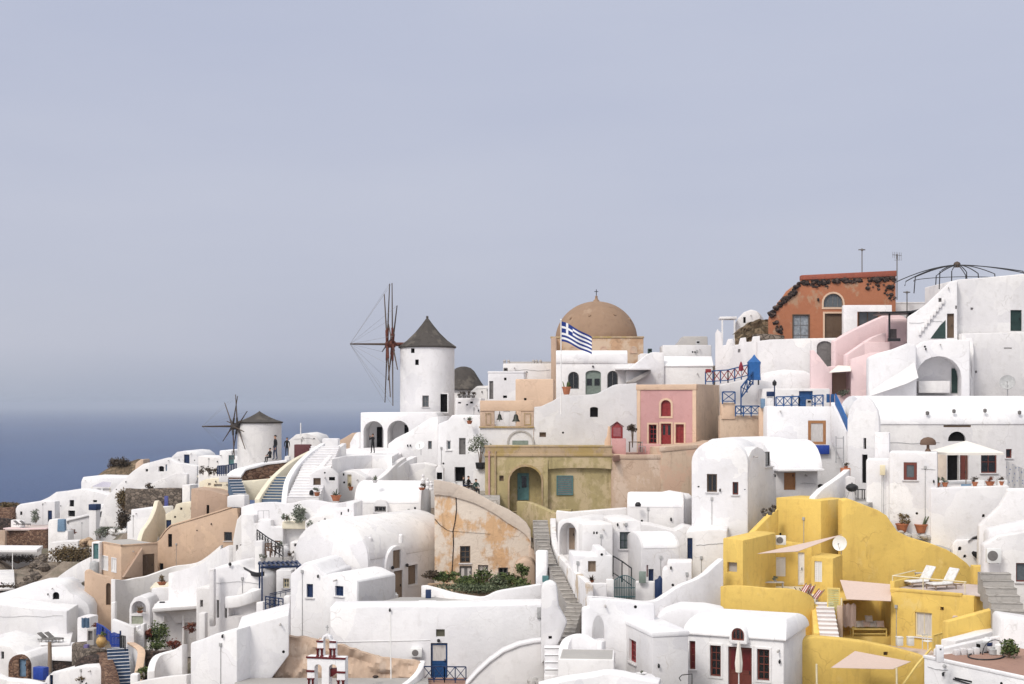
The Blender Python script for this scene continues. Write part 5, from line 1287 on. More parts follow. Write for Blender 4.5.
railing('blue_fence','navy blue fence with crossed bars in front of the blue door',[W(423.5,681,84),W(444.5,681.3,83.8),W(466,681.5,83.6)],.86,BLUED,bays=2,pat='X',t=.05)
slab('porch_floor','terracotta porch floor inside the navy blue fence','porch',[(420,684),(470,684),(468,677.5),(424,677.5)],z=W(440,681.6,84).z-.02,mat=TFLOOR,th=1)
solo('thin_pole','thin white pole in front of the broad white wall','pole',MB().tube([W(401,700,83),W(391,684,83),W(390.5,612,83)][1:],.035,8),WPAINT)
wallpath('white_wall','white curved wall cut short left of the navy fence','wall',[(394,690,80),(404,684,81),(414,676,82),(420,668,83.5),(422.5,660,85)],th=.35,drop=2.5)
h=house('white_wall_house','white sweeping retaining wall rising towards the black edged steps',520,80,4,[(455,700),(545,700),(545,641.5),(534,642.5),(520,645.5),(504,652),(490,662),(478,673),(467,685)],1.6,WHITE2,foot=2,cat='wall',bevel=.1)
rp=MB().loft([[h.fr.pt(u,w,z+dz)for w,dz in((-.1,-.03),(.5,-.03),(.5,.16),(-.1,.16))]for u,z in[h.fr.uz(*p)for p in((466,686),(478,673),(490,662),(504,652),(520,645.5),(534,642.5),(545.5,641.3))]])
part('coping',rp,WHITE3,h.root,bevel=.05)
rocks('rock_pile','few pale stones at the foot of the sweeping retaining wall',[W(529,682,76.5),W(540,683,76)],8,.35,GREYC,9)
house('white_buttress','white flaring buttress between the garden wall and the stone stairs',549,79.3,0,[(541,660),(552,656),(561,640),(568,622),(564,615.5),(559,606),(557.5,590),(556.5,583),(550,580.8),(543,582),(541.5,590)],.8,WHITE,foot=.3,cat='buttress',bevel=.2,ops=[O('vent',548.5,636,552,639)])
house('white_pillar','upright white pillar at the top of the garden wall',541,91,-8,(535.5,551,547,590),.8,WHITE3,foot=1,cat='pillar',bevel=.12)
solo('teal_box','small teal lamp box on top of the flaring buttress','lamp',MB().box(Fr(545,79.6,0),-.15,.2,0,.3,W(545,582.5,79.6).z,W(545,576,79.6).z),TEAL,bevel=.03)
h=house('white_stairs_block','short flight of white steps with thin dark edges',552,77,0,(544.5,676,561,690),1,WHITE,foot=1,cat='stairs',bevel=.03)
sm,ln=MB(),MB()
for i in range(4):
 (u0,z0),(u1,z1)=h.fr.uz(545,676-i*6),h.fr.uz(560.5+i*.6,670-i*6)
 sm.box(h.fr,u0,u1,.1+i*.35,2.2,z0-.02,z1)
 ln.box(h.fr,u0,u1,.085+i*.35,.12+i*.35,z1-.03,z1+.004)
part('step',sm,WHITE3,h.root,bevel=.02);part('edge_line',ln,GREYD,h.root)
G_B='b'
fb=Fr(344,70,-12)
(ub,zb),(uc,zc)=fb.uz(307,692),fb.uz(345,657.5)
bt=thing('bell_tower','small white bell gable with dark red bands and arched openings','bell tower',fb.sub(ub),z=zb-2)
TH=.5
cut=MB()
for x0,x1 in((314.5,321.7),(328.8,337)):
 (a,_),(b,_)=fb.uz(x0,680),fb.uz(x1,680);za=fb.uz(x0,700)[1]
 cut.prism(fb,poly_arch(a,b,za,fb.uz((x0+x1)/2,664.3)[1]),-1,2)
part('lower_tier',MB().box(fb,ub,uc,0,TH,zb-2,zc),WHITE3,bt,bevel=.03,cut=cut)
(u2,z2),(u3,z3)=fb.uz(316.3,658),fb.uz(335,642)
cut=MB();(a,_),(b,_)=fb.uz(322.7,650),fb.uz(328.7,650);cut.prism(fb,poly_arch(a,b,zc+.03,fb.uz(325.7,636.8)[1]),-1,2)
gab=[(u2,zc-.01),(u3,zc-.01),(u3,z3),(fb.uz(330.8,640)[0],z3+.06),(fb.uz(329.5,636)[0],fb.uz(329.5,636.5)[1]),(fb.uz(325.7,634)[0],fb.uz(325.7,634)[1]),(fb.uz(321.8,636)[0],fb.uz(321.8,636.5)[1]),(fb.uz(320.6,640)[0],z3+.06),(u2,z3)]
part('upper_tier',MB().prism(fb,gab,.1,TH-.1),WHITE3,bt,bevel=.03,cut=cut)
bd=MB()
bd.box(fb,ub-.04,uc+.04,-.05,.02,zc-.1,zc-.01)
z5=fb.uz(310,671)[1]
for a,b in((ub-.03,fb.uz(314.5,670)[0]),(fb.uz(337,670)[0],uc+.03)):bd.box(fb,a,b,-.04,.02,z5-.05,z5+.05)
for a,b in((u2-.03,fb.uz(322.6,650)[0]),(fb.uz(328.8,650)[0],u3+.03)):bd.box(fb,a,b,.06,.12,z3-.06,z3+.03)
part('red_band',bd,DRED,bt,bevel=.01)
for x,y0,y1 in((309,678,692),(313,678,692),(338.5,680,692),(343.3,680,692),(317.2,648.5,657.3),(321.4,648.5,657.3),(330,648.5,657.3),(333.8,648.5,657.3)):
 c,zz=fb.uz(x,y1);z1=fb.uz(x,y0)[1];w=-.04 if y1>670 else .06
 part('colonnette',MB().lathe(fb.pt(c,w,0),[(.09,zz),(.09,zz+.06),(.055,zz+.1),(.055,z1-.1),(.1,z1-.02),(.1,z1)],12),DRED,bt)
vz=[(fb.uz(*p))for p in((321.5,670),(337,669),(335,674),(330.5,677.5),(327,677.8),(323,675.5))]
part('red_swag',MB().prism(fb,vz,.2,.5),DRED,bt,bevel=.02)
part('cross',MB().bar(fb.pt((u2+u3)/2,TH/2,fb.uz(325.7,631)[1]-.05),fb.pt((u2+u3)/2,TH/2,fb.uz(325.7,626)[1]),.05).bar(fb.pt((u2+u3)/2-.08,TH/2,fb.uz(325.7,628)[1]),fb.pt((u2+u3)/2+.08,TH/2,fb.uz(325.7,628)[1]),.045),GREYP,bt)
GROUND.append((fb.p.x,fb.p.y-1,zb-1.4));GROUND.append((fb.p.x,fb.p.y+2,zb-1.4));GROUND.append((fb.p.x-2,fb.p.y,zb-1.4))
def rockface(name,lab,pts,depth,mat,seed,Y,yaw=0,amp=.35):
 fr=Fr(sum(p[0]for p in pts)/len(pts),Y,yaw);P=[fr.uz(*p)for p in pts]
 u0,u1=min(p[0]for p in P),max(p[0]for p in P)
 def top(u):
  for(a,za),(b,zb_)in zip(P,P[1:]):
   if a<=u<=b:return za+(zb_-za)*(u-a)/(b-a+1e-6)
  return P[-1][1]
 rows=[];n=90;K=22;zlow=min(p[1]for p in P)-3.2
 for k in range(K+1):
  t=k/K;r=[]
  for i in range(n+1):
   u=u0+(u1-u0)*i/n;z=zlow+(top(u)-zlow)*t
   q=Vector((u*.6,z*1.1,seed));v1=noise.voronoi(Vector((u*.9,z*1.3,seed)))[0]
   w=-amp*1.6+t**1.5*amp*2.2+amp*1.8*noise.noise(q)+amp*1.1*(v1[1]-v1[0])+amp*.5*noise.noise(q*4)+amp*.25*noise.noise(q*10)
   r.append(fr.pt(u,w,z+.12*t*noise.noise(Vector((u*1.7,seed,3)))))
  rows.append(r)
 rows.append([p+fr.n*depth for p in rows[-1]])
 m=MB();nn=n+1;vs=[p for r in rows for p in r]
 m.add(vs,[(i*nn+j,i*nn+j+1,(i+1)*nn+j+1,(i+1)*nn+j)for i in range(len(rows)-1)for j in range(n)])
 for u in(u0,(u0+u1)/2,u1):
  q=fr.pt(u,-.8,0);GROUND.append((q.x,q.y,zlow+1))
 return label(part(name,m,mat,smooth=35),lab,'rock')
rockface('rock_outcrop','tan rock outcrop between the left white wall and the bell gable',[(234,658),(248,653),(262,646),(276,640),(288,636.5),(300,637.5),(312,640),(322,641)],.5,TANL,2,84.5,amp=.2)
rockface('rock_outcrop','orange tan rock outcrop right of the bell gable below the broad white wall',[(318,640),(332,643),(346,647),(360,652),(375,657),(392,660),(408,661),(420,663)],.5,TANL,5,84.2,amp=.2)
floorp('paved_ground','grey paved ground around the foot of the bell gable','paving',(320,677.5,83.4),[(225,72),(432,72),(428,83.3),(236,83.3)],FLOOR,.6)
solo('rope_coil','small dark stone lying at the foot of the right rock outcrop','stone',MB().lathe(W(375.5,678,81.5),[(.1,0),(.18,.05),(.16,.12),(.05,.16)],8),LAVA)
h=house('white_wall_house','big white wall block with a broad sloping bright top at the lower left centre',237,82,-20,[(190,700),(237,700),(237,629),(215,634),(200,640),(190,643)],5.5,WHITE3,foot=2,group=None,bevel=.12)
h2=house('white_wall_house','long white wall with a sloping top running up to the scroll railing',263,83.5,8,[(237,700),(289,655),(289,614.5),(270,619.5),(250,625),(237,629)],5,WHITE,foot=1.5,group=None,bevel=.1)
wallpath('white_wall','white curved wall below the red and green garden','wall',[(151,671,96),(153,662,97),(158,655,98),(168,651.5,98.5),(177,648.5,98.5),(185,644,98)],th=.5,drop=5,mat=WHITE)
wallpath('white_wall','stepped white wall base at the lower left near the garden','wall',[(136,682,92),(150,679,91.5),(170,676,91),(190,674,90)],th=.6,drop=4,mat=WHITE2)
house('white_post','white round topped gate post beside the blue stairs',133,100,-6,(129.5,674,138,700),.6,WHITE3,foot=1,cat='pillar',bevel=.15)
bush('shrub','sparse green shrub behind the white gate post',W(144,674,103),(.6,.5,.5),180,.1,LEAF,81)
house('white_pillar','rough white pillar pair on top of the big white wall block',201,96,-8,(198.5,613,205,640),.6,WHITE2,foot=1,cat='pillar')
h=house('ochre_house','weathered ochre olive house with an arched porch and teal door',548,112,-2,(485,447,612,520),7,OLIVE,foot=3,cat='house',bevel=.06,
 ops=[O('niche',509.5,466.5,541.5,512,arch=True,rise=1.15,rec=1.5),O('niche',548,468,612.5,515,rec=.35,arch=True,rise=.12),O('vent',499.3,475.5,503.7,481,p=BROWN)])
fi=h.fr.sub(0,1.5);c_=MB()
(u0,z0),(u1,z1)=fi.uz(518.3,500),fi.uz(528,474)
d_=part('door',MB().box(fi,u0,u1,-.06,.05,z0,z1).ring(fi,[(u0-.07,z0),(u1+.07,z0),(u1+.07,z1+.07),(u0-.07,z1+.07)],[(u0,z0),(u1,z0),(u1,z1),(u0,z1)],-.1,.05),TEAL,h.root)
part('pane',MB().box(fi,u0+(u1-u0)*.35,u1-.12,-.075,-.055,z0+1.0,z1-.15),GLASS,d_)
part('handle',MB().box(fi,u0+.08,u0+.12,-.12,-.05,z0+.9,z0+1.05),IRON,d_)
fj=h.fr.sub(0,.35);cc=MB()
(u0,z0),(u1,z1)=fj.uz(556.5,495),fj.uz(573,475.5)
w_=part('shutter',MB().ring(fj,[(u0,z0),(u1,z0),(u1,z1),(u0,z1)],[(u0+.08,z0+.08),(u1-.08,z0+.08),(u1-.08,z1-.08),(u0+.08,z1-.08)],-.1,.03).box(fj,u0+.05,u1-.05,-.05,.02,z0+.05,z1-.05),TEAL,h.root)
sl=MB()
for i in range(9):
 zz=z0+.12+(z1-z0-.24)*i/8;sl.box(fj,u0+.1,u1-.1,-.075,-.045,zz-.04,zz+.03)
part('louvre',sl,GREYD,w_)
ring=poly_arch(*[h.fr.uz(507.8,512)[0],h.fr.uz(543,512)[0]],h.fr.uz(525,512)[1],h.fr.uz(525,464.3)[1],1.3)
rin=poly_arch(*[h.fr.uz(509.5,512)[0],h.fr.uz(541.5,512)[0]],h.fr.uz(525,512)[1],h.fr.uz(525,466.5)[1],1.15)
part('arch_moulding',MB().ring(h.fr,ring,rin,-.07,.06),OLIVEC,h.root)
za,zb_=h.fr.uz(548,456.5)[1],h.fr.uz(548,453.5)[1]
part('cornice',MB().box(h.fr,h.u0-.08,h.u1+.08,-.09,.4,za,zb_),OLIVEC,h.root,bevel=.03)
part('parapet_cap',MB().box(h.fr,h.u0-.06,h.u1+.06,-.06,.5,h.zt-.02,h.zt+.12),OLIVEC,h.root,bevel=.03)
part('upper_band',MB().box(h.fr,h.u0+.02,h.u1-.02,-.012,.1,zb_,h.zt-.02),OLIVEC,h.root)
for x,m_ in((489.3,PINK),(495.5,OLIVEC)):
 u=h.fr.uz(x,470)[0];part('drainpipe',MB().tube([h.fr.pt(u,-.08,h.fr.uz(x,451)[1]),h.fr.pt(u,-.08,h.fr.uz(x,497)[1])],.07,8),m_,h.root)
(u0,z0),(u1,z1)=h.fr.uz(543.5,512),h.fr.uz(548,460)
part('pilaster',MB().box(h.fr,u0,u1,-.12,.02,z0-1,z1),OLIVE,h.root,bevel=.03)
wallpath('ochre_parapet','ochre parapet wall running down from the arched porch to the stone stairs','wall',[(518.5,501,110),(528,501.5,109),(538,505,107.5),(547,509,106),(555,513,104.5)],th=.45,drop=2.6,mat=OLIVE)
wallpath('ochre_parapet','ochre wall facing the top of the stone stairs','wall',[(541,511,108.5),(555,510,108),(572,509,107.5)],th=.5,drop=3,mat=OLIVE)
h=house('bell_wall','peach topped belfry wall with two hanging bells between worn piers',507,118,0,(480,411,533.5,460),.9,GREYW,foot=2,cat='belfry',bevel=.05,
 ops=[])
bpy.data.objects.remove(h.wall)
fr=h.fr
def U(x,y):return fr.uz(x,y)
zl=U(507,427)[1];zt=U(507,411)[1]
part('wall',MB().box(fr,U(480,430)[0],U(533.5,430)[0],.0,.9,h.zb-2,zl),GREYW,h.root,bevel=.05)
for x0,x1 in((480,494.5),(503.5,510),(521,533.5)):
 part('pier',MB().box(fr,U(x0,420)[0],U(x1,420)[0],.05,.85,zl-.02,zt+.02),TANL if x1>520 or x0<490 else GREYW,h.root,bevel=.03)
part('lintel',MB().box(fr,U(480,420)[0],U(533.5,420)[0],-.03,.93,zt,U(507,400.5)[1]),PEACHL,h.root,bevel=.04)
part('ledge',MB().box(fr,U(479,420)[0],U(534,420)[0],-.15,1.0,zl-.08,zl+.06),OLIVEC,h.root,bevel=.03)
for x0,x1 in((485.5,491),(524,531)):
 (a,za),(b,zb_)=U(x0,425),U(x1,413);part('panel_moulding',MB().ring(fr,[(a,za),(b,za),(b,zb_),(a,zb_)],[(a+.07,za+.07),(b-.07,za+.07),(b-.07,zb_-.07),(a+.07,zb_-.07)],-.0,.1),OLIVEC,h.root)
for x,yt,r,t in((499.6,411.5,.24,'smaller grey bronze bell hanging in the left belfry opening'),(516,411.5,.31,'larger black bronze bell hanging in the right belfry opening')):
 u,z=U(x,yt);c=fr.pt(u,.4,z);b=thing('bell',t,'bell',c-Vector((0,0,.9)))
 part('yoke',MB().bar(c,c-Vector((0,0,.22)),.06),BROWN,b)
 part('body',MB().lathe(c-Vector((0,0,.22+r*2)),[(r*1.15,0),(r,r*.2),(r*.72,r*.7),(r*.6,r*1.4),(r*.42,r*1.85),(.02,r*2)],18),BRONZE,b)
 part('clapper',MB().tube([c-Vector((0,0,.4)),c-Vector((0,0,.3+r*2.2))],.03,6),IRON,b)
mo=MB().ring(fr,poly_arch(U(507,450)[0],U(534,450)[0],U(520,450)[1],U(520,430)[1],1.0),poly_arch(U(508.6,450)[0],U(532.4,450)[0],U(520,450)[1],U(520,431.5)[1],.92),-.1,.03)
part('arch_moulding',mo,GREYC,h.root)
(a,za),(b,zb_)=U(512.3,450),U(528,440.5);part('door',MB().box(fr,a,b,-.08,.02,za,zb_),GREEN,h.root)
house('peach_house','peach block with faint stains behind the belfry wall',534,124,-3,(515.5,379,553.5,412),5,PEACHL,foot=4,cat='house',ops=[O('vent',524,398,526.5,400.3)])
house('white_house','white cube house with a tall grey door behind the belfry',505,134,-4,(488,372.5,524,420),5,WHITE,foot=3,group=G_C,
 ops=[O('door',489.3,381,493.3,399,m=GREYD),O('vent',504,377.7,506.5,380.3),O('vent',503,395.5,507,398)],parapet=.12)
h=house('white_house','white flat house with a dark roof edge left of the bare dome',527,142,-3,(503,363.5,552,390),5,WHITE2,foot=4,group=G_C)
for x in(504,508,533,536,540):part('roof_pot',MB().lathe(h.fr.pt(h.fr.uz(x,362)[0],1,h.zt),[(.12,0),(.13,.25),(.16,.3),(.05,.42),(.01,.42)],8),GREYC,h.root)
part('roof_edge',MB().box(h.fr,h.fr.uz(509,362)[0],h.u1,1,4,h.zt-.01,h.zt+.22),GREYC,h.root)
house('white_house','white terrace wall with planters between the tall windmill and the belfry',467,132,-4,(455.5,398,481,425),4,WHITE2,foot=3,group=G_C,
 ops=[O('vent',458,402,461,403.5),O('vent',466,404,468,405.5),O('vent',470,401.5,473,403.5)])
for i in range(4):
 p=W(460+i*4.4,398,131+.2*i)
 potted('dark potted plant on the white terrace wall, %s from the windmill'%('first','second','third','fourth')[i],p,.2,.25,leaf=LEAFD,seed=20+i,fr=.28,pm=GREYD,group='potted plants beside the tall windmill')
house('white_house','low sloping white gable behind the terrace planters',476,144,-3,[(462,400),(490,400),(490,385.5),(477,386),(470,392),(462,394)],4,WHITE2,foot=3,group=G_C)
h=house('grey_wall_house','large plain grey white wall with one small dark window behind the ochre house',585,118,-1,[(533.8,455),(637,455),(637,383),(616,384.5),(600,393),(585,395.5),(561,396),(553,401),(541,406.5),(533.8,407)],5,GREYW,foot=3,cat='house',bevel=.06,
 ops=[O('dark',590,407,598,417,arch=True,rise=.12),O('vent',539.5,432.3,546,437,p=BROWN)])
h=house('white_church','white church front with a grey green double door and arched windows',592,132,-2,(556,363.5,640,400),6,WHITE,foot=3,cat='church',bevel=.08,
 ops=[O('win',568,371.7,579,389,m=GREYD,arch=True,rise=.5,mull=(1,0)),O('door',585.5,370.3,601,394.5,m=GREEN,arch=True,rise=.3,leaf=2,glass=1,gp=GLASS),O('win',607.3,370.7,618,388.5,m=GREYD,arch=True,rise=.5,mull=(1,0))])
part('rounded_parapet',MB().prismu(h.fr,[(-.05,h.zt-.02),(-.12,h.zt+.3),(.0,h.zt+.9),(.35,h.zt+1.2),(.9,h.zt+1.25),(.9,h.zt-.02)],h.fr.uz(556,360)[0],h.fr.uz(627.5,360)[0]),WHITE3,h.root,bevel=.05)
part('lamp',MB().lathe(h.fr.pt(h.fr.uz(593,367)[0],-.1,h.fr.uz(593,367.5)[1]),[(.02,0),(.09,.03),(.08,.15),(.01,.2)],8),IRON,h.root)
ds=MB().prism(h.fr,[h.fr.uz(*p)for p in((625,383),(650,369.5),(650,373.5),(634,383))],-1.2,-.05);part('stair_flank',ds,GREYC,h.root,bevel=.03)
part('terrace_slab',MB().box(h.fr,h.fr.uz(615,370)[0],h.fr.uz(650,370)[0],-1.6,-.04,h.fr.uz(630,370.3)[1],h.fr.uz(630,369)[1]),GREYW,h.root)
wallpath('white_stair_wall','white slanting stair parapet to the right of the church door','wall',[(626,371,131.4),(640,360,131.8),(651,352.5,132),(664,353,132)],th=.4,drop=3.2,mat=WHITE)
house('white_house','white wall with a dark green arched doorway right of the church',657,133.5,-2,(640,353.5,664,400),4,WHITE2,foot=3,group=G_C,
 ops=[O('door',652,367,662,385,m=DGREEN,arch=True,rise=.45)])
potted('terracotta box of cactus on the church terrace edge',W(566.5,394.5,120),.36,.65,kind='cactus',leaf=LEAF,seed=31,fr=.3)
c=W(597,353,143);z0=W(597,353,143).z;z1=W(597,336.5,143).z;s=143/F
ch=thing('domed_church','bare tan cement dome with a cross on a square peach drum','church',(c.x,c.y,z0-5))
fr=Fr(597,139,-3)
part('drum',MB().box(fr,fr.uz(551,345)[0],fr.uz(643.5,345)[0],0,9.2,z0-5,fr.uz(597,336.8)[1]),DRUM,ch,bevel=.05)
zd=fr.uz(597,336.8)[1]
part('drum_band',MB().box(fr,fr.uz(551,345)[0]-.06,fr.uz(643.5,345)[0]+.06,-.08,.5,zd-.14,zd+.04),OLIVEC,ch,bevel=.03)
cc=fr.pt((fr.uz(551,345)[0]+fr.uz(643.5,345)[0])/2-.05,4.3,0);r=41*s;zb_=zd-.2
part('dome',MB().lathe((cc.x,cc.y,0),[(r*math.cos(a),zb_+.1+r*.94*math.sin(a))for a in[math.pi/2*k/16 for k in range(17)]],56),DOMEC,ch)
zt=zb_+.1+r*.94
part('finial',MB().lathe((cc.x,cc.y,0),[(.36,zt-.08),(.3,zt+.08),(.17,zt+.2),(.12,zt+.42),(.15,zt+.5),(.03,zt+.58)],14),DOMEC,ch)
part('cross',MB().bar((cc.x,cc.y,zt+.5),(cc.x,cc.y,zt+1.2),.07).bar((cc.x-.2,cc.y,zt+.98),(cc.x+.2,cc.y,zt+.98),.06),IRON,ch)
lug=MB()
for a,b in((-105,38),(-60,40),(-140,34),(-25,33)):
 d=Vector((math.cos(rad(a))*math.cos(rad(b)),math.sin(rad(a))*math.cos(rad(b)),math.sin(rad(b))*.9));lug.tube([Vector((cc.x,cc.y,zb_))+d*(r-.1),Vector((cc.x,cc.y,zb_))+d*(r+.22)],.14,8)
part('lug',lug,DOMEC,ch)
for x in(573,603.5,633.5):
 (a,za),(b,zbb)=fr.uz(x-2.8,353.5),fr.uz(x+2.8,347)
 part('drum_niche',MB().ring(fr,poly_arch(a-.08,b+.08,za,zbb+.1),poly_arch(a,b,za,zbb),-.06,.02).prism(fr,poly_arch(a,b,za,zbb),-.025,.02),TAN,ch)
GROUND.append((cc.x,cc.y,z0-4))
house('peach_wall','plain peach side wall piece left of the church',554,137,-3,(551,337.5,556.5,405),6,PEACHD,foot=2,cat='wall')
fp=W(561,402,116);ft=W(561,320.5,116)
fl=thing('flag_pole','blue and white striped flag with a cross flying on a slim white pole','flag',fp)
part('pole',MB().tube([fp-Vector((0,0,1)),ft],.055,10,.04),WPAINT,fl)
part('finial',MB().lathe(ft,[(.05,0),(.08,.06),(.05,.12),(.01,.13)],10),WPAINT,fl)
FW,FH=2.52,1.62;NX,NY=54,36
def fpos(s,t):
 x=s*FW*.97;dr=.62*s**1.15;wv=.16*math.sin(s*9+t*1.2)*s**.6
 return ft+Vector((.05+x,wv-.35*s,-.08-t*FH*(1-.12*s)-dr*2.1+.05*math.sin(s*8.5)))
vs=[fpos(i/NX,j/NY)for j in range(NY+1)for i in range(NX+1)];fs,mi=[],[]
for j in range(NY):
 for i in range(NX):
  fs.append((j*(NX+1)+i,j*(NX+1)+i+1,(j+1)*(NX+1)+i+1,(j+1)*(NX+1)+i))
  if i<20 and j<20:mi.append(0 if(8<=i<12 or 8<=j<12)else 1)
  else:mi.append(1 if(j//4)%2==0 else 0)
fo=part('cloth',MB().add(vs,fs),paint('flag_white',(.78,.78,.79),.8,var=.03),fl,raw=True,smooth=0)
fo.data.materials.append(paint('flag_blue',(.012,.035,.20),.8,var=.08));fo.data.polygons.foreach_set('material_index',mi)
sd=fo.modifiers.new('thick','SOLIDIFY');sd.thickness=.012
h=house('white_house','white house with a sloping bright roof band right of the church',690,132,-2,(662,366.5,713,400),6,WHITE2,foot=4,group=G_C)
part('roof',MB().prismu(h.fr,[(-.08,h.zt-.02),(-.06,h.zt+.12),(1.5,h.zt+1.0),(4,h.zt+1.0),(4,h.zt-.02)],h.u0-.04,h.u1+.04),WHITE3,h.root,bevel=.04)
house('grey_roof_room','pale grey roof room set behind the sloping bright roof',688,137,-2,(662.5,345,711.5,372),4,GREYW,foot=2,cat='house')
house('grey_roof_room','small grey stair head on top of the pale roof room',694,141,-2,[(676,350),(709,350),(707.5,336.3),(683,336.3),(680,341),(676,345)],3,GREYC,foot=2,cat='house')
h=house('pink_house','rose pink house with cream edges and red shuttered windows',696,116,-23,(637,385.5,696,452),('x',721),PINK,foot=2.5,cat='house',bevel=.05,
 ops=[O('win',661,400,671,416.3,m=RED,p=RED,arch=True,rise=.4,sur=PEACHL,sw=.16),O('win',648.8,424.5,656.7,443.5,m=RED,p=GLASS,mull=(1,3),sur=PEACHL,sw=.14),O('door',661,423.5,671.3,446,m=RED,glass=1,leaf=2,sur=PEACHL,sw=.14,gp=GLASS),O('win',675.7,424.2,684,443,m=RED,p=RED,mull=(1,3),sur=PEACHL,sw=.14)])
for a,b in((637,640.5),(692.5,696.3)):
 part('quoin',MB().box(h.fr,h.fr.uz(a,420)[0],h.fr.uz(b,420)[0],-.05,.1,h.zb-2,h.zt),PEACHL,h.root,bevel=.02)
part('parapet_cap',MB().box(h.fr,h.u0-.06,h.u1+.06,-.1,.5,h.zt-.35,h.zt+.1),PEACHL,h.root,bevel=.03)
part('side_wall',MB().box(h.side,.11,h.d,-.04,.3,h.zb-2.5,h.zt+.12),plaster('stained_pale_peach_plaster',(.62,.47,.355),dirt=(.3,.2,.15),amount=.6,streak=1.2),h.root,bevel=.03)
tw=house('tan_terrace_wall','pale terracotta terrace wall below the pink house',637,112,3,[(611.5,515),(661,515),(661,456.5),(637,455.5),(611.5,454)],4.5,TANL,foot=2,cat='wall',bevel=.05)
part('coping',MB().box(tw.fr,tw.u0-.05,tw.u1+.05,-.06,.45,tw.fr.uz(637,459)[1],tw.fr.uz(637,455)[1]+.03),TANL,tw.root,bevel=.03)
tw2=house('tan_terrace_wall','tan terrace wall turning away right of the pale terracotta one',661,112,14,[(661,510),(697,505),(722,495),(722,441),(697,445),(661,447.5)],5,TAN,foot=2,cat='wall',bevel=.05)
part('coping',MB().prism(tw2.fr,[tw2.fr.uz(*p)for p in((660.7,452),(697,448.5),(697,444.5),(660.7,447))],-.06,.4),TANL,tw2.root,bevel=.03)
slab('terrace_floor','red floor of the terrace in front of the pink house','terrace',[(613,455.5),(690,449),(690,445.5),(616,450)],z=W(637,454.2,113.5).z,mat=TFLOOR,th=.5)
fr=Fr(617,113.2,-4);(u0,z0),(u1,z1)=fr.uz(611.5,456),fr.uz(626,438.5)
sh=thing('shrine','little red glazed shrine cabinet on a pink plastered pedestal','shrine',fr.sub(u0),z=z0)
part('pedestal',MB().box(fr,u0,u1,0,1.1,z0,z1),PINK,sh,bevel=.04)
(a,za),(b,zb_)=fr.uz(611.3,438.3),fr.uz(622.8,427)
ap=(fr.uz(617,422.6)[1])
part('cabinet',MB().prism(fr,[(a,za),(b,za),(b,zb_),((a+b)/2,ap),(a,zb_)],.2,.9),RED,sh,bevel=.02)
part('cabinet_roof',MB().prism(fr,[(a-.08,zb_-.03),((a+b)/2,ap-.0),(b+.08,zb_-.03),(b+.08,zb_+.05),((a+b)/2,ap+.09),(a-.08,zb_+.05)],.12,.95),DRED,sh)
part('pane',MB().box(fr,a+.16,b-.16,.18,.22,za+.15,zb_-.05),paint('pinkish_pane',(.30,.10,.11),.3),sh)
house('white_post','cream curled gatepost left of the red shrine',608,114,-4,[(604.5,446),(611,446),(611,427),(608,426),(607,436),(604.5,441)],.5,PEACHL,foot=1,cat='pillar',bevel=.06)
rt=bush('potted_tree','dark clipped round bush on the pink house terrace',W(632.5,428.5,114.5),(.48,.45,.34),330,.075,LEAFD,91,cat='shrub',trunk=4.5)
tb=table('terrace_table','small dark table with things on it under the clipped round bush',W(629,452,113.6),0,1.0,.6,.82,BROWN)
chair('folding_chair','grey folding chair on the terrace of the pink house',W(641,452.5,113.4),30,STEEL)
house('pink_wall','low rose wall with a red bench top below the pink house windows',645,114.6,-6,(638,444,661,456),.6,PINK,foot=.5,cat='wall')
G_O='white houses between the stone stairs and the yellow house'
house('white_wall','white back wall under the ochre house with a crooked top',585,104,-4,[(556,560),(627,560),(627,508),(600,510),(570,512.5),(556,511)],1,WHITE2,foot=2,cat='wall')
h=house('white_house','white house with a curved open porch and brown door beside the stone stairs',582,93,-26,[(556.5,575),(582,575),(582,524.5),(577,520.5),(569,519.5),(562,519),(557,523)],5,WHITE2,foot=2,group=G_O,bevel=.12,
 ops=[O('niche',559.5,522.5,576.8,556,arch=True,rise=.8,rec=1.2)])
fi=h.fr.sub(0,1.2);(u0,z0),(u1,z1)=fi.uz(569.5,549),fi.uz(575.3,528)
d_=part('door',MB().box(fi,u0,u1,-.06,.05,z0,z1),LBROWN,h.root);part('handle',MB().box(fi,u1-.12,u1-.08,-.1,-.05,z0+.9,z0+1.05),IRON,d_)
h=house('white_house','plain white grey cube with two tiny vents above the brown hatch',600,92,8,(582.3,524,613,560),4.5,WHITE2,foot=2,group=G_O,
 ops=[O('vent',593.2,531.6,595,534.3),O('vent',596,531.6,598,534.3)])
house('white_house','white wall with a leaning dark green window beside the vented cube',622,93,5,[(613,590),(641,590),(641,521),(627,520),(613,521.5)],5,WHITE2,foot=2,group=G_O,
 ops=[O('win',619.8,532,630.7,549,m=DGREEN,p=GGLASS,mull=(1,1)),O('door',634,557.5,639,573,m=BROWN)])
house('white_house','low white block with a brown hatch in front of the vented cube',590,88,3,[(573,590),(613,590),(613,556),(606,555),(606,549),(597,549),(596.5,556),(573,555)],3,WHITE,foot=2,group=G_O,
 ops=[O('shut',588,561,596,572,m=LBROWN)])
potted('spiky dark plant at the foot of the brown hatch',W(591.5,583,86.5),.16,.16,kind='agave',leaf=LEAFD,seed=41,fr=.28)
h=house('vaulted_house','white rounded roof house with a small dark chimney hole',655,101,-6,(627,507,684,535),4,WHITE2,foot=2,group=G_O,roof='vaultu',rise=.95,rmat=WHITE3)
solo('chimney_pot','small dark chimney hood on the rounded roof below the tan wall','chimney',MB().lathe(W(638,506.5,100.5),[(.2,0),(.22,.15),(.12,.3),(.01,.32)],10),IRON)
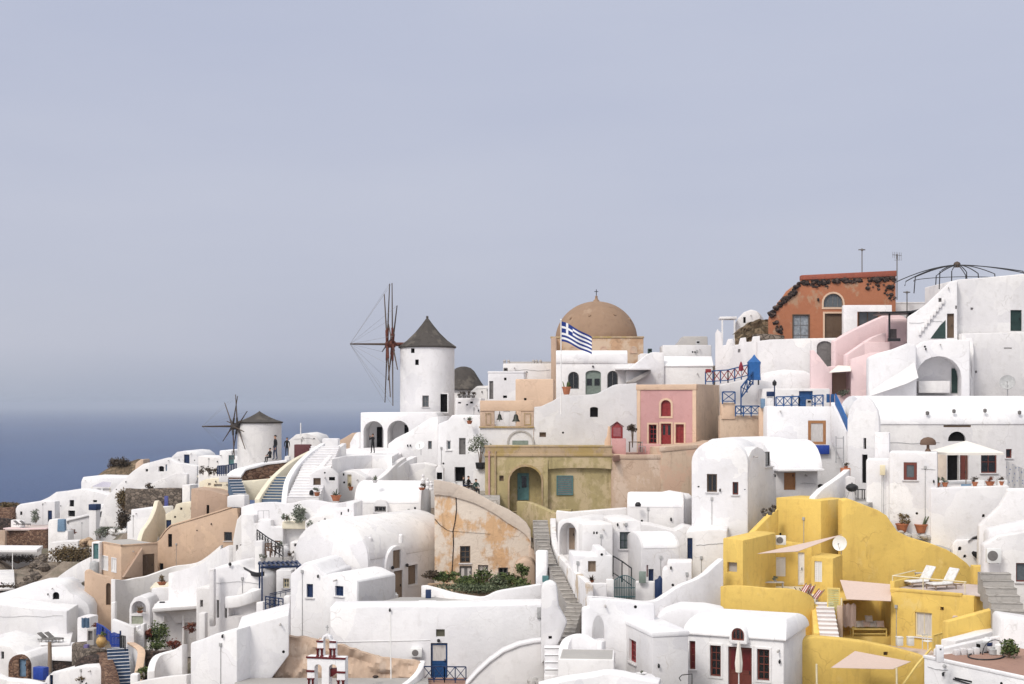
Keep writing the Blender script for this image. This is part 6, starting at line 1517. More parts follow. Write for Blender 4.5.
house('white_house','slanted white block standing upright against the tan terrace wall',680,103,-22,[(661,530),(686,530),(686,499),(682,495),(661,491.5)],2,WHITE3,foot=2,group=G_O)
house('white_house','white ledge house between the rounded roof and the small vault',655,97.5,-3,[(630,560),(694,560),(694,528),(684,526),(675,531),(650,525),(630,523.5)],2.5,WHITE2,foot=2,group=G_O)
h=house('vaulted_house','small bright barrel vault above a grey wall with dark blue doors',652,90,10,(641,548,680,590),4,GREYW,foot=2,group=G_O,roof='vaultu',rise=.85,rmat=WHITE3,
 ops=[O('door',648.5,569,653.8,585,m=BLUED),O('shut',646.5,565,648.3,577,m=PINK)])
house('white_house','stepped white block in front of the small bright vault',674,88,-8,[(662,605),(692,605),(692,562),(667,562),(667,568),(662,570)],2,WHITE,foot=2,group=G_O)
house('blue_gate','dark navy gate with a peaked top below the small vault',658.5,86.5,-6,[(654.8,600),(662.3,600),(662.3,579),(660.5,576),(659,576),(657.5,579),(654.8,580)],.15,BLUED,foot=.3,cat='gate',bevel=.02)
house('green_door','faded green small door beside the arched teal gate',642,86.5,-4,(639,571.5,646,581.5),.2,GREEN,foot=.1,cat='door',bevel=.02)
house('white_post','white gatepost under the faded green door',641.5,86.8,-4,(635.5,581.6,655,605),.5,WHITE2,foot=1,cat='pillar')
house('white_house','grey white house wall with a slim navy door next to the white vaulted tower',712,92,-10,[(686,590),(727,590),(727,531),(720,529),(696,530.5),(686,532)],5,WHITE2,foot=2,group=G_O,
 ops=[O('door',687.3,538,692.5,561.5,m=BLUED)])
fr=Fr(624,86,2);(u0,z0),(u1,z1)=fr.uz(614.5,599),fr.uz(635,580)
tg=thing('teal_gate','teal arched metal gate with vertical bars between white posts','gate',fr.sub(u0),z=z0)
lf=MB();n=12
for i in range(n+1):
 u=u0+(u1-u0)*i/n;zt_=z1+.28*math.sin(math.pi*i/n);lf.box(fr,u-.018,u+.018,0,.035,z0,zt_)
top=[fr.pt(u0+(u1-u0)*i/n,.018,z1+.28*math.sin(math.pi*i/n))for i in range(n+1)]
lf.tube(top,.03,6);lf.box(fr,u0,u1,-.01,.045,z0+.1,z0+.16).box(fr,u0,u1,-.01,.045,z0+.65,z0+.7)
part('leaf',lf,TEALD,tg)
railing('iron_handrail','black iron stair handrail descending to the teal gate',[W(613,574.5,88),W(622,580,87.4),W(631.5,587,87)],1.15,IRON,bays=1,pat='none',t=.05)
house('white_post','white post left of the arched teal gate',610,86,0,(606,579.5,614.3,605),.5,WHITE2,foot=1,cat='pillar')
house('white_wall','low white wall joining the stair wall and the gate post',595,85,0,(583,583.5,607,605),.5,WHITE2,foot=1,cat='wall')
wallpath('curved_parapet','long curved white parapet sweeping up to the yellow house','wall',[(589,596,80),(600,596.5,80.5),(613,597.5,81),(630,599.5,81.5),(645,601,82),(656,599.5,82.5),(667,592.5,83),(680,584.5,83.5),(693,579.5,84),(704,573,84.5),(712,565.5,85),(721,558,85.5)],th=.45,drop=4.2,mat=WHITE)
h=house('white_house','white front house wall with an arched niche behind the rounded parapet scroll',605,76,0,[(582,700),(655,700),(655,604),(640,602.5),(620,600.5),(600,599),(589,599.5),(588.5,607),(582,608)],.6,WHITE3,foot=1,bevel=.12,
 ops=[O('niche',592,615,604.5,640,arch=True,rise=.9,rec=.9),O('vent',611.3,653,615.2,664,p=GREYD,rec=.2)])
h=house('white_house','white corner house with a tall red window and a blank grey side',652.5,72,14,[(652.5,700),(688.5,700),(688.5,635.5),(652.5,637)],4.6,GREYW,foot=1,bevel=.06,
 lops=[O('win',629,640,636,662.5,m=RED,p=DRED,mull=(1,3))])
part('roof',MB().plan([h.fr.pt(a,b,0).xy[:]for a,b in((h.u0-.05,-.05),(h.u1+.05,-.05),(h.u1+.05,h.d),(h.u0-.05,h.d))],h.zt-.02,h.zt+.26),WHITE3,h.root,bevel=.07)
wallpath('curved_white_wall','rounded white parapet scroll at the corner of the white front house','wall',[(563,655,75),(564,645,75.6),(568,637.5,76),(575,634,76),(584,635,75.5),(593,640,74.8),(604,641,74.4)],th=.5,drop=1.6,mat=WHITE3)
h=house('white_planter_terrace','low white terrace with a grey floor and brown planter at the front',588,71,-5,(558,659.5,614,690),3,WHITE2,foot=1,cat='terrace',bevel=.06)
part('floor',MB().plan([h.fr.pt(a,b,0).xy[:]for a,b in((h.u0+.1,.15),(h.u1-.1,.15),(h.u1-.1,2.8),(h.u0+.1,2.8))],h.zt,h.zt+.01),FLOOR,h.root)
solo('brown_planter','long brown planter box on the low white terrace','planter',MB().box(Fr(585,72.4,-5),-.35,.4,0,.25,W(585,659,72.4).z,W(585,655,72.4).z),LBROWN,bevel=.02)
wallpath('white_wall','wide white wall top running along the bottom edge of the picture','wall',[(540,684,68),(565,678,68.2),(590,674.5,68.5),(612,671,68.6),(640,677,68.2),(660,680,68)],th=1.2,drop=3,mat=WHITE3)
slab('terrace_floor','white ledge with a bowl of fruit below the red window','terrace',[(624,680),(660,680),(652,673.5),(626,672)],Y=69.6,mat=WHITE)
b_=thing('bowl','pale stone bowl with a small plant on the white ledge','bowl',W(641.5,676,69.6))
part('dish',MB().lathe(W(641.5,676,69.6),[(.1,0),(.12,.03),(.27,.12),(.28,.15),(.2,.12),(.01,.1)],18),GREYW,b_);part('plant',MB().leaves(W(641.5,671.5,69.6),(.08,.08,.07),40,.04,random.Random(2)),LEAFO,b_,raw=True,smooth=0)
hn=MB().tube([W(679,678,70),W(682,675,70),W(692,674,70.3),W(692,684,70.3)],.025,6).tube([W(679,678,70),W(681,681,70)],.025,6)
solo('iron_handrail','short bent black handrail beside the grey side wall','railing',hn,IRON)
h=house('white_house','white domed roof house with oxblood door and windows at the bottom',783,74,-24,(686,640,784,700),('x',806),WHITE3,foot=1,bevel=.1,
 ops=[O('win',689.3,641,695.3,669.5,m=REDW,p=DRED,mull=(0,3)),O('win',710,645.3,721,676.5,m=REDW,p=GLASS,mull=(1,3),sur=WHITE,sw=.1),O('door',728.3,647,752,692,m=REDW,leaf=2,glass=1,gp=DRED,sur=WHITE,sw=.1),O('win',757,649,769.5,680.5,m=REDW,p=GLASS,mull=(1,3),sur=WHITE,sw=.1)])
df=h.fr.sub(0,-.5);dc=MB();(ua,za),(ub,zb)=df.uz(729,644),df.uz(747,644)
opening(h.root,df,O('win',731.5,628,744,640.5,m=REDW,p=GLASS,arch=True,mull=(2,0),rec=.15),dc)
part('dormer',MB().prism(df,poly_arch(ua,ub,h.zt-.3,df.uz(738,625.5)[1],.66),0,2.0),WHITE3,h.root,bevel=.06,cut=dc)
n=12;Ls=[]
for k in range(n+1):
 a=math.pi/2*k/n;c_,s_=math.cos(a),math.sin(a);i0=(1-c_)
 Ls.append([h.fr.pt(u,w,h.zt-.03+.95*s_)for u,w in[(h.u0-.16+i0*.5,-.16+i0*2.2),(h.u1+.16-i0*.5,-.16+i0*2.2),(h.u1+.16-i0*.5,h.d+.16-i0*2.2),(h.u0-.16+i0*.5,h.d+.16-i0*2.2)]])
part('roof',MB().loft(Ls),WHITE3,h.root,bevel=.06)
parasol('closed cream parasol standing before the oxblood door',W(738.8,692,72.6),2.55,.3,mat=CANVASC,closed=True)
house('white_wall','white curved roof shoulder between the curved parapet and the domed roof',690,80,-8,[(656,640),(725,640),(725,612),(705,608),(680,607),(665,612),(656,618)],2.5,WHITE3,foot=1,cat='wall',bevel=.25)
h=house('vaulted_house','tall white barrel vaulted house with two small dark windows',748,95,-16,(691.5,463,748,545),8,WHITE3,foot=2,group=None,roof='vaultw',rise=1.55,rmat=WHITE3,over=.03,bevel=.08,
 ops=[O('win',706.8,474,717,492,m=BROWN,p=GLASS,mull=(1,0)),O('win',732.5,482,738.3,494.7,m=REDW,p=GLASS,mull=(0,0)),O('vent',697.5,486,699.5,487.5),O('vent',744,489,745.5,490)])
h=house('vaulted_house','white rounded side annexe of the tall vaulted house with a deep dark window',748,95.35,60,[(748,540),(776,530),(776,478),(773.5,468),(769,457),(763,449),(757.5,446.5),(752,450),(748,458)],3.2,WHITE2,foot=2,group=None,bevel=.08,
 ops=[O('win',765.5,451.8,772.5,466.5,m=GREYD,p=GLASS,mull=(0,0),rec=.3)])
house('white_roof_box','white louvred roof box between the vault and its annexe',738,95.4,-16,(729,456.5,747.5,470),1.2,WHITE,foot=.5,cat='roof box',bevel=.04)
h=house('vaulted_house','low wide white vault with a wooden door in the shade below its eave',795,102,6,(775,470,818,520),7,GREYW,foot=2,group=None,roof='vaultu',rise=2.0,rmat=WHITE3,over=.15,
 ops=[O('door',784,472.5,795.7,490,m=OBROWN,p=OBROWN)])
part('eave',MB().box(h.fr,h.u0-.1,h.u1+.15,-1.0,.2,h.zt-.05,h.zt+.12),WHITE3,h.root,bevel=.04)
house('vaulted_house','bright white vault back between the tall tower and the low wide vault',760,104,4,[(720,480),(800,480),(800,441),(780,437.5),(745,438.5),(720,441)],5,WHITE3,foot=2,group=None,bevel=.4)
for i,(x,y,t)in enumerate(((764,513,'left'),(770,512,'middle'),(773,509,'upper right'))):
 potted('small dark potted plant beside the yellow block, the %s one'%t,W(x,y+3,92.5),.18,.2,leaf=LEAFD,seed=50+i,fr=.22,pm=GREYD,group='pots beside the yellow block')
h=house('vaulted_house','large white barrel vaulted chapel house with a terrace and dark doorway',880,106,3,[(867,530),(1040,530),(1040,420),(867,424)],7.5,WHITE2,foot=2,group=None,bevel=.06,
 ops=[O('dark',947.3,451.5,959.5,486,rec=.5,name='doorway'),O('door',960,451.5,968.5,486,m=REDW,rec=.3),O('dark',948,431.5,966,441.2,arch=True,rise=.66,rec=.25),O('win',981,451,997,473,m=REDW,p=GLASS,mull=(1,1)),O('dark',943.5,425,971,427.2,p=BROWN,rec=.1),O('win',1006,449,1012,458,m=REDW,mull=(0,0))])
n=14;hw=h.d/2;zt=h.fr.uz(880,424)[1]
arc=[(hw-(hw+.08)*math.cos(math.pi*k/n),zt-.03+2.15*math.sin(math.pi*k/n))for k in range(n+1)]
part('roof',MB().prismu(h.fr,arc,h.u0-.06,h.u1+.1),WHITE3,h.root,bevel=.04)
for x,y in((927,414.5),(953.5,412.5),(984.5,412),(1019,414)):
 q=h.fr.uz(x,y);part('spotlight',MB().lathe(h.fr.pt(q[0],-.1,q[1]+.1),[(.05,-.15),(.13,-.1),(.14,.1),(.04,.16)],8),GREYD,h.root)
h2=house('vaulted_house','rounded white gable wing with a slit window and a dark doorway',874,103,-38,[(847,520),(879,520),(879,420),(877,410),(872,401),(866,395.5),(860,396),(853,402),(848.5,411),(847,420)],.35,WHITE,foot=2,group=None,bevel=.1,clutter=False,
 ops=[O('dark',863.3,438,866.2,449),O('door',862,454.5,867.5,483,m=DARK)])
house('white_chimney_block','white square chimney block in front of the rounded gable wing',882,98.5,-17,(874.5,432.5,889.5,462),1.2,WHITE,foot=1,cat='chimney',bevel=.1)
house('white_annexe','white annexe wall with a small meter box and a thin conduit',878,96.3,-17,(866,459,889.5,530),2,WHITE,foot=1,cat='house',bevel=.15)
mb_=thing('meter_box','cream meter box with two conduits on the white annexe','meter box',W(882,475,96))
fr=Fr(882,95.9,-17);(u0,z0),(u1,z1)=fr.uz(880,475),fr.uz(885.3,465)
part('box',MB().box(fr,u0,u1,-.15,.05,z0,z1),CREAMP,mb_,bevel=.03);part('conduit',MB().tube([fr.pt(u0+.12,-.03,z0),fr.pt(u0+.12,-.03,z0-2.6)],.02,5).tube([fr.pt(u1-.12,-.03,z0),fr.pt(u1-.12,-.03,z0-2.6)],.02,5),GREYP,mb_)
h=house('white_annexe','broad white annexe with one red framed picture window',912,95.4,-17,(889,452,937.5,540),3.2,WHITE,foot=1,cat='house',bevel=.12,
 ops=[O('win',903.6,462.3,917,480,m=REDW,p=GGLASS,mull=(0,0),fw=.2,rec=.12)])
h=house('terrace_wall','tall white terrace wall with a round drain hole under the cream parasol',968,95,3,[(931,545),(1008,545),(1010,485.5),(968,487),(931,488)],7.5,WHITE,foot=1,cat='terrace',bevel=.12,
 ops=[O('vent',982,514,985.3,517.3,arch=True)])
zt=h.zt
fan=thing('wicker_fan','brown wicker mushroom shaped lampshade on the annexe roof','garden lamp',W(928,452,96.5))
part('shade',MB().lathe(W(928,443.5,96.5),[(.52,-.1),(.56,.0),(.5,.22),(.3,.38),(.02,.44),(.02,.4)],20,sy=.6),WICK,fan)
part('foot',MB().lathe(W(928,452,96.5),[(.22,0),(.2,.1),(.1,.25),(.1,.5)],12),WICK,fan)
parasol('open cream square parasol shading the chapel terrace',W(966,486,97.8),3.12,2.75,mat=CANVASC,seg=4)
solo('stone_wing_wall','tan wall edge beside the dark chapel doorway','wall',MB().box(Fr(942,102.5,0),-.35,.35,0,2,W(942,488,102.5).z,W(942,452,102.5).z),COPING,bevel=.05)
for i,(x,k,t,lf_)in enumerate(((936,'cactus','terracotta bowl with a spiky plant at the left end of the terrace wall',LEAFO),(945,'bush','pot of grey green leaves second from the left on the terrace wall',LEAFG),(990,'bush','terracotta bowl with a sprawling plant right of the white tubs',LEAFR),(975,'bush','dark leafy pot beneath the red framed terrace window',LEAFD),(1001,'bush','dark leafy pot at the right end of the terrace wall',LEAFD))):
 p=W(x,486.8-(x-931)*.02,95.6);potted(t,p,.3 if i in(0,2)else .2,.28,kind=k,leaf=lf_,seed=60+i,fr=.28,group='pots on the chapel terrace wall')
for x,t in((980,'left'),(1003,'right')):
 solo('white_tub','low white planter tub on the terrace wall, the %s one of two'%t,'planter',MB().box(Fr(x,95.5,3),-.32,.32,0,.4,W(x,486,95.5).z,W(x,480,95.5).z),WPLAST,bevel=.03,group='white tubs on the terrace wall')
ct=MB().sheet([[W(961+i*2.6,484+j*1.2,96.2-j*.1)for i in range(5)]for j in range(3)],.03)
solo('striped_towel','pale blue towel lying over the terrace wall below the doorway','towel',ct,BLUEL)
ld=MB().sheet([[W(1006+i*3.2,461+j*5.2+i*1.4,96.5+.12*(i%2))for i in range(8)]for j in range(6)],.02)
cm,cnt,cb=nodes_of('speckled_cloth');vt=N(cnt,'ShaderNodeTexVoronoi');vt.inputs['Scale'].default_value=5;cnt.links.new(coords(cnt),vt.inputs['Vector'])
cnt.links.new(ramp(cnt,vt.outputs['Distance'],.12,.3,(.16,.22,.40),(.72,.71,.71)),cb.inputs['Base Color'])
solo('printed_cloth','white cloth printed with blue flecks hung at the right edge of the terrace','cloth',ld,cm)
for i,(x,y,kk,t)in enumerate(((902,532.5,'bush','brownish leafy plant in the left of two big terracotta pots'),(921,533,'cactus','tall cactus in the right of two big terracotta pots'))):
 potted(t,W(x,y,95.2),.4,.6,kind=kk,leaf=LEAFB if i==0 else LEAFO,seed=70+i,fr=.52,group='big terracotta pots below the annexe')
rocks('stone_border','grey stone border around the two big terracotta pots',[W(895,532,94.9),W(912,536,94.9),(W(928,538,94.9))],14,.3,GREYC,11)
ln=MB().sheet([[W(*p)for p in r]for r in([(876,530,94.7),(905,537,94.7),(930,545,94.7),(950,552,94.7)],[(876,524,96.5),(905,530,96.2),(930,538,95.8),(952,545,95.2)])],1.0)
solo('lane','sloping grey paved lane behind the yellow wall','lane',ln,FLOOR)
floorp('yard_floor','grey yard floor around the kettle barbecue','yard',(850,502,96.5),[(849,95),(868,95),(886,101),(843,101)])
p=W(852,500,97);bb=thing('barbecue','black kettle barbecue on tripod legs beside the white curved wall','barbecue',p)
part('kettle',MB().lathe(p+Vector((0,0,.55)),[(.05,0),(.28,.08),(.42,.24),(.43,.28),(.38,.42),(.2,.54),(.04,.58),(.04,.64),(.01,.64)],20),IRON,bb)
for k in range(3):
 a=k*2.1+.4;part('leg',MB().tube([p+Vector((math.cos(a)*.18,math.sin(a)*.18,.62)),p+Vector((math.cos(a)*.42,math.sin(a)*.42,0))],.022,6),STEEL,bb)
table('side_table','small dark side table right of the kettle barbecue',W(857.5,499.5,98),10,.6,.5,.7,IRON)
wallpath('white_wall','white curved wall with round holes slanting down to the yellow block','wall',[(812,497,95),(820,489,96),(830,482,97),(840,475,98),(847,469,99.5)],th=.45,drop=2.2,mat=WHITE)
h=house('white_wall','white rounded yard wall with two dark round holes',838,98.2,6,[(815,510),(856,510),(856,478),(850,476),(838,479),(828,483),(818,490),(815,495)],.5,WHITE2,foot=1,cat='wall',bevel=.08,
 ops=[O('vent',819.5,484.5,824.5,487.6,arch=True,rise=.1),O('vent',820,492,828,495.5)])
house('terracotta_block','terracotta brick planter at the top of the curved holed wall',845.5,99.4,-4,(841.5,468,850.5,474.5),.6,TERRA,foot=.2,cat='planter',bevel=.03)
potted('dark plant in the terracotta brick planter',W(846,468,99.8),.15,.12,leaf=LEAFD,seed=77,fr=.25)
st=MB()
for x in(836,843.5):
 st.tube([W(x,463,101),W(x,436,101)],.04,6)
for y in(438,448,458):st.tube([W(836,y,101),W(843.5,y,101)],.03,6)
solo('steel_rack','grey steel rack frame left of the rounded gable wing','rack',st,STEEL)
house('white_wall','big white curved wall sweeping down at the right edge',1005,90,-12,[(978,560),(1040,560),(1040,488.5),(1008,489),(1006,495),(1000,506),(990,516),(979,526)],1.0,WHITE,foot=1,cat='wall',bevel=.1)
h=house('white_wall','white wall with a small ledge niche at the right edge',1008,86,-8,[(988,580),(1040,580),(1040,519),(1012,525),(990,530),(988,536)],1.6,WHITE,foot=3,cat='wall',bevel=.12)
h=house('white_wall','white wall with two round holes and a black sack at the right of the yellow wall',975,94.75,0,[(953,575),(992,585),(992,540),(975,539),(956,540),(953,545)],.2,WHITE,foot=1,cat='wall',bevel=.12,ops=[O('vent',958,546.5,961.8,550.5,arch=True),O('vent',963.3,554.5,966.5,557.8,arch=True)])
fr=Fr(977,94.65,0);sk=MB();c0=fr.pt(fr.uz(978,556)[0],-.2,fr.uz(978,556)[1])
Ls=[]
for t,r_ in((-.5,.05),(-.42,.16),(-.2,.22),(.05,.26),(.3,.24),(.45,.14),(.5,.03)):
 Ls.append([c0+fr.u*t*.95+Vector((0,0,-t*.45))+(fr.n*math.cos(q)*.7+Vector((0,0,1))*math.sin(q))*r_ for q in[2*math.pi*k/12 for k in range(12)]])
solo('black_sack','shiny black sack slung against the white wall with round holes','sack',sk.loft(Ls),CBLK)
solo('dark_tarpaulin','dark grey tarpaulin lying on the wall by the right edge','tarpaulin',MB().sheet([[W(968+i*4.6,541-5.5*math.sin(math.pi*i/4)*(1 if j<2 else .5),94.6+j*.2)for i in range(5)]for j in range(3)],.06),GREYD)
ac_unit('white air conditioner on the wall above the grey stone stairs',Fr(992,84.5,-4),985.5,548,1000,562.5)
house('white_wall','tall white wall with a red framed window at the right edge',1015,84.8,-6,[(984,600),(1040,640),(1040,530),(1000,536),(984,545)],1,WHITE2,foot=1,cat='wall',bevel=.1,
 ops=[O('win',1016,563,1028,582,m=REDW,p=GGLASS,mull=(0,0))])
stairs('stone_stairs','grey stone stairs descending at the right edge past the yellow house',(1010,617,77.5),(993,572,81.8),1.7,6,tread=PAVE,riser=PAVER,lipw=.04)
house('white_wall','white wall below the grey stone stairs at the right edge',1015,72.5,-6,[(1001,700),(1045,700),(1045,622),(1003,616),(1001,620)],2,WHITE,foot=1,cat='wall',bevel=.1)
G_Y='mustard yellow walls of the stepped villa'
h=house('yellow_house','tall mustard yellow block house at the top of the yellow villa',821,94,-42,[(776,600),(821,600),(821,500.5),(800,498.5),(776,497.5)],('x',844),YELLOW,foot=2,group=G_Y,bevel=.06,
 ops=[O('shut',775.8,557,785.6,576.5,m=WPAINT,rec=.1),O('vent',759.5,561,768,567)][:1])
h=house('yellow_wall','yellow courtyard wall with a white shuttered window and pale door',790,92.4,-6,[(741,610),(812,610),(812,545),(790,542),(775,540),(741,541)],.6,YELLOW,foot=2,cat='wall',group=G_Y,bevel=.05,
 ops=[O('shut',776,557,785.7,576.5,m=WPAINT,rec=.15),O('door',798,552.5,804.5,585,m=WPAINT,rec=.2)])
lt=MB();(u0,z0),(u1,z1)=h.fr.uz(759.5,566),h.fr.uz(768,560.5)
for k in range(4):lt.box(h.fr,u0+k*.16,u0+k*.16+.1,-.06,.0,z0+.03*(k%2),z1-.04*(k%3))
solo('wall_ornament','small grey metal lettershape ornament on the yellow courtyard wall','ornament',lt,GREYD)
wallpath('yellow_wall','slanting yellow wall rising from the left cube to the tall block','wall',[(746,538,93),(755,528,93.6),(765,518,94.2),(776,508,95)],th=.45,drop=5,mat=YELLOW,group=G_Y)
ac_unit('white air conditioner on the yellow wall under the tall block',Fr(780,91.6,-8),775.5,535.3,785.8,544.3)
h=house('yellow_wall','big rounded yellow wall sweeping down to the right behind the villa',870,93.5,4,[(842,620),(975,620),(975,572),(967,563),(957,555.5),(947,549.5),(930,543),(909,537),(898,531.5),(892,523),(887,515.5),(878,510),(866,505.5),(855,501),(848,498.5),(842,500)],1.0,YELLOW,foot=2,cat='wall',group=G_Y,bevel=.12)
house('yellow_pillar','yellow rectangular pillar at the right end of the rounded wall',980,88,-6,(973.8,566.5,986.3,600),1.0,YELLOW,foot=1,cat='pillar',bevel=.05)
h=house('yellow_house','yellow corner cube with a small square hole at the left of the villa',743,86,-30,[(722,605),(743,607),(743,540.5),(735,539),(723,538)],('x',776),YELLOW,foot=2,group=G_Y,bevel=.05,
 ops=[O('vent',727.3,562.3,737,572,p=GREYC,rec=.3)])
wallpath('yellow_parapet','curved yellow parapet in front of the courtyard with a rounded corner','wall',[(721,586,85.4),(735,585.5,85),(750,586.2,84.8),(768,588,84.6),(785,588.5,84.5),(797,590,84.6),(806,594,84.9),(812,600,85.2),(815.5,609,85),(817,620,83.5),(818,633,81.5)],th=.5,drop=3.4,mat=YELLOW,group=G_Y,bevel=.12)
floorp('courtyard_floor','pale yellow courtyard floor behind the curved parapet','courtyard',(780,595,88),[(728,86),(812,85.2),(818,86.5),(812,92.2),(742,92.5)],CREAM,.6)
zc=W(780,595,88).z
tb=table('courtyard_table','grey table with clutter in the yellow courtyard',Wz(757,592,zc),-4,1.7,.6,.62,GREYC)
for i,(x,t)in enumerate(((757,'left'),(776,'right'))):
 q=Wz(x,592,zc)+Vector((0,.3,.62));potted('small grey potted plant on the %s end of the courtyard table'%t,q,.1,.12,leaf=LEAFG,seed=80+i,fr=.16,pm=GREYC)
sail('pale triangular shade sail stretched across the yellow courtyard',[W(757.5,553.5,86.5),W(842,534.5,91.5),W(796,552,87.5)],sag=.05)
h=house('yellow_house','low yellow hut with a white shuttered window beside the courtyard',833,88,-26,[(811,625),(833,628),(833,558.5),(811,556.5)],2.6,YELLOW,foot=1,group=G_Y,bevel=.05,
 ops=[O('shut',814.5,561.3,822,582,m=WPAINT,rec=.15)])
dish('white satellite dish on the roof of the low yellow hut',W(840.5,543.5,90.3),.48,(-.55,-.8,.15),mat=WPLAST)
def folded(lab,x,y,Y,lean,group):
 p=W(x,y,Y);fr=Fr(p=p,yaw=25);root=thing('deck_chair',lab,'deck chair',fr,z=p.z,group=group);z=p.z
 a=rad(lean);dirv=Vector((math.sin(a),0,math.cos(a)))
 fm,cl=MB(),MB()
 for w in(0,.5):
  b0=fr.pt(0,w,z);b1=b0+(fr.u*math.sin(a)+Vector((0,0,math.cos(a))))*1.25;fm.bar(b0,b1,.05)
  c0=fr.pt(.5,w,z);c1=c0+(fr.u*-math.sin(a)+Vector((0,0,math.cos(a))))*1.0;fm.bar(c0,c1,.045)
 part('frame',fm,LBROWN,root)
 e=fr.u*math.sin(a)+Vector((0,0,math.cos(a)))
 for k in range(5):
  w0=.02+k*.094
  s_=MB().loft([[fr.pt(0,w,z)+e*(.2+t)-fr.u*.03 for w,t in((w0,0),(w0+.09,0),(w0+.09,.95),(w0,.95))],[fr.pt(0,w,z)+e*(.2+t)-fr.u*.045 for w,t in((w0,0),(w0+.09,0),(w0+.09,.95),(w0,.95))]])
  part('stripe',s_,CRED if k%2==0 else CWHT,root)
 return root
folded('red and white striped deck chair leaning nearest the pale door',801,601,86,38,'striped deck chairs in the courtyard')
folded('red and white striped deck chair in the middle of the leaning pair',807,603,86.3,30,'striped deck chairs in the courtyard')
folded('red and white striped deck chair crossed beside the low hut window',812.5,605,86,45,'striped deck chairs in the courtyard')
stairs('yellow_stairs','pale stairs going down between the curved parapet and the yellow pavilion',(830,640,80.5),(824,602,86),1.05,9,riser=BFLOOR,tread=WHITE2,lipw=.05)
fr=Fr(833,85,-12);(u0,z0),(u1,z1)=fr.uz(827,612.5),fr.uz(840,588)
yg=thing('yellow_gate','pale yellow louvred gate at the top of the yellow stairs','gate',fr.sub(u0),z=z0)
part('frame',MB().ring(fr,[(u0,z0),(u1,z0),(u1,z1),(u0,z1)],[(u0+.08,z0+.1),(u1-.08,z0+.1),(u1-.08,z1-.1),(u0+.08,z1-.1)],-.05,.05),YPAINT,yg)
lv=MB()
for i in range(12):
 z=z0+.14+(z1-z0-.28)*i/11;lv.box(fr,u0+.08,u1-.08,-.02,.02,z-.035,z+.03)
part('louvre',lv,paint('pale_green_yellow_paint',(.52,.52,.25),.6),yg)
h=house('yellow_pavilion','yellow open pavilion with cushions inside',866,86,0,[(840,645),(895,645),(895,601.5),(840,598)],4,YELLOW,foot=1,cat='pavilion',group=G_Y,bevel=.04,ops=[O('niche',843,600.5,892.3,637,rec=2.8)])
zf=h.fr.uz(866,637)[1]
sail('beige shade cloth stretched over the yellow pavilion front',[W(840,579.8,87.2),W(891.5,584.3,87.2),W(891,601,84.6),(W(846.5,599,84.6))],sag=.06,posts=[(W(841.5,640,84.6),W(841.5,598,84.6))])
bn=thing('bench','yellow framed daybed with back rail inside the pavilion','bench',h.fr.pt(h.fr.uz(868,630)[0],.3,zf))
fb=h.fr.sub(h.fr.uz(853.5,630)[0],.25)
part('seat',MB().box(fb,0,2.1,0,.7,zf+.38,zf+.46),YPAINT,bn,bevel=.01)
for u in(0,2.02):
 for w in(0,.62):part('leg',MB().box(fb,u,u+.08,w,w+.08,zf,zf+.38),YPAINT,bn)
part('rail',MB().box(fb,0,2.1,-.02,.04,zf+.12,zf+.18).box(fb,0,2.1,.66,.72,zf+.5,zf+.8),YPAINT,bn)
rnd=random.Random(4)
for i,(u,z,a,t)in enumerate(((.55,.5,12,'leftmost'),(.95,.52,-8,'second from the left'),(1.35,.5,5,'third from the left'),(1.8,.5,-5,'rightmost'),(1.1,.82,20,'topmost'))):
 c=fb.pt(u,.4,zf+z+.18);L=[]
 for q,k in((-.09,.55),(-.05,.95),(0,1),(.05,.95),(.09,.55)):
  L.append([c+fb.u*(.24*k*x)+Vector((0,q+.05,.19*k*y))+Vector((0,.12*y*k,0))for x,y in((-1,-1),(0,-.9),(1,-1),(.93,0),(1,1),(0,.9),(-1,1),(-.93,0))])
 solo('cushion','grey beige cushion heaped on the pavilion daybed, the %s'%t,'cushion',MB().loft(L),CANVASP if i%2 else paint('grey_cushion',(.5,.46,.43),.9),bevel=.02,group='cushions on the pavilion daybed',smooth=60)
ct=MB().sheet([[W(843+i*2.6,603+j*7.5+(2*(i%2)),84.9+.08*(i%2))for i in range(6)]for j in range(4)],.02)
solo('hanging_curtain','beige curtain gathered at the left of the pavilion','curtain',ct,CANVASP)
house('brown_post_wall','tan wall strip left of the gathered curtain',840.5,84.2,-10,(837,606,843,636),.4,TANL,foot=.5,cat='wall')
h=house('yellow_house','yellow villa block with a pale curtained window under the sun terrace',930,84,-38,(890.5,592.5,974,655),5.2,YELLOW,foot=1.5,group=G_Y,bevel=.05,
 ops=[O('win',915,612.5,932,637,m=CREAMP,p=CURTAIN,mull=(1,0),rec=.2),O('vent',940.3,607,943.8,610.5,p=BROWN)])
zt=h.zt;z_t=zt+.03
part('terrace_floor',MB().box(h.fr,h.u0+.25,h.u1+.6,.25,5.1,zt-.02,z_t),BFLOOR,h.root)
part('kerb',MB().box(h.fr,h.u0-.02,h.fr.uz(962,595)[0],-.04,.2,zt-.1,zt+.1),YELLOW,h.root,bevel=.04)
part('side_parapet',MB().box(h.fr,h.u0-.03,h.u0+.26,-.03,5.2,zt-.2,zt+.5),YELLOW,h.root,bevel=.05)
q=Wz(911.5,588,z_t);r0=lounger('sun_lounger','white sun lounger on the yellow terrace, the one nearer the left railing corner',q,22,2.05,.85,CWHT,LBROWN,'white loungers on the yellow terrace',58)
q=Wz(935,590.5,z_t);r1=copy_tree(r0);r1.location=q;r1['label']='white sun lounger on the yellow terrace, the one nearer the yellow pillar'
table('side_table','small grey folding tray table between railing and white loungers',Wz(917,581,z_t),10,.5,.4,.5,GREYC)
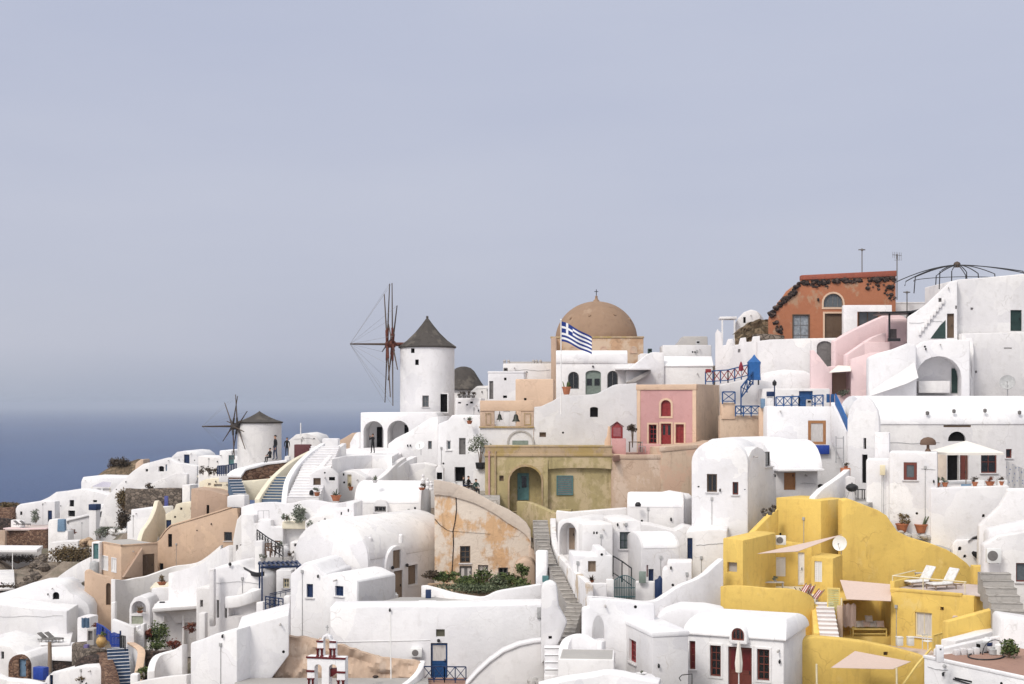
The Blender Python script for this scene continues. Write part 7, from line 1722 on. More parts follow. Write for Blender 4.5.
rl=MB();A=h.fr.pt(h.u0+.1,.08,z_t);B_=h.fr.pt(h.fr.uz(966,595)[0],.08,z_t);up=Vector((0,0,.78));A2=h.fr.pt(h.u0+.1,3.5,z_t)
rl.tube([A+up,B_+up*.95],.035,8).tube([A+up,A2+up],.035,8)
for t in(0,.42,.98):c=A.lerp(B_,t);rl.tube([c-Vector((0,0,.1)),c+up],.032,8)
solo('terrace_rail','cream tubular railing along the front of the yellow sun terrace','railing',rl,CREAMP)
h=house('yellow_wall','low yellow wall with a shaded face right of the curtained window',975,78,22,[(948,650),(1001,640),(1001,608),(995,609),(948,622)],.5,YELLOW,foot=1,cat='wall',group=G_Y,bevel=.06)
house('yellow_wall','yellow corner wall end by the stone stairs',998,80,-8,[(991,640),(1003,640),(1003,612),(999.5,605),(994,607),(991,612)],2.6,YELLOW,foot=1,cat='wall',group=G_Y,bevel=.12)
slab('ledge','pale pink ledge beyond the low shaded yellow wall','ledge',[(952,617),(992,609),(983,603),(960,602)],Y=82.5,mat=BFLOOR,ground=False)
wallpath('white_ledge','white sloping ledge below the low yellow wall','wall',[(948,640,75.8),(965,636,76.8),(983,631,77.8),(1001,625.5,79)],th=.9,drop=2.5,mat=WHITE2)
h=house('yellow_wall','front yellow wall at the bottom with a sloping top edge',850,78,2,[(797,700),(925,700),(925,656.5),(916,654),(890,647),(865,642),(840,639),(815,637),(808,638),(797,643)],.9,YELLOW,foot=1,cat='wall',group=G_Y,bevel=.12,ops=[O('vent',883.5,651.8,888,655.5,p=BROWN)])
for x,t in((900.5,'left'),(911.5,'right')):
 solo('white_stool','white cube stool in front of the curtained window, the %s one'%t,'stool',MB().box(Fr(x,82.5,4),-.17,.17,0,.36,W(x,646,82.5).z,W(x,638,82.5).z).box(Fr(x,82.5,4),-.19,.19,-.03,.39,W(x,638,82.5).z,W(x,637,82.5).z),WPLAST,bevel=.02,group='white stools by the curtained window')
slab('landing_floor','pale floor of the landing with the white stools','landing',[(886,656),(950,656),(948,645),(888,645)],Y=82,mat=BFLOOR,th=1.5)
chair('white_chair','white garden chair at the corner of the lower landing',W(928,650,81.5),30,WPLAST)
railing('yellow_railing','pale yellow fence of thin bars beside the lower landing',[W(933,649,80.5),W(943,646,81)],.75,YPAINT,bays=2,pat='V',t=.05)
solo('yellow_rail','slanting yellow handrail tube beside the white roof terrace','railing',MB().tube([W(899,690,74),W(916,666,75.8),W(931,648.5,77.5)],.06,8),YPAINT)
sail('large beige shade sail over the bottom yellow courtyard',[W(831,667.5,73.5),W(855,651,76.8),W(911,661.5,76.5),W(893,669,73)],sag=.1,posts=[(W(817,700,73.5),W(816.5,664,73.5)),(W(897,700,73),W(896.5,667,73))])
h=house('white_roof_house','white house corner with a terracotta roof terrace at the bottom right',924,70,-62,(924,656,1026,690),6,WHITE3,foot=2,cat='house',bevel=.04,ops=[O('vent',954,679,972,681.2,p=IRON,rec=.08)])
zt=h.zt
part('roof_terrace',MB().box(h.fr,h.u0+.18,h.u1-.05,.18,5.9,zt-.04,zt+.012),TFLOOR,h.root)
part('drip_edge',MB().box(h.fr,h.u0-.03,h.u1,-.04,.17,zt-.1,zt+.05),WHITE3,h.root,bevel=.02)
lm=thing('wall_lamp','small round wall lamp on the white corner house','lamp',W(946,667,63.8));part('globe',MB().lathe(h.fr.pt(h.fr.uz(946,666)[0],-.12,h.fr.uz(946,666)[1]),[(.02,-.08),(.08,-.03),(.08,.05),(.02,.1)],10),GREYP,lm);part('bracket',MB().box(h.fr,h.fr.uz(946,666)[0]-.02,h.fr.uz(946,666)[0]+.02,-.12,0,h.fr.uz(946,666)[1]-.02,h.fr.uz(946,666)[1]+.02),IRON,lm)
ln_=MB().tube([h.fr.pt(h.fr.uz(x,y)[0],-.05,h.fr.uz(x,y)[1])for x,y in((954,679),(972,684.5))],.04,6);solo('dark_pipe','short dark pipe on the white corner house wall','pipe',ln_,IRON)
pw=[(936,649,70.6),(950,646,71.1),(965,642.5,71.7),(985,638.5,72.5),(1003,635,73.2)]
wallpath('white_parapet','low grey white parapet behind the terracotta roof terrace','wall',pw,th=.4,drop=1.6,mat=WHITE2)
house('white_chimney_block','tiny white block chimney at the corner of the roof terrace',940,67,-8,(936.5,646,944,656.5),.4,WHITE3,foot=.3,cat='chimney',bevel=.05,ops=[O('vent',939.8,648.5,941.6,650.5)])
for i,(x,y,r_,hh,m_,t)in enumerate(((987,651,.26,.62,WPLAST,'white plastic water drum with a dark band on the roof terrace'),(993,655,.2,.32,GREYP,'small grey pot beside the plastic drum on the roof terrace'),(999,655,.22,.55,WPLAST,'pale plastic canister nearest the shrub on the roof terrace'))):
 p=Wz(x,y,zt)
 o=thing('water_drum' if i==0 else 'canister',t,'drum',p);part('body',MB().lathe(p,[(r_*.8,0),(r_,.05),(r_*.98,hh*.5),(r_,hh*.9),(r_*.5,hh),(r_*.45,hh+.08),(.01,hh+.08)],16),m_,o)
 if i==0:part('band',MB().lathe(p+Vector((0,0,hh*.45)),[(r_*1.0,0),(r_*1.03,.02),(r_*1.03,.16),(r_,.18)],16),BLUED,o)
cb_=MB()
for k in range(4):cb_.box(Fr(972,Wz(972,655,zt).y,12),-.9+k*.35,-.62+k*.35,0,.3,zt,zt+.28+.05*(k%2))
solo('crate','row of joined grey slatted crates on the roof terrace','crate',cb_,GREYW,bevel=.02)
hp=[Wz(986+18*math.cos(t),656+3.6*math.sin(t),zt+.05)for t in[2*math.pi*k/36 for k in range(37)]]
solo('hose','dark garden hose looped in a wide oval on the terracotta roof terrace','hose',MB().tube(hp,.035,6),IRON)
wa=MB().tube([Wz(995,655,zt)+Vector((.62*math.cos(t),0,.75*math.sin(t)))for t in[math.pi*k/14 for k in range(15)]],.022,6)
solo('wire_hoop','thin wire hoop arching over the drums on the roof terrace','hoop',wa,IRON)
bush('shrub','dark green shrub spilling at the right side of the roof terrace',Wz(1009,658,zt)+Vector((0,0,.45)),(.5,.4,.55),320,.085,LEAF,95)
G_J='white walls below the burnt orange house'
prof=[(770,350),(895.8,350),(895.8,272),(801.5,277),(801,282),(797,284),(792,287),(787,291),(783,297),(778.5,302),(775,309),(770.5,313),(769,320)]
h=house('orange_house','burnt orange house with a ruined lava stone gable and arched fanlight',832,130,-2,prof,.7,ORANGE,foot=4,cat='house',bevel=.05,
 ops=[O('door',824.7,313.5,843,345,m=BROWN,leaf=2,sur=PEACHL,sw=.16),O('win',823.5,293.5,842.8,307.3,m=GREYD,p=GGLASS,arch=True,mull=(3,0),sur=PEACHL,sw=.16),O('win',793,315,809,345,m=GREYD,p=paint('painted_reflection_pane',(.30,.33,.36),.3,var=.5),mull=(1,2),sur=BROWN,sw=.07)])  # reflection on the tall window's glass painted as a pale pane colour
part('coping',MB().prism(h.fr,[h.fr.uz(*p)for p in((801,280),(896.5,276.2),(896.5,270.6),(801,275.3))],-.15,.85),BRICK,h.root,bevel=.04)
part('rear_room',MB().box(h.fr,h.fr.uz(812,300)[0],h.u1-.05,.72,6,h.zb-3,h.fr.uz(860,281)[1]),ORANGE,h.root)
rnd=random.Random(12);lv=MB()
def stones(x0,y0,x1,y1,n,sp,r=.28):
 r*=.92;n=int(n*1.3)
 for k in range(n):
  t=rnd.random();u,z=h.fr.uz(x0+(x1-x0)*t,y0+(y1-y0)*t+rnd.uniform(-sp,sp));q=r*rnd.uniform(.55,1.15);q*=rnd.choice((.6,.8,1,1.25));c=h.fr.pt(u,rnd.uniform(-.12,.1),z)
  lv.loft([[c+Vector((math.cos(a)*q*kk*rnd.uniform(.8,1.2),math.sin(a)*q*kk*.8,zz*q))for a in[2*math.pi*j/6 for j in range(6)]]for zz,kk in((-.7,.5),(-.2,1),(.3,.95),(.7,.4))])
stones(801,283,860,280.5,46,1.6,.24);stones(855,281,895,279,40,2.2,.22);stones(770,316,801,283,70,2.8,.24);stones(866,286,893,290,22,4.5,.2);stones(771,318,782,332,22,5,.22);stones(806,286,830,286,10,3,.18);stones(884,290,895,300,12,4,.18)
o_=part('lava_stone',lv,LAVA,h.root,smooth=20);o_['kind']='stuff'
lmp=h.fr.uz(818,300);part('wall_lamp',MB().lathe(h.fr.pt(lmp[0],-.12,lmp[1]),[(.03,-.15),(.1,-.05),(.1,.12),(.02,.18)],8),IRON,h.root)
h=house('white_portico','white porch with a square column joined to the orange house',870,127.5,-2,(843.5,305,892,345),.8,WHITE,foot=2,cat='porch',bevel=.05,ops=[O('niche',857.3,311.5,890,340,rec=1.6)])
o_=thing('bamboo_screen','grey wooden shop window with panes inside the white porch','window',W(868,327,128.5));fr=Fr(868,128.2,-2);(a,za),(b,zb_)=fr.uz(858,327),fr.uz(878,311)
part('frame',MB().ring(fr,[(a,za),(b,za),(b,zb_),(a,zb_)],[(a+.1,za+.1),(b-.1,za+.1),(b-.1,zb_-.1),(a+.1,zb_-.1)],-.1,.05).box(fr,a+.8,a+.87,-.08,.02,za,zb_),BROWN,o_);part('pane',MB().box(fr,a+.08,b-.08,-.03,.0,za+.08,zb_-.08),GGLASS,o_)
def antenna(lab,x,y0,y1,Y,kind):
 p,t=W(x,y0,Y),W(x,y1,Y);o=thing('antenna',lab,'antenna',p);part('mast',MB().tube([p,t],.05,6),GREYD,o);m=MB()
 if kind==0:
  for k in(-1,1):m.bar(t,t+Vector((.32*k,.1,-.02)),.07,.1)
  m.lathe(t,[(.12,-.12),(.14,0),(.05,.1)],8)
 else:
  d=Vector((.75,.5,0)).normalized()
  m.bar(t-d*.6-Vector((0,0,.1)),t+d*.6-Vector((0,0,.1)),.04)
  for k in range(6):c=t-d*.55+d*.22*k-Vector((0,0,.1));m.bar(c-Vector((0,0,.28+.04*k)),c+Vector((0,0,.28)),.025)
  m.bar(t-Vector((.25,0,.55)),t+Vector((.25,0,-.55)),.03)
 part('head',m,GREYD,o)
antenna('short antenna mast with a flat crossbar on the orange house roof',862,273,249.5,133,0)
antenna('taller antenna mast with a comb aerial at the corner of the orange house',897,300,254,128,1)
antenna('thin aerial standing on the grey roof right of the orange house',907,322,292,133,0)
h=house('white_arch_house','small white arched house behind the crenellated wall',752,138,-14,[(735,350),(760,350),(760,316),(757,311),(751,309.5),(744,312),(738,318),(735,324)],5,WHITE2,foot=3,cat='house',bevel=.1,ops=[O('dark',743.2,317,745.7,323)])
pg=thing('white_pergola','thin white slab porch on two posts beside the small arched house','pergola',W(728,340,137));fr=Fr(728,137,-4)
(a,za),(b,zb_)=fr.uz(720,320),fr.uz(737,316.5);part('roof',MB().box(fr,a,b,0,2,za+.1,zb_),WHITE,pg,bevel=.03)
for u in(a+.15,b-.3):part('post',MB().box(fr,u,u+.15,.1,.25,fr.uz(728,345)[1],za+.1),WHITE,pg)
rockface('rock_outcrop','brown rocky bank between the crenellated wall and the orange house',[(735,334),(742,328),(750,322),(760,319.5),(771,319),(778,326)],1.5,KNOLL,8,133,amp=.3)
wallpath('drystone_wall','grey drystone parapet left of the orange house window','wall',[(753,334.5,128.5),(765,334,128.5),(784,335.5,128)],th=.6,drop=1.5,mat=RUBBLE)
cren=[(715.5,400),(760,400),(760,335.8),(753,336.5),(752,341.5),(746.5,342),(746,337.3),(740.5,338),(739,344.5),(734,345),(733,338.6),(728,339),(726,345),(722.5,345.5),(721.5,333),(717.5,329),(715.5,333)]
house('white_crenellated_wall','white crenellated wall with dark gaps left of the orange house',740,126,-6,cren,.8,WHITE2,foot=3,cat='wall',bevel=.05,ops=[O('vent',738,349,740.5,352.5,p=GREYC)])
house('white_wall','broad white rampart wall under the orange house',790,125,0,[(758,410),(850,410),(850,337.5),(828,338),(800,338.5),(770,339.5),(758,341)],1.2,WHITE2,foot=3,cat='wall',bevel=.1)
house('vaulted_house','soft white rounded roof terrace below the rampart',796,120,2,[(764,410),(826,410),(826,385),(818,376),(805,370.5),(785,369.5),(772,372),(764,379)],4,WHITE,foot=3,group=G_J,bevel=.5,clutter=False)
wd=house('dark_arched_doorway','white door wall holding a dark grey arched door',825,123.4,0,(812,339.5,845,385),.7,WHITE2,foot=2,cat='wall',bevel=.05,ops=[O('door',816.8,341,832.8,371,m=GREYD,arch=True,rise=.5,rec=.2)])
house('pink_wall','broad pale pink sloping wall behind the pink stair walls',868,124.6,0,[(833,392),(905,392),(905,316.5),(897,314.5),(889,313),(875,319),(860,326),(845,333.5),(833,341)],.8,LPINK,foot=1,cat='wall')
wallpath('pink_wall','pale pink stair wall climbing from the dark door to the porch','wall',[(833,341,122.6),(845,334,123),(860,326.5,123.5),(875,319.5,124),(889,313.5,124.5)],th=.7,drop=5.5,mat=LPINK)
wallpath('pink_wall','lower pale pink wall stepping down right of the dark door','wall',[(845,355,121),(858,346,121.3),(872,337,121.7),(884,333,122)],th=.7,drop=4,mat=LPINK)
house('pink_wall','pale pink upright wall under the dark pergola post',880,121,-4,(863,342,890,390),1.5,LPINK,foot=2,cat='wall')
house('pink_wall','pale pink panel beneath the dark roof edge',903,122,-4,(888,318,907,345),1,LPINK,foot=2,cat='wall',ops=[O('dark',890,329,897,338,p=GREYD)])
house('pink_wall','pale pink gable wall left of the cream awning',822,117.5,0,[(811,400),(832,400),(832,373),(827,366),(820,357),(814,350),(811,350)],.5,LPINK,foot=2,cat='wall',bevel=.05)
h=house('brown_recess','brownish pink recess under a small cream awning',841,118,0,(831,366,852,400),2.2,LPINK,foot=2,cat='house',ops=[O('niche',832,372,850.8,395,rec=1.8)])
fi=h.fr.sub(0,1.75);(a,za),(b,zb_)=fi.uz(832.5,394),fi.uz(850,373);part('back_wall',MB().box(fi,a,b,-.03,.04,za,zb_),PEACHD,h.root)
sail('small cream awning over the brownish recess',[W(829,372.5,116.4),W(838,365.3,118),W(851.5,366,118),W(851,371,116.4)],mat=CANVASC,sag=.05)
bush('shrub','grey brown dry plant in the recess under the awning',W(843,391,117.6),(.5,.3,.4),150,.1,LEAFG,97)
house('pink_wall','pale pink wall block right of the cream awning',861,116.8,-10,[(851,400),(880,400),(880,352),(870,353),(851,359)],2,LPINK,foot=2,cat='wall',bevel=.06)
dk=thing('dark_pergola','black steel pergola frame above the pale pink wall','pergola',W(890,345,119));fr=Fr(890,119,-4);(a,zp)=fr.uz(889.5,340)
part('post',MB().box(fr,a-.07,a+.07,0,.14,zp,fr.uz(889.5,312)[1]),IRON,dk);part('roof',MB().sheet([[fr.pt(a+x,w,fr.uz(889.5,312)[1]+.03*x)for x in(-.9,1,2.6)]for w in(-.6,1.2,2.6)],.14),IRON,dk)
part('bracket',MB().box(fr,a-.1,a+.9,-.05,.3,zp-.1,zp+.15),IRON,dk)
house('grey_roof','pale grey flat roof behind the black pergola',925,134,-3,(884,303,972,330),5,GREYW,foot=2,cat='house',parapet=.1)
sail('dark canvas cover sagging beside the white stair wall',[W(906,318,118),W(910,311,121),W(922,308.3,121),W(918,315,118)],mat=IRON,sag=.1)
z8=W(740,383,116).z
fr=Fr(754,116,-8);bo=thing('blue_kiosk','bright blue tarpaulin covered kiosk with a peaked top','kiosk',W(754,380,116))
(a,za),(b,zb_)=fr.uz(748.3,380),fr.uz(760.5,362);cx_=(a+b)/2;zpk=fr.uz(754,354.3)[1]
L=[]
for z,k,yk in((za,1.0,.5),(za+.5,.93,.48),(zb_-.3,.92,.46),(zb_,1.02,.5),(zpk-.25,.35,.2),(zpk,.04,.03)):
 L.append([fr.pt(cx_+x*(b-a)/2*k*(1+.06*((i*7)%3-1)),.5+y*yk,z)for i,(x,y)in enumerate([(-1,-1),(-.4,-1.1),(.3,-.95),(1,-1),(1.1,0),(1,1),(0,1.05),(-1,1),(-1.08,0)])])
part('cover',MB().loft(L),BLUET,bo,smooth=25)
part('foot',MB().box(fr,a+.1,a+.2,.1,.9,za-.4,za+.1).box(fr,b-.2,b-.1,.1,.9,za-.4,za+.1),IRON,bo)
parasol('closed dark red parasol beside the blue kiosk',W(741,376.5,116),1.18,.2,mat=paint('crimson_canvas',(.26,.03,.05),.85),closed=True)
solo('red_box','small red and black box on the left end of the upper blue railing','box',MB().box(Fr(708.5,117,0),-.22,.22,0,.3,W(708.5,372.5,117).z,W(708.5,369,117).z),RED,bevel=.02)
railing('blue_railing','upper blue railing with crossed bars and red lattice leading to the kiosk',[W(705.5,383,117.5),W(728,381.5,117),W(748,376.5,116.3)],.95,BLUE,bays=3,pat='X',t=.072,lat=RED)
railing('blue_railing','steep blue handrail down the steps from the kiosk',[W(741,399,115.2),W(753,383.5,116)],.95,BLUE,bays=2,pat='X',t=.075)
railing('blue_railing','short blue railing above the orange panel',[W(722.5,402.5,114),W(735,402.5,114)],.85,BLUE,bays=1,pat='X',t=.075)
railing('blue_railing','low blue railing above the tan terrace wall',[W(735.5,415,114),W(759,415,114)],.72,BLUE,bays=3,pat='X',t=.072)
solo('blue_post','tall blue post joining the two lower railings','post',MB().bar(W(741,415,114.2),W(741,391,114.2),.1),BLUE)
railing('blue_railing','long blue railing with crosses in front of the navy door',[W(776,406.8,112.3),W(799,406.3,112),W(823,405,111.6)],.78,BLUE,bays=3,pat='X',t=.072)
house('white_wall','white stepped wall behind the blue railings',740,118.5,-3,[(720,420),(775,420),(775,383),(762,380),(748,379),(730,383),(720,384.5)],.8,WHITE2,foot=2,cat='wall',bevel=.1)
h=house('white_house','white wall with a navy panelled door behind the long blue railing',795,116.5,0,(762,388.5,830,420),2,WHITE2,foot=2,group=G_J,ops=[O('door',799,391,812.8,408,m=BLUE)])
bl_=W(774.5,406,113);pl_=thing('lamp_post','dark blue lamp post with a lantern near the long blue railing','street lamp',bl_)
part('post',MB().tube([bl_,W(774.5,386,113)],.05,8),BLUED,pl_);part('lantern',MB().lathe(W(774.5,386,113),[(.05,0),(.16,.08),(.18,.3),(.08,.42),(.02,.5)],8),IRON,pl_)
solo('blue_letterbox','dark blue box on the white wall left of the lamp post','letter box',MB().box(Fr(770.5,113.2,0),-.28,.3,0,.3,W(770,396.5,113.2).z,W(770,391.5,113.2).z),BLUED,bevel=.03)
house('white_post','white post under the dark blue letter box',770.5,113.3,0,(767.3,396.8,774,410),.5,WHITE2,foot=1,cat='pillar')
house('blue_meter','small faded blue panel on the cream pillar',763,112.6,0,(761,398.5,765.2,407),.3,BLUEL,foot=.1,cat='panel',bevel=.02)
house('tan_wall','tan weathered wall with dark stains under the blue railing',742,114.3,0,(720,415.5,762,450),1,TAN,foot=2,cat='wall',bevel=.04)
house('orange_panel_wall','pale orange plaster panel below the short blue railing',728,114.2,0,(721.5,402.5,735.5,415.5),1,PEACHL,foot=.3,cat='wall',bevel=.04)
house('cream_pillar','cream pillar at the corner of the tan weathered wall',763,113,-6,(759,407.3,767.3,450),.9,PEACHL,foot=1,cat='pillar',bevel=.04)
h=house('white_house','white house with an orange framed window and a blue box under it',806,110,-4,(767,406.5,846,470),4,WHITE3,foot=2,group=G_J,bevel=.08,
 ops=[O('win',808,420.5,826,444.5,m=OBROWN,p=CURTAIN,mull=(0,0),fw=.22,rec=.1)])
part('window_box',MB().box(h.fr,h.fr.uz(811,450)[0],h.fr.uz(828.7,450)[0],-.35,-.01,h.fr.uz(811,454)[1],h.fr.uz(811,445)[1]),BLUEB,h.root,bevel=.03)
wallpath('blue_stair_panel','solid bright blue stair panel slanting down at the right of the orange framed window','railing',[(835.5,393.5,109.2),(840,402.5,108.2),(844,411.5,107.2),(848,420.5,106.2)],th=.1,drop=.85,mat=BLUET,bevel=.02,ground=False)
wallpath('white_stair_wall','white stair wall under the solid blue panel','wall',[(833,402,109.6),(838,410,108.6),(843,420,107.6),(848,431,106.6)],th=.4,drop=3,mat=WHITE)
solo('blue_window_bars','small blue barred panel at the top of the blue stair panel','panel',MB().box(Fr(830.5,110.2,0),-.3,-.05,0,.08,W(830,402.5,110).z,W(830,394,110).z).box(Fr(830.5,110.2,0),.03,.3,0,.08,W(830,402.5,110).z,W(830,394,110).z),BLUE,bevel=.01)
h=house('white_house','tall white house at the top right with a dark green doorway',990,118,3,[(957.5,345),(1045,345),(1045,272),(1016,274.5),(985,277.5),(957.5,279.5)],8,WHITE2,foot=3,group=None,bevel=.1,
 ops=[O('door',1010.5,310,1022,331,m=DGREEN,p=DGREEN),O('vent',970.5,307.5,973.3,310,p=GREYC)])
h2=house('white_house','white stair tower with a slanting top beside the tall white house',950,117,-16,[(907,400),(957.5,400),(957.5,280),(950,281.5),(945,286),(936,294.5),(925,305),(915,312),(907,317)],5,WHITE,foot=2,group=None,bevel=.12,
 ops=[O('door',947,313.5,954,338,m=BROWN,p=BROWN,rec=.3),O('vent',938.5,298,941.5,302,p=GREYD),O('vent',955.3,305.5,956.8,309,p=GREYD)])
c_=MB();fr=h2.fr
ps=[fr.uz(*p)for p in((930.5,338.5),(945.5,338.5),(945.5,320),(940,325.5))]
part('grille',MB().prism(fr,ps,-.04,.02),DGREEN,h2.root)
sb_=MB()
for k in range(9):
 (a,za),(b,zb_)=fr.uz(918.5+k*2.9,334-k*3.9),fr.uz(921.4+k*2.9,330.1-k*3.9);sb_.box(fr,a,b,-.22,.02,za-.1,zb_)
part('stair_step',sb_,WHITE2,h2.root,bevel=.03)
house('white_wall','projecting white parapet band below the dark green doorway',992,116.4,2,[(962,400),(1045,400),(1045,331.5),(962,333.5)],1,WHITE2,foot=2,cat='wall',bevel=.1,ops=[O('vent',1004,347.5,1012,349,p=GREYC,rec=.1),O('vent',975,370.5,977,373,p=GREYC)])
wallpath('white_buttress','wavy white buttress running down beside the arched recess','wall',[(969,338,116),(970.5,352,115.4),(969,365,115.2),(972,380,115)],th=.5,drop=6,mat=WHITE2)
h=house('white_arch_recess','white vaulted recess with a big round arch and a slim dark door',938,113.5,-8,[(905,410),(970,410),(970,340),(945,339),(925,341),(910,352),(905,365)],3,WHITE,foot=2,cat='house',bevel=.12,
 ops=[O('niche',916,356,961.5,396,arch=True,rise=1.7,rec=2.0)])
fi=h.fr.sub(0,1.98);(a,za),(b,zb_)=fi.uz(951.5,393),fi.uz(960,368.5);part('door',MB().box(fi,a,b,-.08,.05,za,zb_),DGREEN,h.root)
(a,za),(b,zb_)=fi.uz(917,393),fi.uz(948,381);part('bench',MB().box(fi,a,b,-1.0,.05,za,zb_),WHITE2,h.root,bevel=.05)
h=house('white_wall','white folded slope wall between pink wall and arched recess',890,112.5,-8,[(868,412),(917,412),(917,345),(908,343),(893,349),(880,352.5),(868,357)],1.5,WHITE,foot=2,cat='wall',bevel=.25)
fo_=MB().loft([[h.fr.pt(a[0],w0,a[1])for a,w0 in((h.fr.uz(x,y),w)for x,y,w in r)]for r in([(869,392,-.1),(870,396,-.1),(870,396,.3)],[(885,381,-.35),(887,390,-.9),(887,390,.3)],[(900,372,-.5),(904,384,-1.2),(904,384,.3)],[(914,362,-.2),(917,378,-.8),(917,378,.3)])])
part('slope_fold',fo_,WHITE2,h.root,smooth=60)
dish('grey satellite dish on the white parapet at the top right',W(1007.5,383,114.2),.62,(-.35,-.85,.35),stand=.6)
hub=W(957,265,122);sp=thing('pipe_canopy','black bent pipe canopy skeleton radiating over the top right roof','canopy frame',Vector((hub.x,hub.y,hub.z-3)))
part('hub',MB().lathe(hub-Vector((0,0,.2)),[(.25,0),(.3,.12),(.3,.3),(.22,.42),(.05,.5)],12),SPAR,sp)
for k,(a,L_,dz,st_)in enumerate(((176,5.3,-1.5,.3),(196,4.9,-1.5,.4),(222,2.6,-.7,1.5),(244,2.4,-.7,1.6),(275,2.2,-.8,1.4),(300,2.4,-.9,1.2),(328,3.2,-.9,1.2),(348,5.6,-.8,.3),(4,5.8,-.5,.3),(60,3,-.7,1.4),(110,3,-.7,1.4),(150,3.6,-.9,1.4))):
 d=Vector((math.cos(rad(a)),math.sin(rad(a))*.9,0))
 pts=[hub+d*L_*t+Vector((0,0,dz*(t**1.7)))for t in[i/8 for i in range(9)]]
 pts.append(pts[-1]+d*.12+Vector((0,0,-st_)))
 part('rib',MB().tube(pts,.045,6),IRON,sp)
e=[hub+Vector((math.cos(rad(a))*3.6,math.sin(rad(a))*3.3,-1.3))for a in range(160,345,12)]
part('tie_ring',MB().tube(e,.032,6),IRON,sp)
SEA=-112.0
GX0,GX1,GY0,GY1,ST=-230,150,0,420,2.0
pts=list(GROUND)
for x in range(-220,160,20):
 pts.append((x,20,-42));pts.append((x,45,-34 if x<10 else-27))
 zb=-8 if x>-10 else-8+(x+10)*.22
 pts.append((x,175 if x>-60 else 268,zb-9));pts.append((x,200 if x>-60 else 285,zb-34));pts.append((x,240 if x>-60 else 305,-98));pts.append((x,300,SEA-14));pts.append((x,400,SEA-20))
for y in range(60,260,20):
 pts.append((-90-y*.12,y,-40-y*.06))if y<150 else None
 pts.append((-130-y*.1,y,SEA-10));pts.append((-190,y,SEA-14));pts.append((120,y,-4 if y<150 else-30));pts.append((90,y,-12+y*.1 if y<130 else-6))
cell={}
for p in pts:cell.setdefault((int(p[0]//12),int(p[1]//12)),[]).append(p)
def gz(x,y):
 num=den=0.0;cx,cy=int(x//12),int(y//12);R_=1;got=0
 while got<10 and R_<9:
  got=sum(len(cell.get((cx+i,cy+j),()))for i in range(-R_,R_+1)for j in range(-R_,R_+1));R_+=1
 R_=max(R_,2)
 for i in range(-R_,R_+1):
  for j in range(-R_,R_+1):
   for px_,py_,pz_ in cell.get((cx+i,cy+j),()):
    d=(px_-x)**2+(py_-y)**2;w=1/(d+.8)**1.6;num+=w*pz_;den+=w
 return num/den
nx,ny=int((GX1-GX0)/ST),int((GY1-GY0)/ST)
Z={}
for j in range(ny+1):
 for i in range(nx+1):
  x,y=GX0+i*ST,GY0+j*ST
  Z[i,j]=gz(x,y)-.35+.5*noise.noise(Vector((x*.11,y*.11,1)))+.25*noise.noise(Vector((x*.4,y*.4,2)))
for poly,z in FOOT:
 n=len(poly);xs=[p.x for p in poly];ys=[p.y for p in poly];cx_,cy_=sum(xs)/n,sum(ys)/n
 P2=[]
 for p in poly:
  d=Vector((p.x-cx_,p.y-cy_));l=max(d.length,.01);P2.append((p.x+d.x/l*2.2,p.y+d.y/l*2.2))
 for i in range(int((min(xs)-3-GX0)/ST),int((max(xs)+3-GX0)/ST)+2):
  for j in range(int((min(ys)-3-GY0)/ST),int((max(ys)+3-GY0)/ST)+2):
   if(i,j)not in Z:continue
   x,y=GX0+i*ST,GY0+j*ST;ins=False
   for k in range(n):
    (xa,ya),(xb,yb)=P2[k],P2[(k+1)%n]
    if(ya>y)!=(yb>y)and x<(xb-xa)*(y-ya)/(yb-ya)+xa:ins=not ins
   if ins:Z[i,j]=min(Z[i,j],z-.1)
BINW=4;rows={}
def addrow(p):
 if p[1]<30 or p[2]>60:return
 k=int((p[0]/p[1]*F+CX)//BINW);rows.setdefault(k,[]).append((p[1],p[2]/p[1]))
for poly,z in FOOT:
 n=len(poly)
 for k in range(n):
  a,b=poly[k],poly[(k+1)%n];m_=max(2,int((b-a).length/.25))
  for t in range(m_+1):
   c=a.lerp(b,t/m_);addrow((c.x,c.y,z))
for p in GROUND:
 for dx in(-.6,-.3,0,.3,.6):addrow((p[0]+dx,p[1],p[2]))
for k in rows:
 rows[k].sort(reverse=True);lo=9;r2=[]
 for y,s_ in rows[k]:lo=min(lo,s_);r2.append((y,lo))
 rows[k]=r2
def cap_z(x,y):
 if y<35:return 1e9
 w=max(1,int(2.2/y*F/BINW));k0=int((x/y*F+CX)//BINW);best=9
 for k in range(k0-w,k0+w+1):
  lo=9
  for yy,s_ in rows.get(k,()):
   if yy<y+.5:break
   lo=s_
  best=min(best,lo)
 return best*y if best<9 else 1e9
for(i,j)in Z:
 Z[i,j]=min(Z[i,j],cap_z(GX0+i*ST,GY0+j*ST)-.05)
gm,gnt,gb=nodes_of('village_ground')
v=coords(gnt)
n1=noise_tex(gnt,v,.12,6,.65);n2=noise_tex(gnt,v,.9,7,.7);n3=noise_tex(gnt,v,3.5,6,.7)
c=mixc(gnt,ramp(gnt,n2,.35,.68),(.16,.125,.095),(.30,.245,.195))
c=mixc(gnt,ramp(gnt,n1,.5,.6),c,(.13,.115,.08))
c=mixc(gnt,ramp(gnt,n3,.6,.75),c,(.50,.47,.43))
gnt.links.new(c,gb.inputs['Base Color']);gb.inputs['Roughness'].default_value=.95
bp=N(gnt,'ShaderNodeBump');bp.inputs['Strength'].default_value=.8;bp.inputs['Distance'].default_value=.4
gnt.links.new(n2,bp.inputs['Height']);gnt.links.new(bp.outputs[0],gb.inputs['Normal'])
vs=[(GX0+i*ST,GY0+j*ST,Z[i,j])for j in range(ny+1)for i in range(nx+1)]
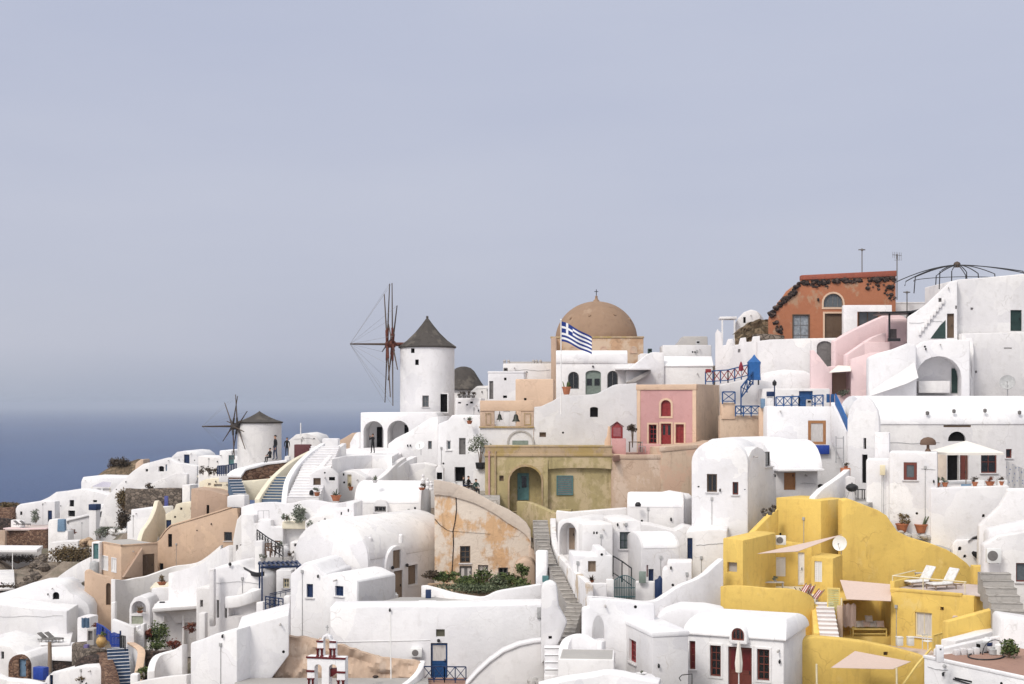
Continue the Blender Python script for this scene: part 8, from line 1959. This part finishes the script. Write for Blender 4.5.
fs=[(j*(nx+1)+i,j*(nx+1)+i+1,(j+1)*(nx+1)+i+1,(j+1)*(nx+1)+i)for j in range(ny)for i in range(nx)]
g=part('hillside',MB().add(vs,fs),gm,raw=True,smooth=180,at=(0,0,0));g['kind']='structure'
sm_,snt,sb=nodes_of('sea_water')
v=coords(snt,(1,1,1))
sb.inputs['Base Color'].default_value=(.012,.05,.105,1)
sw=noise_tex(snt,coords(snt,(.0016,.0007,1)),1,8,.7)
snt.links.new(mixc(snt,ramp(snt,sw,.35,.7),(.007,.034,.125),(.019,.062,.175)),sb.inputs['Base Color'])
sb.inputs['Roughness'].default_value=.38;sb.inputs['IOR'].default_value=1.33;sb.inputs['Specular IOR Level'].default_value=.16
w1=noise_tex(snt,coords(snt,(.12,.05,1)),1,8,.65)
bp=N(snt,'ShaderNodeBump');bp.inputs['Strength'].default_value=.9;bp.inputs['Distance'].default_value=4
snt.links.new(w1,bp.inputs['Height']);snt.links.new(bp.outputs[0],sb.inputs['Normal'])
S=60000
o=part('sea',MB().add([(-S,-400,SEA),(S,-400,SEA),(S,S,SEA),(-S,S,SEA)],[(0,1,2,3)]),sm_,raw=True,smooth=0,at=(0,0,0));o['kind']='structure'
hm=bpy.data.materials.new('haze');hm.use_nodes=True;hnt=hm.node_tree
for n_ in list(hnt.nodes):
 if n_.type=='BSDF_PRINCIPLED':hnt.nodes.remove(n_)
pv=hnt.nodes.new('ShaderNodeVolumePrincipled');pv.inputs['Color'].default_value=(*HAZE_C,1);pv.inputs['Density'].default_value=HAZE_D;pv.inputs['Anisotropy'].default_value=0
hnt.links.new(pv.outputs[0],hnt.nodes['Material Output'].inputs['Volume'])
HB=MB();x0,x1,y0,y1,z0,z1=-S-200,S+200,-600,S+200,SEA-22,24
if HAZE_D>0:
 HB.loft([[Vector((x0,y0,z)),Vector((x1,y0,z)),Vector((x1,y1,z)),Vector((x0,y1,z))]for z in(z0,z1)])
 o=part('haze',HB,hm,smooth=0,at=(0,0,0));o['kind']='stuff'
wd=bpy.data.worlds.new('World');SC.world=wd;wd.use_nodes=True;nt=wd.node_tree
bg=nt.nodes['Background']
sk=nt.nodes.new('ShaderNodeTexSky');sk.sky_type='NISHITA';sk.sun_disc=False
SUN_AZ,SUN_EL=rad(SUN_A),rad(SUN_E)
sk.sun_elevation=SUN_EL;sk.sun_rotation=SUN_AZ;sk.altitude=100;sk.air_density=1.0;sk.dust_density=4.0;sk.ozone_density=1.5
tc=nt.nodes.new('ShaderNodeTexCoord');sp_=nt.nodes.new('ShaderNodeSeparateXYZ');nt.links.new(tc.outputs['Generated'],sp_.inputs[0])
cr=nt.nodes.new('ShaderNodeValToRGB');nt.links.new(sp_.outputs[2],cr.inputs[0])
E=cr.color_ramp.elements
def st_(p,c):
 e=E.new(p);e.color=(*c,1)
E[0].position=0;E[0].color=(*SKY0,1);E[1].position=1;E[1].color=(*SKYZ,1)
st_(.04,SKY1);st_(.12,SKY2);st_(.28,SKY3);st_(.55,SKY4)
vm=nt.nodes.new('ShaderNodeMapping');vm.inputs['Scale'].default_value=(1.2,1.2,5);vm.inputs['Rotation'].default_value=(0,.25,0);nt.links.new(tc.outputs['Generated'],vm.inputs[0])
vn=nt.nodes.new('ShaderNodeTexNoise');vn.inputs['Scale'].default_value=2.2;vn.inputs['Detail'].default_value=5;nt.links.new(vm.outputs[0],vn.inputs['Vector'])
veil=mixc(nt,ramp(nt,vn.outputs[0],.35,.75),(.95,.957,.975),(1.05,1.042,1.02))
hz=mixc(nt,1.0,cr.outputs[0],veil,'MULTIPLY')
sd_=Vector((math.sin(SUN_AZ)*math.cos(SUN_EL),math.cos(SUN_AZ)*math.cos(SUN_EL),math.sin(SUN_EL)))
dt=nt.nodes.new('ShaderNodeVectorMath');dt.operation='DOT_PRODUCT';nt.links.new(tc.outputs['Generated'],dt.inputs[0]);dt.inputs[1].default_value=sd_
aur=ramp(nt,dt.outputs['Value'],.45,1.0,(0,0,0),(1,.96,.9))
hz2=mixc(nt,AUR,hz,aur,'ADD')
scl=mixc(nt,1.0,hz2,(1/BG_S,)*3,'MULTIPLY')
fin=mixc(nt,.85,sk.outputs[0],scl)
nt.links.new(fin,bg.inputs['Color']);bg.inputs['Strength'].default_value=BG_S
sl=bpy.data.lights.new('sun','SUN');sl.energy=SUN_S;sl.angle=rad(SUN_ANG);sl.color=(1,.95,.88)
so=bpy.data.objects.new('sun',sl);COL.objects.link(so);so.rotation_euler=sd_.to_track_quat('Z','Y').to_euler();so.location=sd_*200
cam=bpy.data.cameras.new('camera');cam.lens=36*F/1024;cam.sensor_width=36;cam.clip_end=200000;cam.clip_start=.5
cam.shift_y=(342-HY)/1024*-1
co=bpy.data.objects.new('camera',cam);COL.objects.link(co);co.rotation_euler=(math.pi/2,0,0);SC.camera=co
SC.view_settings.view_transform='Standard';SC.view_settings.look='None';SC.view_settings.exposure=EXPO;SC.view_settings.gamma=1
SC.cycles.max_bounces=6;SC.cycles.diffuse_bounces=4;SC.cycles.glossy_bounces=2;SC.cycles.volume_bounces=0
SC.cycles.use_denoising=True
